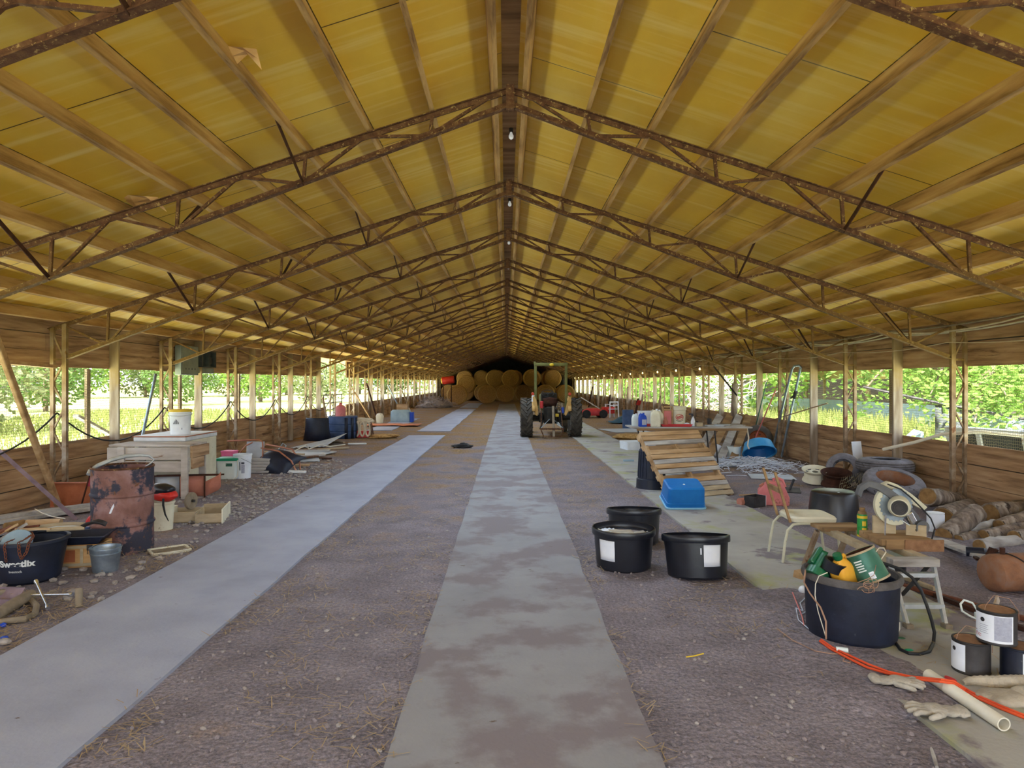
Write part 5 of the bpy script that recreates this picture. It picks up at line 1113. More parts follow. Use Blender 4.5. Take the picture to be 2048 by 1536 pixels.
for r_ in (.02, .034, .048): b.lathe([(r_, .040), (r_ + .006, .040), (r_ + .006, .05), (r_, .05)], 24, Mm, closed=True)
part(t, 'motor_cover', b, 'dark_metal')
hp = [SP(*q) for q in ((1716, 990), (1722, 973), (1738, 963), (1760, 966), (1785, 980), (1812, 1000), (1838, 1030), (1852, 1056), (1848, 1066), (1836, 1064), (1826, 1050), (1806, 1024), (1778, 994), (1757, 980), (1740, 975), (1729, 982), (1724, 996))]
b = MB(); b.prism(hp, .05, XZ @ X.Translation((0, 0, -.02))); part(t, 'arm', b, 'saw_grey', 0, bev=.006)
fp = [SP(*q) for q in ((1776, 972), (1790, 966), (1806, 972), (1836, 992), (1867, 1018), (1860, 1024), (1842, 1016), (1815, 998), (1792, 982))]
b = MB(); b.prism(fp, .06, XZ @ X.Translation((0, 0, .04))); part(t, 'top_guard', b, 'saw_cream', 0, bev=.006)
b = MB(); b.tube([V((q[0], -.04, q[1])) for q in [SP(*s) for s in ((1774, 968), (1800, 978), (1822, 996), (1842, 1016), (1860, 1036), (1868, 1056), (1862, 1078), (1850, 1090), (1838, 1080), (1830, 1058))]], .006, 6); part(t, 'power_cable', b, 'black_cable')
q = SP(1843, 1054); b = MB(); b.lathe([(.001, -.05), (.052, -.05), (.052, .05), (.001, .05)], 24, X.Translation((q[0], .0, q[1])) @ rot('X', 90)); part(t, 'pivot', b, 'saw_grey')
b = MB(); q = SP(1843, 1056); b.bar((q[0], .03, q[1]), (q[0] - .02, .06, .03), .07, .06, (0, 1, 0)); part(t, 'pivot_bracket', b, 'rust_dark', 0, bev=.004)
b = MB(); q = SP(1818, 1034); b.box((q[0], -.06, q[1]), (.05, .03, .09), rot('Y', -28)); part(t, 'switch_box', b, 'chrome', 0, bev=.008)
b = MB(); b.tube([V((SP(1808, 1042)[0], .0, SP(1808, 1042)[1])), V((.22, -.05, .06))], .007, 6); b.tube([V((-.09, -.02, .06)), V((-.085, -.02, .22))], .007, 6); part(t, 'rod', b, 'chrome')
t = thing('spray_can', 'green spray can with a yellow band standing on the plank bench', 'spray can', (2.955, 5.60, BZ + .01))
b = MB(); b.lathe([(.001, 0), (.037, 0), (.039, .01), (.039, .17), (.036, .185), (.001, .19)], 22); part(t, 'body', b, 'spray_green')
b = MB(); b.lathe([(.0395, .15), (.0397, .172), (.038, .172), (.038, .15)], 22, closed=True); b.lathe([(.0395, .0), (.0397, .014), (.038, .014), (.038, .0)], 22, closed=True); part(t, 'band', b, 'lid_yellow')
b = MB(); cyl_patch(b, .04, .04, .04, .075, -120, -70, 5, .001); cyl_patch(b, .04, .04, .09, .13, -118, -75, 5, .001); part(t, 'print', b, 'lid_yellow')
b = MB(); b.lathe([(.036, .185), (.03, .205), (.022, .21), (.022, .235), (.001, .237)], 18); part(t, 'cap', b, 'board_x')
b = MB(); b.lathe([(.001, 0), (.09, 0), (.1, .16), (.1, .19), (.001, .19)], 20, at(3.42, 5.95, .0)); solo('blue_pot', 'dark blue pot on the ground behind the chop saw', 'pot', b, 'black_plastic')
# ---- cans and logs by the wall
def paint_can(lab, loc, r, h, rz, body, grp=None, lidm='rust_lid', torn=False, word=None, ring=True):
    t = thing('paint_can', lab, 'paint can', loc, rz, grp)
    b = MB(); b.lathe([(.001, 0), (r, 0), (r + .003, .006), (r, .012), (r, h - .01), (r + .003, h - .006), (r + .003, h), (r - .006, h + .001), (r - .007, h - .006), (.001, h - .006)], 36); part(t, 'body', b, body)
    b = MB(); b.lathe([(.001, h - .004), (r - .02, h - .004), (r - .016, h - .001), (r - .009, h - .001), (r - .009, h - .005)], 32); part(t, 'lid', b, lidm)
    b = MB(); s = -150; cyl_patch(b, r, r, .016, h - .016, s, -25 if not torn else -75, 14, .003); part(t, 'paper_label', b, 'paper')
    if ring:
        b = MB(); a = R(-115); b.lathe([(.001, 0), (.014, 0), (.012, .004), (.001, .005)], 14, frame(V((r * math.cos(a), r * math.sin(a), h * .72)), (math.cos(a), math.sin(a), 0))); part(t, 'handle_boss', b, 'dark_metal')
        b = MB(); b.tube([(r * math.cos(a), r * math.sin(a) - .004, h * .72), (r * .7 * math.cos(a), r * .9 * math.sin(a), h + .03), (0, -r * .5, h + .085), (r * .6, r * .1, h + .07), (r * .95, r * .5, h + .0), (r * .98, r * .4, h * .7)], .0018, 5); part(t, 'bail', b, 'wire_tan')
    if word:
        wrp = lambda x, y, z: V(((r + .003) * math.cos(R(word[1]) + x / r), (r + .003) * math.sin(R(word[1]) + x / r), word[2] + y))
        text_mesh(word[0], word[3], None, word[4], t, 'lettering', wrp)
    return t
paint_can('white paint can with red lettering standing by the firewood', (4.93, 7.75, 0), .088, .215, 0, 'white_plastic', None, 'white_plastic', False, ('Quikrete'[:4], -95, .03, .045, 'print_red'), False)
def log(lab, a, e, r, m='bark', r2=None, face=True):
    a = V(a); e = V(e); d = (e - a); t = thing('firewood_log', lab, 'log', a, group='firewood along the right wall')
    b = MB(); n = 9; pts = [d * (i / n) + V((noise.noise(V((i * .8, r * 40, a.x))) * .02, 0, noise.noise(V((i * .8, a.y, r * 30))) * .015)) for i in range(n + 1)]
    rr = [(r + ((r2 or r) - r) * i / n) * (1 + .10 * noise.noise(V((i * 1.1, a.x * 3, a.y)))) for i in range(n + 1)]
    b.tube(pts, rr, 14)
    k = 14; c = d.length and d.normalized()
    for q in range(len(b.v)): b.v[q] += V((noise.noise(b.v[q] * 14 + a), noise.noise(b.v[q] * 14 + a + V((5, 5, 5))), noise.noise(b.v[q] * 14 + a + V((9, 1, 4))))) * r * .16
    part(t, 'bark', b, m, 50)
    if face:
        u = d.normalized(); b = MB(); b.lathe([(.001, .012), (r * .86, .010), (r * .9, -.004), (.001, -.006)], 18, frame(pts[0] - u * .004, -u)); part(t, 'cut_face', b, 'cut_wood')
log('thick log whose round cut end faces the tyres', U(1857, 993, 8.75), U(1915, 1003, 9.35), .115, 'bark')
log('big grey log lying under the one with the round cut end', U(1885, 1038, 8.3), U(1935, 1018, 9.0), .14)
log('pale log lying diagonally on top, bark stripped along one side', U(1888, 1072, 7.45), U(1950, 1026, 7.9), .10, 'bark', .115)
log('slender pale branch lying behind the diagonal log', U(1935, 1058, 7.7), U(2000, 1047, 7.9), .055, 'grey_board')
log('rough dark log at the top of the pile by the wall', U(1982, 1028, 8.2), U(2075, 1018, 8.4), .13)
log('long knobbly branch running off past the frame', U(2000, 1052, 7.7), U(2090, 1022, 8.0), .075)
log('short thick knotted log at the near edge of the pile', U(1915, 1082, 7.35), U(1975, 1072, 7.6), .07)
log('bark-covered branch in the middle of the pile', U(1968, 1072, 7.4), U(2050, 1056, 7.6), .07)
log('split grey half log in front of the pile', U(1958, 1092, 6.95), U(2040, 1082, 7.2), .07, 'grey_board')
log('dark log lowest behind the slender branch', U(1960, 1045, 8.3), U(2040, 1040, 8.5), .09)
log('dark branch stub leaning at the edge of the pile', U(2030, 1075, 7.2), U(2110, 1065, 7.4), .08)
b = MB(); b.bar(U(1868, 1078, 7.3), U(1995, 1122, 5.95), .16, .03); solo('flat_plank', 'grey plank lying on the dirt in front of the firewood', 'plank', b, 'grey_board', smooth=0, bev=.003)
b = MB(); c = U(1932, 1103, 6.35); b.lathe([(.001, 0), (.045, 0), (.045, .14), (.03, .16), (.001, .16)], 14, frame(c, (.8, -.5, .05))); solo('black_flask', 'black cylinder lying on the grey plank', 'cylinder', b, 'black_dusty')
b = MB(); c = U(1970, 1118, 6.1); b.box(c, (.16, .10, .02), rot('Z', -20)); b.box(c + V((.06, .0, .05)), (.02, .1, .1), rot('Y', 25)); solo('angle_bracket', 'rusty folded steel bracket lying beside the black cylinder', 'bracket', b, 'rust_dark', smooth=0)
# ---- rusty tank
t = thing('steel_tank', 'rusty round-ended steel tank lying on the dirt near the frame edge', 'tank', (0, 0, 0))
a = U(1978, 1158, 5.5); d = V((1, .12, 0)).normalized(); r = .152; a.z = r
M = frame(a, d, Z3); b = MB(M); b.lathe([(.001, -.012), (r * .5, -.008), (r * .84, .004), (r * .95, .018), (r, .05), (r, .75), (.001, .78)], 36); part(t, 'body', b, 'tank_rust')
b = MB(); b.tube([a + d * .16 + V((math.cos(q) * -.12 * r, -math.sin(q) * (r + .004), math.cos(q) * (r + .004))) + d * (.10 * q) for q in [R(x) for x in range(-20, 150, 12)]], .006, 6); part(t, 'strap_wire', b, 'black_cable')
b = MB(); b.lathe([(.001, 0), (.02, 0), (.02, .05), (.001, .05)], 12, at(a + d * .12 + V((0, 0, r)))); part(t, 'fitting', b, 'rust_dark')
b = MB(); b.bar(U(1982, 1238, 4.9), U(1996, 1196, 5.05), .05, .015, (0, 1, .2)); solo('wooden_stake', 'short brown stake leaning at the front of the rusty tank', 'stake', b, 'board_z', smooth=0)
for k, (p, q, m, lab) in enumerate((((1795, 1168), (2060, 1240), 'chain_rust', 'reddish steel rod lying along the dirt behind the step legs'), ((1870, 1190), (2060, 1262), 'rust_dark', 'dark rusty bar lying nearer than the reddish rod'), ((1795, 1150), (1870, 1178), 'pale_wood', 'thin pale stick on the dirt behind the step legs'))):
    b = MB(); b.bar(G(*p, .02), G(*q, .02), .035, .03); solo('ground_bar', lab, 'bar', b, m, smooth=0)
# ================================================================ near right: big tub, cans, gloves, cord
BT = V((2.31, 4.52, .022))
t = thing('stock_tub', 'large dusty black tub stuffed with cans and jugs, nearest on the right', 'tub', BT)
b = MB(); b.lathe(shell([(.262, 0), (.272, .012), (.276, .03), (.289, .375), (.289, .415)], .009), 56); part(t, 'body', b, 'black_dusty')
b = MB(); b.lathe([(.287, .372), (.303, .376), (.309, .395), (.303, .416), (.290, .424), (.279, .418), (.280, .372)], 56, closed=True); part(t, 'rim', b, 'tyre_dark', label='dusty grey rim')
b = MB(); b.lathe([(.001, .20), (.275, .20), (.275, .22), (.001, .22)], 30); part(t, 'rubbish_fill', b, 'rust_dark', label='dark rubbish filling the tub')
def TP(px, py, d): return U(px, py, d)
# tilted can
c = TP(1738, 1140, 4.40); M = frame(c, TP(1715, 1098, 4.44) - c, V((1, 0, .2)))
t = thing('food_can', 'big green-labelled can with a rusty open top tilted in the large black tub', 'can')
b = MB(M); b.lathe([(.001, -.07), (.098, -.07), (.102, -.066), (.098, -.06), (.098, .12), (.102, .125), (.102, .13), (.094, .13), (.094, -.06), (.001, -.062)], 36); part(t, 'body', b, 'can_green')
b = MB(M); b.lathe([(.0935, .128), (.0935, -.05), (.001, -.055), (.001, -.05), (.09, -.045), (.09, .128)], 32); part(t, 'inside', b, 'rust_dark', label='rusty inside')
b = MB(M)
for zz in (-.07, .122): b.lathe([(.098, zz), (.1035, zz), (.1035, zz + .012), (.098, zz + .012)], 36, closed=True)
part(t, 'seam', b, 'pale_wood')
def cyl_wrap(r, a0, z0): return lambda x, y, z: M @ V(((r + z) * math.cos(R(a0) + x / r), (r + z) * math.sin(R(a0) + x / r), z0 + y))
ca = math.degrees(math.atan2((M.inverted() @ V((0, 0, CZ))).y, (M.inverted() @ V((0, 0, CZ))).x))
b = MB(); fn = cyl_wrap(.0992, ca + 2, 0); b.sheet([[fn(-.016 + .032 * i / 4, -.045 + .045 * j, 0) for j in range(2)] for i in range(5)]); part(t, 'barcode', b, 'paper')
b = MB(); fn2 = cyl_wrap(.0996, ca + 2, 0)
for k in range(6): b.sheet([[fn2(-.012 + .004 * k, -.038, 0), fn2(-.012 + .004 * k, -.008, 0)], [fn2(-.0105 + .004 * k, -.038, 0), fn2(-.0105 + .004 * k, -.008, 0)]])
part(t, 'barcode_bars', b, 'print_grey', 0)
fn3 = cyl_wrap(.0992, ca - 22, 0)
b = MB()
for k in range(5): b.sheet([[fn3(-.028, .085 - .016 * k, 0), fn3(-.028, .077 - .016 * k, 0)], [fn3(.0, .085 - .016 * k, 0), fn3(.0, .077 - .016 * k, 0)], [fn3(.024 - .006 * (k % 2), .085 - .016 * k, 0), fn3(.024 - .006 * (k % 2), .077 - .016 * k, 0)]])
part(t, 'faded_print', b, 'frost', 0, label='faded pale print')
# yellow jug
c = TP(1688, 1150, 4.42)
t = thing('oil_jug', 'yellow plastic oil jug poking out of the large black tub', 'jug', c, 30)
b = MB(rot('Y', -28)); rounded(b, [(.14, .1, .03, -.14), (.15, .11, .03, -.12), (.15, .11, .03, .04), (.10, .08, .03, .10), (.05, .05, .02, .125), (.045, .045, .02, .13)], 5); part(t, 'body', b, 'yellow_plastic')
b = MB(rot('Y', -28)); b.lathe([(.001, .13), (.027, .13), (.03, .14), (.027, .165), (.001, .168)], 16); part(t, 'cap', b, 'green_jug')
b = MB(rot('Y', -28)); b.tube([(.02, 0, .12), (.055, 0, .12), (.085, 0, .06), (.085, 0, -.03)], .012, 8); part(t, 'handle', b, 'yellow_plastic')
# green scoop
c = TP(1645, 1130, 4.50)
t = thing('green_scoop', 'dark green plastic scoop with a broad grip at the edge of the large tub', 'scoop', c, -20)
M = rot('Y', 35) @ rot('X', -30)
b = MB(M); b.lathe([(.001, -.10), (.055, -.10), (.062, -.07), (.068, .05), (.07, .07)], 24, a0=-20, a1=250); b.lathe([(.062, -.10), (.068, -.10), (.068, -.05), (.062, -.05)], 24, closed=True); part(t, 'bowl', b, 'green_jug', solid=.004)
b = MB(M); b.box((-.07, -.01, .02), (.03, .07, .13)); part(t, 'grip', b, 'green_jug', 0, bev=.01)
b = MB(); b.lathe([(.05, 0), (.065, 0), (.07, .07), (.055, .07)], 22, frame(TP(1664, 1141, 4.42), (.25, -.2, .9)), closed=True); solo('black_collar', 'black plastic ring wedged between green scoop and yellow jug', 'ring', b, 'black_plastic')
b = MB(); b.tube([TP(1742, 1128, 4.36), TP(1748, 1108, 4.36), TP(1758, 1096, 4.38), TP(1768, 1096, 4.4), TP(1772, 1104, 4.42), TP(1764, 1116, 4.42), TP(1756, 1128, 4.42), TP(1760, 1142, 4.44), TP(1752, 1152, 4.44)], .0035, 6); b.tube([TP(1754, 1114, 4.38), TP(1757, 1126, 4.39), TP(1752, 1136, 4.4), TP(1757, 1148, 4.42)], .005, 6)
solo('twisted_rope', 'bit of pale twisted rope beside the tilted can in the tub', 'rope', b, 'hose_pale')
b = MB(); b.tube([TP(1764, 1126, 4.62), TP(1778, 1130, 4.6), TP(1800, 1138, 4.55), TP(1824, 1155, 4.5), TP(1842, 1180, 4.46), TP(1854, 1212, 4.42), TP(1863, 1240, 4.4), TP(1869, 1265, 4.36), TP(1867, 1285, 4.34)] + [G(px, py, .03) for px, py in ((1858, 1303), (1840, 1308), (1818, 1307), (1801, 1299), (1791, 1285), (1790, 1274))], .0105, 10)
solo('black_hose', 'black hose looping out of the large tub down onto the mossy slab', 'hose', b, 'black_cable')
b = MB(); b.tube([G(1791, 1274, .02), TP(1793, 1268, 4.42), TP(1798, 1258, 4.45), TP(1798, 1244, 4.46)], .008, 7); solo('cable_end', 'pale bent cable end standing at the foot of the large tub', 'cable', b, 'pipe_white')
for px, py, lab in ((1802, 1277, 'dark green leaf-shaped tag nearest the large tub'), (1817, 1301, 'bright green clip on the black hose loop')):
    b = MB(); b.blob(G(px, py, .02), (.032, .016, .012), .2, 2, px); solo('green_clip', lab, 'clip', b, 'green_lid' if px > 1810 else 'green_jug')
def wires(name, lab, cat, paths, m, r=.003, grp=None):
    b = MB()
    for p in paths: b.tube(p, r, 5)
    return solo(name, lab, cat, b, m, group=grp)
rn = random.Random(2); a0 = TP(1735, 1172, 4.215); pth = []
for k in range(6):
    q0 = rn.uniform(0, 6.28); rr = rn.uniform(.018, .04); cc = a0 + V((rn.uniform(-.04, .04), -.015, rn.uniform(-.035, .03)))
    pth.append([cc + V((rr * math.cos(q0 + q), rn.uniform(-.006, .006), rr * .8 * math.sin(q0 + q))) for q in [i * .6 for i in range(rn.randint(5, 10))]])
pth.append([TP(1715, 1165, 4.2), TP(1735, 1158, 4.2), TP(1748, 1150, 4.22), TP(1752, 1130, 4.3)])
wires('wire_tangle', 'little tangle of brown wire hanging on the front rim of the large tub', 'wire', pth, 'wire_tan', .0022)
wires('drooping_wire', 'thin tan wire drooping from rim to ground down the large tub', 'wire', [[TP(1655, 1145, 4.23), TP(1638, 1152, 4.24), TP(1631, 1168, 4.25), TP(1630, 1190, 4.26), TP(1636, 1222, 4.25), TP(1646, 1255, 4.24), TP(1653, 1278, 4.22)]], 'pipe_white', .003)
wires('brown_wire', 'thicker brown wire curving down the side of the large tub', 'wire', [[TP(1611, 1140, 4.5), TP(1608, 1165, 4.38), TP(1620, 1187, 4.3), TP(1641, 1215, 4.22), TP(1652, 1243, 4.20), TP(1652, 1278, 4.2)]], 'wire_tan', .0055)
wires('pink_string', 'frayed pinkish string knotted on the dirt left of the large tub', 'string', [[G(1585, 1185, .045), G(1596, 1212, .045), G(1604, 1232, .045), G(1608, 1250, .045)]], 'red_plastic', .005)
wires('white_string', 'frayed white string tangled with the pinkish one', 'string', [[G(1614, 1192, .045), G(1600, 1206, .045), G(1606, 1222, .045), G(1592, 1216, .045), G(1597, 1240, .045), G(1618, 1258, .045)], [G(1603, 1228, .045), G(1620, 1218, .045)]], 'twine', .004)
wires('ground_wire', 'tan wire along the dirt before the large tub, ending in a loop', 'wire', [[G(1555, 1258, .042), G(1585, 1280, .042), G(1630, 1302, .042), G(1665, 1308, .042), G(1695, 1306, .042), G(1704, 1316, .042), G(1700, 1326, .042), G(1686, 1322, .042), G(1690, 1312, .042), G(1698, 1306, .042)]], 'wire_tan', .003)
b = MB(); b.lathe([(.012, -.033), (.017, -.033), (.017, .033), (.012, .033)], 16, frame(G(1684, 1300, .05), (1, -.35, 0)), closed=True); solo('pipe_fitting', 'short white plastic pipe fitting at the foot of the large tub', 'pipe', b, 'frost')
b = MB(); b.blob(G(1606, 1180, .045), .034, .03, 3, 2); solo('white_ball', 'white ball lying left of the large tub', 'ball', b, 'white_plastic')
t = thing('carton', 'crushed little blue and brown carton behind the white ball', 'carton', G(1606, 1160, .0), 25)
b = MB(); b.box((0, 0, .04), (.13, .09, .07), rot('X', 14)); part(t, 'box', b, 'tan_board', 0)
b = MB(); b.box((.02, -.045, .045), (.07, .012, .05), rot('X', 14)); part(t, 'print', b, 'deep_blue', 0)
# extension cord
def G2(px, py, z=.045): return G(px, py, z)
cp = [(1640, 1282), (1662, 1298), (1700, 1318), (1735, 1335), (1775, 1347), (1820, 1357)]
s1 = [G2(x, y) for x, y in cp] + [G(1850, 1360, .07), G(1880, 1363, .098), G(1905, 1366, .092), G(1930, 1382, .03), G(1960, 1398, .03), G(2000, 1416, .03), G(2060, 1440, .03)]
s2 = [p + V((.014, .012, .004)) for p in s1]; s2[2] += V((.01, .012, 0)); s2[3] += V((.012, .018, 0))
b = MB(); b.tube(s1, .0075, 8); b.tube(s2, .0075, 8); solo('extension_cord', 'orange extension cord doubled along the dirt and over the pale pipe', 'cord', b, 'orange_cord')
t = thing('drain_pipe', 'length of pale plastic drain pipe lying on the dirt beneath the orange cord', 'pipe')
a, e = G(1857, 1350, .056), G(2008, 1449, .056); b = MB(frame(a, e - a)); L_ = (e - a).length
b.lathe([(.027, 0), (.033, 0), (.033, L_ * .28), (.0345, L_ * .285), (.0345, L_ * .30), (.033, L_ * .305), (.033, L_), (.027, L_)], 28, closed=True); part(t, 'tube', b, 'pipe_white')
# paint cans
g_ = 'paint cans piled at the frame edge'
paint_can('rusty-lidded paint can with a white label and red letters, on top of two others', (2.82, 3.88, .218), .097, .185, -52, 'dark_metal', g_, word=('ne', -132, .045, .045, 'print_red'))
b_ = [o for o in COL.objects if o.name.startswith('paint_can')][-1]
b = MB(); cyl_patch(b, .097, .097, .05, .12, -130, -88, 8, .004); part(b_, 'price_sticker', b, 'white_plastic')
b = MB(); cyl_patch(b, .097, .097, .03, .165, -80, -30, 8, .0042); part(b_, 'small_print', b, 'print_grey')
b = MB()
for k in range(5): cyl_patch(b, .097, .097, .06 + .011 * k, .063 + .011 * k, -125, -96 - 4 * (k % 2), 6, .0052)
part(b_, 'sticker_print', b, 'print_grey')
paint_can('lower rusty-lidded paint can with a torn white label, left of the pair', (2.715, 3.94, .022), .095, .185, -66, 'dark_metal', g_, torn=True)
t = paint_can('lower paint can with bare dark side and ragged label, right of the pair', (2.925, 3.84, .022), .095, .185, 30, 'black_dusty', g_, torn=True, ring=False)
t = thing('screwdriver', 'red-handled screwdriver lying by the lower paint can', 'screwdriver'); a, e = G(1891, 1355, .02), G(1912, 1364, .02)
b = MB(); b.tube([a, a.lerp(e, .2), a.lerp(e, .8), e], [.012, .015, .015, .010], 8); part(t, 'handle', b, 'red_paint')
b = MB(); b.tube([e, e + (e - a) * .9], .004, 6); part(t, 'shaft', b, 'chrome')
b = MB(); b.tube([TP(1958, 1240, 4.25), TP(1940, 1232, 4.3), TP(1924, 1222, 4.35), TP(1921, 1208, 4.38), TP(1928, 1200, 4.4), TP(1945, 1206, 4.4), TP(1953, 1218, 4.38), TP(1958, 1230, 4.34), TP(1962, 1240, 4.3), TP(1964, 1262, 4.28), TP(1966, 1300, 4.27), G(1968, 1304, .02)], .0065, 8); b.box(TP(1957, 1230, 4.32), (.035, .03, .03)); solo('clear_loop', 'bent loop of clear plastic tubing standing behind the top paint can', 'tube', b, 'frost')
# gloves
def glove(name, lab, loc, rz, s=1, flip=1, curl=.0):
    b = MB(); z = .016
    b.blob((0, 0, z + .004), (.055, .046, .020), .25, 3, rz * .1)
    b.blob((-.06, 0, z), (.045, .04, .016), .3, 3, rz * .1 + 3)
    b.blob((-.105, 0, z + .003), (.03, .046, .02), .3, 2, rz * .1 + 6)
    for k, (y, L_, a) in enumerate(((.034, .062, 12), (.012, .075, 4), (-.012, .07, -5), (-.034, .055, -14))):
        d = V((math.cos(R(a)), math.sin(R(a)), 0)); p = V((.04, y, z)); b.tube([p - d * .01, p + d * L_ * .5 + V((0, 0, .006)), p + d * L_ * .9 - V((0, 0, .002)), p + d * L_], [.0115, .012, .0105, .005], 8)
    p = V((-.005, .042 * flip, z)); b.tube([p - V((.02, .01 * flip, 0)), p + V((.02, .022 * flip, .004)), p + V((.05, .034 * flip, 0)), p + V((.06, .036 * flip, 0))], [.013, .013, .011, .005], 8)
    o = solo(name, lab, 'glove', b, 'glove', loc, rz, group='dropped work gloves', smooth=70); o.scale = (s, s, s)
    m = o.modifiers.new('weld', 'REMESH'); m.mode = 'VOXEL'; m.voxel_size = .0045; m.use_smooth_shade = True
    return o
glove('work_glove', 'dirty cloth glove lying flat, fingers pointing towards the pale pipe', G(1798, 1370, .03), -16, 1.15, -1)
glove('work_glove', 'dirty cloth glove crumpled nearer the camera, fingers pointing to the slab', G(1868, 1428, .028), 172, 1.2, 1)
t = thing('canvas_glove', 'large tan gauntlet with a ribbed knitted cuff below the paint cans', 'glove')
c = G(2010, 1392, .03); b = MB(); b.blob(c + V((.0, -.02, 0)), (.15, .085, .035), .35, 3, 3); b.blob(c + V((.14, -.01, .0)), (.12, .08, .045), .35, 3, 6); part(t, 'palm', b, 'cloth_tan', 70)
b = MB(); k = 26; a, e = G(1925, 1366, .03), G(2075, 1362, .05)
b.tube([a.lerp(e, i / k) + V((0, .012 * math.sin(i * .3), .004 * math.sin(i * .5))) for i in range(k + 1)], [(.018 + .022 * min(1, i / 9)) * (1.0 if i % 2 else .9) for i in range(k + 1)], 14); part(t, 'ribbed_cuff', b, 'cloth_tan', 20, label='ribbed knitted cuff')
# dropped things on the floor, mid
b = MB(); b.blob(G(925, 892, .05), (.26, .16, .07), .35, 3, 4); b.blob(G(925, 892, .05) + V((.02, 0, .06)), (.1, .08, .03), .3, 2, 2); solo('black_lump', 'small flattened black lump lying alone on the straw by the left slab', 'lump', b, 'black_rubber')
b = MB(); b.tube([G(1372, 1314, .01), G(1388, 1312, .014), G(1407, 1307, .01)], .004, 5); solo('yellow_straw', 'yellowish twig lying on bare earth right of the middle slab', 'twig', b, 'lid_yellow')
b = MB(); c = G(1247, 922, .03); b.lathe([(.001, 0), (.035, 0), (.035, .22), (.001, .22)], 12, frame(c, (1, .1, 0))); solo('drink_can', 'crushed pale can lying on the slab left of the dustbin', 'can', b, 'tin_blue')
for px, py, L_, rz, lab in ((1868, 1515, .17, 65, 'grey stick lying at the edge of the mossy slab near the camera'), (1297, 1060, .1, 80, 'small pale wood chip between stock tubs and slab')):
    b = MB(); d = V((math.cos(R(rz)), math.sin(R(rz)), 0)) * L_ / 2; c = G(px, py, .012); b.tube([c - d, c + d * .2, c + d], [.008, .009, .006], 6); solo('stick', lab, 'stick', b, 'grey_board')

# ================================================================ tractor
t = thing('tractor', 'old tractor seen from behind, with a roll bar and big lugged rear tyres', 'tractor', (1.405, 21.3, 0))
RT = .62
def tractor_wheel(x, s):
    M = X.Translation((x, 0, RT)) @ rot('Y', 90)
    b = MB(M); w_ = .36
    b.lathe([(.33, -w_ * .40), (.42, -w_ * .5), (.55, -w_ * .5), (.585, -w_ * .42), (.59, 0), (.585, w_ * .42), (.55, w_ * .5), (.42, w_ * .5), (.33, w_ * .40)], 40, closed=True); wh = part(t, 'rear_wheel', b, 'tractor_tyre')
    b = MB(M); n = 20
    for k in range(n):
        for sd in (-1, 1):
            a = R(360 / n * (k + (.5 if sd > 0 else 0))); a2 = a + R(16)
            p = [V((.60 * math.cos(a2 + R(5)), .60 * math.sin(a2 + R(5)), sd * .0)), V((.595 * math.cos(a), .595 * math.sin(a), sd * w_ * .49))]
            b.bar(p[0], p[1], .045, .045, V((math.cos(a), math.sin(a), 0)))
    part(wh, 'tread_lug', b, 'tractor_tyre', 0)
    b = MB(M); b.lathe([(.34, -.12), (.35, .12), (.3, .12), (.27, .04), (.12, .03), (.12, -.05), (.3, -.06), (.3, -.12)], 30, closed=True); part(wh, 'rim', b, 'tractor_green')
tractor_wheel(-.76, -1); tractor_wheel(.76, 1)
b = MB(); b.tube([(-.85, 0, RT), (.85, 0, RT)], .085, 14); b.box((0, .05, .68), (.42, .55, .5)); b.box((0, .9, .75), (.36, 1.4, .42)); part(t, 'transmission', b, 'tractor_dark', bev=.02)
for x in (-.26, .26):
    b = MB(); b.box((x * 1.15, -.02, .62), (.14, .3, .3)); part(t, 'axle_housing', b, 'tractor_dark', 0, bev=.02)
b = MB(); b.box((0, 1.7, 1.05), (.5, 1.3, .55)); part(t, 'bonnet', b, 'tractor_green', 0, bev=.06)
b = MB(); b.box((0, .85, 1.2), (.52, .3, .36)); part(t, 'dashboard', b, 'tractor_dark', 0, bev=.04)
b = MB(); M = frame(V((-.05, .62, 1.36)), (0, -.55, .83)); b.lathe([(.195, -.014), (.209, 0), (.195, .014), (.181, 0)], 28, M, closed=True)
for k in range(3): b.bar(M @ V((0, 0, -.02)), M @ V((.19 * math.cos(R(120 * k + 30)), .19 * math.sin(R(120 * k + 30)), 0)), .02, .01)
part(t, 'steering_wheel', b, 'black_plastic')
b = MB(); b.tube([(-.05, .62, 1.35), (-.05, .85, 1.1)], .022, 8); part(t, 'steering_column', b, 'tractor_dark')
b = MB(); rounded(b, [(.46, .40, .1, .98), (.50, .44, .12, 1.02), (.46, .40, .12, 1.07)]); b.v = [p + V((-.02, .12, 0)) for p in b.v]
g = [[(-.23 + .46 * i / 6 - .02, -.10 - .05 * math.sin(math.pi * i / 6), 1.02 + .24 * j / 4 - .04 * abs(i - 3) / 3 * j / 4) for j in range(5)] for i in range(7)]; b.sheet(g); part(t, 'seat', b, 'rust_dark', solid=.03)
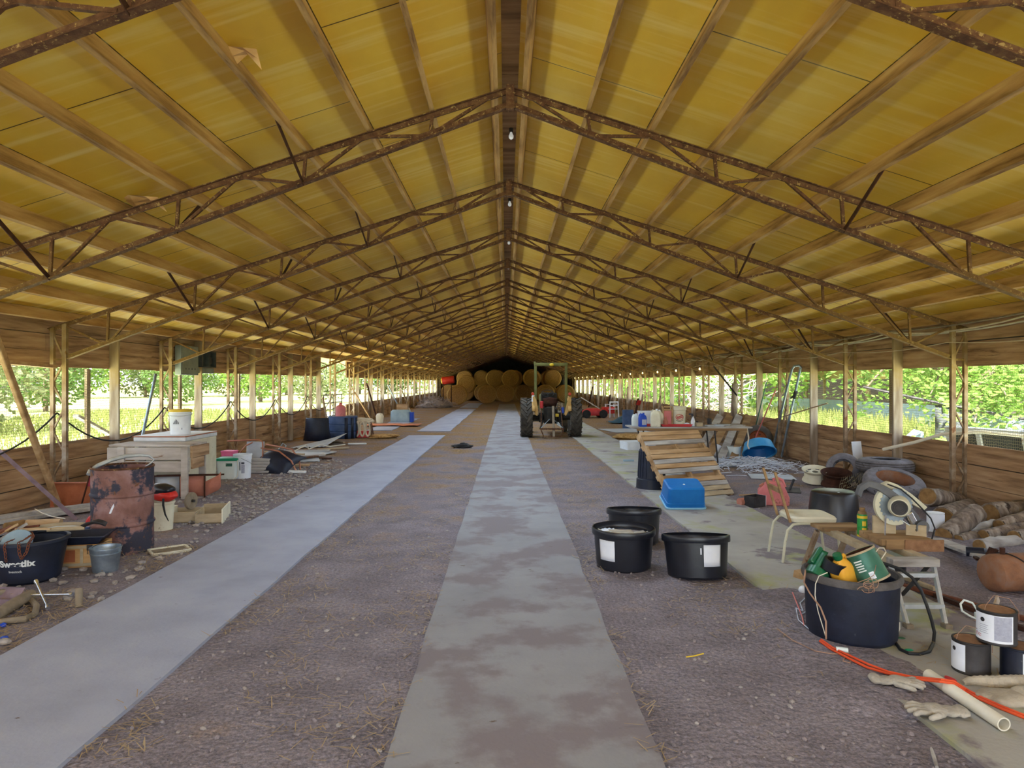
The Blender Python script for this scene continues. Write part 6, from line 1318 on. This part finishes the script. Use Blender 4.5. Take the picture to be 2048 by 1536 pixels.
for s in (-1, 1):
    b = MB(); g = []
    for i in range(13):
        a = R(20 + 130 * i / 12); rr = .70; row = []
        for x in (.50, .56, .60): row.append((s * x, -rr * math.cos(a) * 1.0 + .05, RT + rr * math.sin(a) * .95 - (.60 - x) * .2))
        row.append((s * .515, -.5 * math.cos(a) + .05, RT + .5 * math.sin(a))); g.append(row)
    b.sheet(g); part(t, 'fender', b, 'fender', solid=.012)
    b = MB(); b.prism([(-.055, -.26), (.0, -.3), (.06, -.1), (.07, .2), (.03, .32), (-.02, .3), (-.05, .1)], .02, X.Translation((s * .50, -.50, .98)) @ rot('Z', 0) @ rot('X', 90) @ rot('Z', -12 * s)); part(t, 'fender_tip', b, 'fender', 0, label='tan fender edge')
    b = MB(); b.lathe([(.001, -.03), (.045, -.03), (.05, 0), (.045, .03), (.001, .035)], 16, frame(V((s * .575, -.36, 1.36)), (0, -1, 0))); lm = part(t, 'tail_lamp', b, 'lamp_red')
    b = MB(); b.bar((s * .575, -.33, 1.2), (s * .575, -.33, 1.33), .03, .03); part(lm, 'lamp_bracket', b, 'tractor_dark', 0)
    b = MB(); b.box((s * .48, -.16, 1.55), (.08, .08, 1.5)); part(t, 'roll_bar_post', b, 'tractor_green', 0, bev=.01)
b = MB(); b.box((-.57, -.40, 1.22), (.08, .03, .2), rot('Y', 6)); part(t, 'warning_plate', b, 'paper', 0, label='pale plate beside the left tail lamp')
b = MB(); b.box((0, -.16, 2.28), (1.06, .10, .10)); b.box((-.50, -.16, 2.33), (.07, .10, .08)); part(t, 'roll_bar_top', b, 'tractor_green', 0, bev=.02)
b = MB(); b.blob((.02, -.24, 2.27), (.075, .05, .05), 0, 2); part(t, 'work_light', b, 'lid_yellow')
b = MB(); b.box((0, -.30, .74), (.30, .10, .44)); part(t, 'rear_housing', b, 'tractor_dark', 0, bev=.03)
for s in (-1, 1):
    b = MB(); b.bar((s * .25, -.2, .52), (s * .36, -.72, .30), .05, .03); part(t, 'lift_arm', b, 'tractor_dark', 0)
    b = MB(); b.tube([(s * .30, -.30, .98), (s * .33, -.55, .36)], .016, 7); part(t, 'lift_rod', b, 'rust_steel')
    b = MB(); b.tube([(s * .36, -.7, .30), (s * .06, -.42, .58)], .010, 6); part(t, 'check_chain', b, 'galvanised')
    b = MB(); b.bar((s * .28, -.25, 1.0), (s * .26, -.1, 1.0), .03, .03); part(t, 'rocker_arm', b, 'tractor_dark', 0)
b = MB(); b.bar((-.36, -.72, .30), (.36, -.72, .30), .05, .05); b.bar((-.34, -.74, .28), (-.26, -.76, .08), .03, .03); b.bar((.34, -.74, .28), (.28, -.76, .08), .03, .03); b.bar((-.30, -.76, .06), (.30, -.76, .06), .04, .03); part(t, 'drawbar_frame', b, 'rust_steel', 0)
b = MB(); b.bar((.05, -.42, .98), (.05, -.76, .06), .07, .05, (0, 1, 0)); part(t, 'boom_pole', b, 'hose_tan', 0, bev=.005)
b = MB(); b.lathe([(.001, 0), (.055, 0), (.055, .2), (.04, .22), (.001, .22)], 14, at(-.30, -.36, .92)); part(t, 'red_canister', b, 'red_paint')
b = MB(); b.box((.18, -.36, .70), (.1, .02, .09)); part(t, 'yellow_plate', b, 'lid_yellow', 0)
b = MB()
for k in range(5): b.tube([(.10 + .05 * k, -.30, .82 + .05 * (k % 3)), (.16 + .05 * k, -.37, .95), (.2 + .04 * k, -.33, 1.08)], .012, 6)
part(t, 'hydraulic_hose', b, 'chrome')
b = MB(); b.box((.36, -.34, .86), (.08, .05, .2)); part(t, 'blue_bottle', b, 'deep_blue', 0, bev=.01)
for s in (-1, 1):
    b = MB(); M = X.Translation((s * .62, 2.1, .36)) @ rot('Y', 90); b.lathe([(.2, -.08), (.33, -.09), (.36, 0), (.33, .09), (.2, .08)], 30, M, closed=True); wh = part(t, 'front_wheel', b, 'tractor_tyre')
    b = MB(M); b.lathe([(.001, -.03), (.2, -.03), (.21, .05), (.001, .05)], 20); part(wh, 'hub', b, 'tractor_green')
b = MB(); b.box((0, 2.1, .42), (1.1, .1, .1)); part(t, 'front_axle', b, 'tractor_dark', 0)

# ================================================================ hay bales
proto = None; G_B = 'round hay bales piled at the far end'
bl = [(-3.75, 52.0, .78, 0, 'light-faced round hay bale at the near left of the pile'), (-1.55, 54.6, .80, 2, 'dark-faced round hay bale second from the left on the ground'), (-.02, 58.6, .78, -4, 'ground bale with a shaggy face, third from the left'), (1.55, 60.6, .78, 3, 'shadowed ground bale behind the tractor roll bar side'), (1.62 + 1.7, 57.0, .8, 0, 'ground bale hidden mostly by the tractor'), (5.0, 57.4, .78, 5, 'ground bale right of the tractor in the dark'),
      (-1.05, 61.2, 2.12, 3, 'upper bale turned away in the dark at the left of the pile'), (.42, 59.6, 2.08, -2, 'upper round bale with a bright round face, middle of the pile'), (2.25, 58.8, 2.12, 2, 'upper bale right of the middle, partly behind the roll bar'), (-3.3, 56.2, 1.6, 0, 'pale-topped bale lying behind the light-faced one'), (4.1, 60.2, 2.1, 4, 'upper bale furthest right, deep in shadow')]
def bale():
    t = thing('hay_bale', 'x', 'hay bale', (0, 0, 0), 0, G_B); M = rot('X', 90); r = .78
    b = MB(M); b.lathe([(r * .9, -.62), (r * .98, -.58), (r, -.5), (r, .5), (r * .98, .58), (r * .9, .62)], 36); part(t, 'wrapped_side', b, 'hay', 60)
    b = MB(M); pr = [(.001, .63)]
    for k in range(1, 12): pr.append((r * .93 * k / 12, .63 + (.012 if k % 2 else -.012)))
    pr.append((r * .93, .61)); b.lathe(pr, 36); part(t, 'rolled_face', b, 'hay_face', 30); b = MB(M); b.lathe([(q, -z) for q, z in pr], 36); part(t, 'rolled_face', b, 'hay_face', 30)
    return t
for k, (x, y, z, rz, lab) in enumerate(bl):
    if k == 0: proto = bale(); o = proto
    else: o = dup(proto)
    o.location = (x, y, z); o.rotation_euler = (0, 0, R(rz)); o['label'] = lab
for k in range(14):
    o = dup(proto); row, i = (0, k) if k < 8 else (1, k - 8) if k < 14 else (2, k - 14); lay = row
    o.location = ((-5.4, -3.9, -1.5)[lay] + 1.58 * i, 64.2 + .3 * (i % 2), .78 + 1.36 * lay); o['label'] = 'dim round hay bale in the dark stack against the back wall'
# red tank on the bales
t = thing('red_drum', 'red drum with a yellow end lying on the bales at the left of the pile', 'drum', (-4.35, 50.0, 0)); M = frame(V((-.45, 0, 1.85)), (1, -.1, .12))
b = MB(M); b.lathe([(.001, .1), (.27, .1), (.28, .14), (.28, .92), (.26, .96), (.001, .96)], 26); part(t, 'body', b, 'red_bright')
b = MB(M); b.lathe([(.001, .0), (.2, .02), (.26, .09), (.26, .12), (.001, .12)], 26); part(t, 'end_cap', b, 'lid_yellow', label='yellow end')
for x in (-.3, .3):
    for y in (-.15, .15):
        b = MB(); b.tube([(x, y * 1.6, 0), (x, y, 1.65)], .02, 6); part(t, 'stand_leg', b, 'rust_dark')

# ================================================================ right side, far
t = thing('ride_mower', 'red mower deck with a dark wheel and a slanting handle beside the tractor', 'mower', (4.25, 33.0, 0), 8)
b = MB(); rounded(b, [(1.0, .7, .1, .12), (1.05, .75, .12, .2), (.95, .66, .12, .36), (.5, .4, .1, .46)]); part(t, 'deck', b, 'red_paint')
b = MB(); rounded(b, [(.55, .5, .05, .2), (.55, .5, .05, .52)]); b.v = [p + V((.82, .2, 0)) for p in b.v]; part(t, 'grass_box', b, 'red_bright')
for x, y in ((.42, -.38), (-.42, -.38), (.42, .38), (-.42, .38)):
    b = MB(); b.lathe([(.001, -.06), (.1, -.06), (.2, -.05), (.2, .05), (.1, .06), (.001, .06)], 22, X.Translation((x, y, .2)) @ rot('X', 90)); part(t, 'wheel', b, 'black_rubber')
b = MB(); b.bar((-.6, 0, 1.0), (.3, -.1, .45), .05, .04); part(t, 'handle', b, 'aluminium', 0)
t = thing('lawn_chair', 'white plastic lawn chair standing empty beyond the blue tarp', 'chair', (5.2, 33.2, 0), 200)
b = MB(); b.box((0, 0, .42), (.48, .46, .03)); part(t, 'seat', b, 'white_plastic', 0, bev=.01)
for x, y in ((-.22, -.2), (.22, -.2), (.22, .22), (-.22, .22)):
    b = MB(); b.bar((x * 1.12, y * 1.15, 0), (x, y, .66 if y < 0 else .8), .045, .04); part(t, 'leg', b, 'white_plastic', 0, bev=.005)
for x in (-.24, .24):
    b = MB(); b.box((x, 0, .65), (.05, .48, .03)); part(t, 'arm', b, 'white_plastic', 0, bev=.008)
b = MB(); b.box((0, .22, .77), (.46, .03, .06)); b.box((0, .22, .6), (.44, .02, .04)); part(t, 'backrest', b, 'white_plastic', 0, bev=.01)
b = MB(); g = [[(-.7 + .2 * i, -.5 + .2 * j, .04 + max(0, .30 - .13 * ((i - 3.5) ** 2 + (j - 2.5) ** 2) ** .8 * .45) + .10 * abs(noise.noise(V((i * .9, j * .9, 3)))) ) for j in range(6)] for i in range(8)]; b.sheet(g); solo('blue_tarp', 'crumpled dark blue tarp heaped on the dirt before the white chair', 'tarp', b, 'tarp_blue', (5.05, 28.5, 0), 10, solid=.006)
b = MB(); b.lathe([(.001, 0), (.2, 0), (.21, .3), (.21, .7), (.001, .7)], 20); solo('dark_barrel', 'dark blue-grey barrel standing beyond the end of the plank table', 'barrel', b, 'steel_blue', (4.55, 25.2, 0))
b = MB(); b.box((0, 0, 0), (1.3, 1.8, .012)); solo('ground_sheet', 'long pale sheet lying flat between the slab and the dark barrel', 'sheet', b, 'sheet_metal', (4.2, 24.0, .015), 12, smooth=0)
b = MB(); b.blob((0, 0, .05), (.5, .3, .12), .6, 3, 5); solo('brush_pile', 'low brown heap of brush on the dirt left of the plank table', 'brush', b, 'hay', (3.9, 20.5, 0))
b = MB(); b.sheet([[(.06 * (j - 2) / 2 * (1 if j > 2 else -1) * -1 - .02 * abs(j - 2), -.5 + .2 * i, .90 - .11 * abs(j - 2) - .02 * (i % 2)) for j in range(5)] for i in range(6)]); solo('red_cloth', 'red cloth thrown over the right wall in the distance', 'cloth', b, 'red_paint', (6.25, 31.5, 0))
rn = random.Random(21)
for k in range(9):
    x, y = 6.2 - rn.uniform(0, .25), 27 + 2.6 * k + rn.uniform(-.6, .6)
    b = MB(); b.bar((x - .25 * rn.random(), y - .3, .0), (x + .1, y + .1, rn.uniform(.9, 1.5)), .07 + .04 * rn.random(), .04); solo('leaning_board', ORD[k] + ' board leaning on the far right wall, counting from the dark barrel', 'board', b, ['column_steel', 'board_z', 'rust_dark'][k % 3], smooth=0)
# ================================================================ outside
def leaf_cloud(name, n, r, size, seed, m, par=None, hollow=.45):
    rn = random.Random(seed); vs = []; fs = []
    for i in range(n):
        while True:
            p = V((rn.uniform(-1, 1), rn.uniform(-1, 1), rn.uniform(-1, 1)))
            if p.length < 1 and rn.random() < (p.length + .15) and noise.noise(p * 2.3 + V((seed, 0, 0))) > -.22: break
        p = V((p.x * r[0], p.y * r[1], p.z * r[2])); s = size * rn.uniform(.6, 1.4)
        a = V((rn.gauss(0, 1), rn.gauss(0, 1), rn.gauss(0, .6))).normalized(); b2 = a.cross(V((rn.gauss(0, 1), rn.gauss(0, 1), rn.gauss(0, 1)))).normalized()
        k = len(vs); vs += [p - a * s * .5, p + b2 * s * .3, p + a * s * .6, p - b2 * s * .3]; fs.append((k, k + 1, k + 2, k + 3))
    me = bpy.data.meshes.new(name); me.from_pydata([tuple(v) for v in vs], [], fs); me.materials.append(MATS[m]); me.update(); return me
def tree_proto(lab, h, r, m, n, leaf, seed, trunk_r=.16, multi=1, low=.25):
    t = thing('tree', lab, 'tree'); rn = random.Random(seed)
    b = MB()
    for k in range(multi):
        a = rn.uniform(0, 6.28); q = V((math.cos(a), math.sin(a), 0)) * (r[0] * .5 if multi > 1 else .15)
        b.tube([V((0, 0, 0)) + q * .1, q * .5 + V((0, 0, h * .35)), q + V((0, 0, h * .7))], [trunk_r, trunk_r * .8, trunk_r * .35], 8)
        for j in range(4):
            a = rn.uniform(0, 6.28); z = h * rn.uniform(.3, .6); d = V((math.cos(a) * r[0] * .7, math.sin(a) * r[1] * .7, h * .2)); b.tube([q * .6 + V((0, 0, z)), q * .6 + V((0, 0, z)) + d], [trunk_r * .4, trunk_r * .12], 6)
    part(t, 'trunk', b, 'bark_tree')
    o = part(t, 'crown', leaf_cloud('crown', n, r, leaf, seed, m), None); o.location = (0, 0, h * low + r[2] * (1 - low * .5))
    return t
GL, GR = 'trees across the left meadow', 'trees beyond the right wall'
tA = tree_proto('x', 5.5, (3.4, 3.4, 2.7), 'leaf_dark', 2200, .32, 1, low=.06)
tB = tree_proto('x', 6.5, (4.4, 4.4, 3.2), 'leaf_pale', 3000, .30, 2, low=.0)
tC = tree_proto('x', 8.0, (5.0, 5.0, 4.2), 'leaf', 2600, .40, 3, .22, low=.05)
used = set()
def put(tp, x, y, s, lab, grp, rz=0):
    o = tp if tp.name not in used else dup(tp); used.add(tp.name)
    o.location = (x, y, -.16); o.rotation_euler = (0, 0, R(rz)); o.scale = (s, s, s); o['label'] = lab; o['group'] = grp
left = [(tB, -20.5, 24, .95, 'pale shaggy tree drooping nearest the left wall'), (tB, -27, 30, 1.0, 'pale feathery tree behind the drooping one'), (tA, -30, 44, 1.0, 'round dark green tree standing alone in the left meadow'), (tA, -27, 56, .9, 'low spreading tree in the middle of the left meadow'), (tC, -24, 66, .9, 'bright green tree seen through the gap in the left wall'), (tB, -17, 62, .9, 'pale tree just right of the wall gap'), (tC, -36, 36, .9, 'green tree at the far left beyond the netting'), (tA, -24, 18, .9, 'dark bush at the edge behind the leaning timber')]
for k, (tp, x, y, s, lab) in enumerate(left): put(tp, x, y, s, lab, GL, 40 * k)
for k in range(20):
    put((tA, tC, tB)[k % 3], -72 + 2.9 * k + (k * 7 % 3), 62 + 3.2 * k - (k * 5 % 4), 1.15 + .1 * (k % 3), 'green tree in the distant hedge line across the left meadow', GL + ', far hedge', 63 * k)
right = [(tC, 13.5, 36, .75, 'bright green tree beyond the right wall, right of the spare wheel'), (tC, 12, 44, .7, 'leafy tree beyond the plank table'), (tC, 11.5, 54, .8, 'bright tree furthest along the right wall'), (tA, 13, 62, 1.0, 'dark green tree at the end of the right wall'), (tC, 13, 74, 1.0, 'green tree behind the end of the right wall'), (tC, 24, 20, .7, 'green tree behind the neighbouring barn end')]
for k, (tp, x, y, s, lab) in enumerate(right): put(tp, x, y, s, lab, GR, 50 * k)
for k in range(12):
    put((tC, tA)[k % 2], 30 + 1.0 * k, 16 + 8 * k, 1.3, 'tall green tree in the row behind the neighbouring barn', GR + ', row behind the barn', 63 * k)
# dead brush heap
b = MB(); rn = random.Random(9)
for k in range(240):
    p = V((rn.gauss(0, .8), rn.gauss(0, 1.0), rn.uniform(.1, 2.2))); d = V((rn.gauss(0, .5), rn.gauss(0, .5), rn.gauss(.25, .35)))
    b.tube([p, p + d * .6 + V((rn.gauss(0, .1), rn.gauss(0, .1), 0)), p + d], .018, 3, False)
solo('brush_heap', 'grey tangle of dead branches outside the right wall behind the table', 'brush', b, 'twig_grey', (10.2, 32.5, -.15))
# leafy tree close outside the right wall: drooping boughs
t = thing('leafy_tree', 'bright lime-green leafy tree crowding close outside the right wall', 'tree', (10.6, 15.0, -.15)); rn = random.Random(31)
b = MB(); limbs = []
b.tube([(0, 0, 0), (.1, .1, 1.6), (.3, .2, 3.2), (.2, .4, 5)], [.17, .14, .1, .05], 10)
for k in range(16):
    a = R(150 + rn.uniform(-110, 120)); L_ = rn.uniform(1.6, 4.2); z0 = rn.uniform(.9, 2.9); d = V((math.cos(a), math.sin(a), 0)); sg = rn.uniform(-.9, .6)
    pt = [V((.15, .12, z0)), V((.15, .12, z0)) + d * L_ * .4 + V((0, 0, .5)), V((.15, .12, z0)) + d * L_ * .75 + V((0, 0, .35 + sg * .4)), V((.15, .12, z0)) + d * L_ + V((0, 0, sg))]
    b.tube(pt, [.06, .045, .03, .012], 6); limbs.append(pt)
part(t, 'trunk', b, 'bark_tree')
vs = []; fs = []
for pt in limbs:
    for i in range(760):
        f = rn.uniform(.18, 1.05) * 3; k = min(2, int(f)); p = pt[k].lerp(pt[k + 1], f - k) + V((rn.gauss(0, .36), rn.gauss(0, .36), rn.gauss(-.02, .32)))
        s = rn.uniform(.07, .14); a = V((rn.gauss(0, 1), rn.gauss(0, 1), rn.gauss(0, .5))).normalized(); c = a.cross(V((rn.gauss(0, .6), rn.gauss(0, .6), 1))).normalized()
        k = len(vs); vs += [p - a * s * .6, p + c * s * .42 - a * s * .05, p + a * s * .7, p - c * s * .42 - a * s * .05]; fs.append((k, k + 1, k + 2, k + 3))
me = bpy.data.meshes.new('leaves'); me.from_pydata([tuple(v) for v in vs], [], fs); me.materials.append(MATS['leaf']); part(t, 'leaves', me, None)
# neighbouring barn
t = thing('neighbour_barn', 'long low neighbouring barn with a white roof edge and tin lower wall', 'barn', (17.2, 44, -.15))
b = MB(); b.add([(-1.1, -19, 2.75), (-1.1, 30, 2.75), (6, -19, 4.7), (6, 30, 4.7), (-1.1, -19, 2.85), (-1.1, 30, 2.85), (6, -19, 4.8), (6, 30, 4.8)], [(0, 1, 3, 2), (4, 6, 7, 5), (0, 4, 5, 1), (0, 2, 6, 4)]); part(t, 'roof', b, 'roof_white', 0)
b = MB(); b.box((0, 5.5, 2.35), (.08, 49, .62)); part(t, 'fascia', b, 'tan_paint', 0)
b = MB()
for k in range(4): b.box((0.0 - .01 * (k % 2), 5.5, .12 + .24 * k), (.05, 49, .235))
part(t, 'tin_wall', b, 'tin_blue', 0)
b = MB(); b.box((7, 5.5, 1.4), (.1, 49, 2.8)); b.box((3, -19, 1.6), (7, .1, 3.2)); part(t, 'back_wall', b, 'barn_dark', 0)
for k in range(22):
    b = MB(); b.box((.02, -18.5 + 2.2 * k, 1.5), (.1, .12 if k % 3 else .28, 1.2)); part(t, 'post', b, 'column_steel', 0)
# coop, tin sheets, awning close outside
t = thing('wire_coop', 'white-framed coop panel with dark screen leaning just outside the right wall', 'coop', (7.25, 9.9, -.15), 20)
b = MB(rot('Y', -16))
for c, s_ in (((0, 0, .42), (.06, 1.1, .08)), ((0, 0, 1.2), (.06, 1.1, .08)), ((0, -.55, .62), (.06, .08, 1.24)), ((0, .55, .62), (.06, .08, 1.24)), ((0, .1, .8), (.05, .06, .8))): b.box(c, s_)
part(t, 'frame', b, 'white_paint', 0)
b = MB(rot('Y', -16)); b.box((.02, 0, .81), (.01, 1.05, .74)); part(t, 'screen', b, 'screen_dark', 0)
solo('tin_sheet', 'stack of weathered corrugated tin propped behind the coop panel', 'sheet', MB().sheet([[(8.5 + .5 * i, 10.9 + .09 * j, .12 + .48 * i + .025 * math.sin(j * 2.0)) for j in range(34)] for i in range(3)]), 'sheet_metal', solid=.006)
solo('tin_sheet', 'smaller corrugated tin sheet lying below the first outside the wall', 'sheet', MB().sheet([[(7.9 + .5 * i, 9.9 + .09 * j, -.1 + .30 * i + .025 * math.sin(j * 2.0)) for j in range(24)] for i in range(3)]), 'sheet_metal', solid=.006)
b = MB(); b.sheet([[(8.2 + .12 * j, 12.9 - .1 * j, .0 + .64 * i) for i in range(3)] for j in range(5)]); t = thing('shade_screen', 'dark shade cloth hanging from a slanting pole outside the right wall', 'screen', (0, 0, 0)); part(t, 'cloth', b, 'screen_dark', solid=.01)
b = MB(); b.tube([(7.2, 13.6, 1.62), (8.3, 12.8, 1.30), (9.6, 11.6, .95), (10.2, 10.6, .65)], .025, 8); part(t, 'pole', b, 'dark_metal')
b = MB(); b.add([(7.5, 13.4, -.15), (8.1, 13.0, -.15), (8.1, 13.1, .75), (7.45, 13.5, .15), (7.7, 14.2, -.15), (8.4, 13.9, .75)], [(0, 1, 2, 3), (3, 2, 5, 4), (0, 3, 4)]); solo('tin_roof', 'small slanting tin roof piece left of the dark shade cloth', 'sheet', b, 'tin_blue', smooth=0, solid=.01)
# tall grass along both walls
def grass_patch(name, lab, boxes, n, seed, hm):
    rn = random.Random(seed); vs = []; fs = []
    for i in range(n):
        x0, x1, y0, y1 = boxes[rn.randrange(len(boxes))]; x = rn.uniform(x0, x1); y = rn.uniform(y0, y1); h = rn.uniform(.3, 1) * hm; a = rn.uniform(0, 6.28); wd = .012 + .0006 * y
        d = V((math.cos(a), math.sin(a), 0)); l = V((rn.gauss(0, .2), rn.gauss(0, .2), 0)) * h; p = V((x, y, -.15)); k = len(vs)
        vs += [p - d * wd, p + d * wd, p + l * .5 + V((0, 0, h * .6)) + d * wd * .6, p + l + V((0, 0, h))]; fs.append((k, k + 1, k + 2, k + 3))
    me = bpy.data.meshes.new(name); me.from_pydata([tuple(v) for v in vs], [], fs); me.materials.append(MATS['grass_blade']); o = part(None, name, me, None); sets(o, lab, 'grass', None, 'stuff')
grass_patch('tall_grass', 'tall yellow-green grass outside the right wall', [(10.6, 16.5, 10, 40), (9.8, 12, 30, 60)], 15000, 3, .75)
grass_patch('meadow_grass', 'short sunlit grass of the left meadow', [(-26, -11, 10, 45)], 14000, 4, .3)

# ================================================================ loose stones, straw
rn = random.Random(77)
def scatter(name, lab, cat, spots, m, smin, smax, flat=.55, sub=1):
    b = MB(); 
    for x, y in spots:
        s = smin + (smax - smin) * rn.random() ** 2.5
        b.blob((x, y, s * flat * .5), (s * rn.uniform(.7, 1.3), s * rn.uniform(.7, 1.2), s * flat), .35, sub, rn.random() * 50, rot('Z', rn.uniform(0, 360)))
    solo(name, lab, cat, b, m, kind='stuff', smooth=30)
sp = [(rn.uniform(-5.6, -3.15), rn.uniform(5, 15)) for _ in range(1100)] + [(rn.gauss(-3.6, .45), rn.uniform(8, 14)) for _ in range(1300)]
sp = [p for p in sp if p[0] < -3.13 and not (abs(p[0] + 3.9) < .32 and abs(p[1] - 6.87) < .32)]
scatter('gravel', 'loose pale gravel strewn between the left slab and the wall', 'gravel', sp, 'stone', .008, .042)
sp = [(rn.uniform(-1.9, 2.0), 2.0 + 7 * rn.random() ** 1.3) for _ in range(620)] + [(rn.uniform(3.3, 6.2), rn.uniform(4, 12)) for _ in range(320)] + [(rn.uniform(-.5, .68), rn.uniform(2.2, 5)) for _ in range(160)]
scatter('pebbles', 'small pale pebbles on the bare earth around the slabs', 'pebbles', sp, 'stone', .003, .019)
sp = [(rn.uniform(-1.93, 3.0), 1.9 + 4.2 * rn.random() ** 1.2) for _ in range(3000)]
sp = [q for q in sp if not (-.55 < q[0] < .71) and not (q[0] > 2.05 and not (3.3 < q[1] < 5.4 and q[0] < 2.3))]
scatter('dirt_clods', 'tiny crumbs and clods of earth on the bare ground near the camera', 'dirt', sp, 'dirt', .004, .016, .8)
def straw(name, lab, areas):
    vs = []; fs = []
    for (x0, x1, y0, y1, n) in areas:
        for i in range(n):
            x = rn.uniform(x0, x1); y = rn.uniform(y0, y1)
            if noise.noise(V((x * 1.4, y * 1.1, 5))) < -.05: continue
            L_ = rn.uniform(.03, .11); a = rn.uniform(0, 6.28); d = V((math.cos(a), math.sin(a), rn.uniform(-.1, .25))) * L_; p = V((x, y, rn.uniform(.004, .03))); n_ = V((-d.y, d.x, 0)).normalized() * .0022
            k = len(vs); vs += [p - n_, p + n_, p + d + n_, p + d - n_]; fs.append((k, k + 1, k + 2, k + 3))
    me = bpy.data.meshes.new(name); me.from_pydata([tuple(v) for v in vs], [], fs); me.materials.append(MATS['straw']); o = part(None, name, me, None); sets(o, lab, 'straw', None, 'stuff')
straw('straw_litter', 'chopped straw scattered over the earth along the slab edges', [(-1.97, -.5, 3, 9, 1500), (.7, 2.05, 4.5, 10, 1500), (-4.0, -3.12, 4, 7, 2200), (-1.97, -1.6, 3, 16, 1200), (-.9, -.5, 3, 14, 700), (.65, 1.0, 3, 8, 500), (-1.97, -.5, 9, 24, 2600), (.7, 2.05, 9, 20, 2000), (1.7, 3.3, 3.8, 5.6, 500)])
bpy.context.view_layer.update()
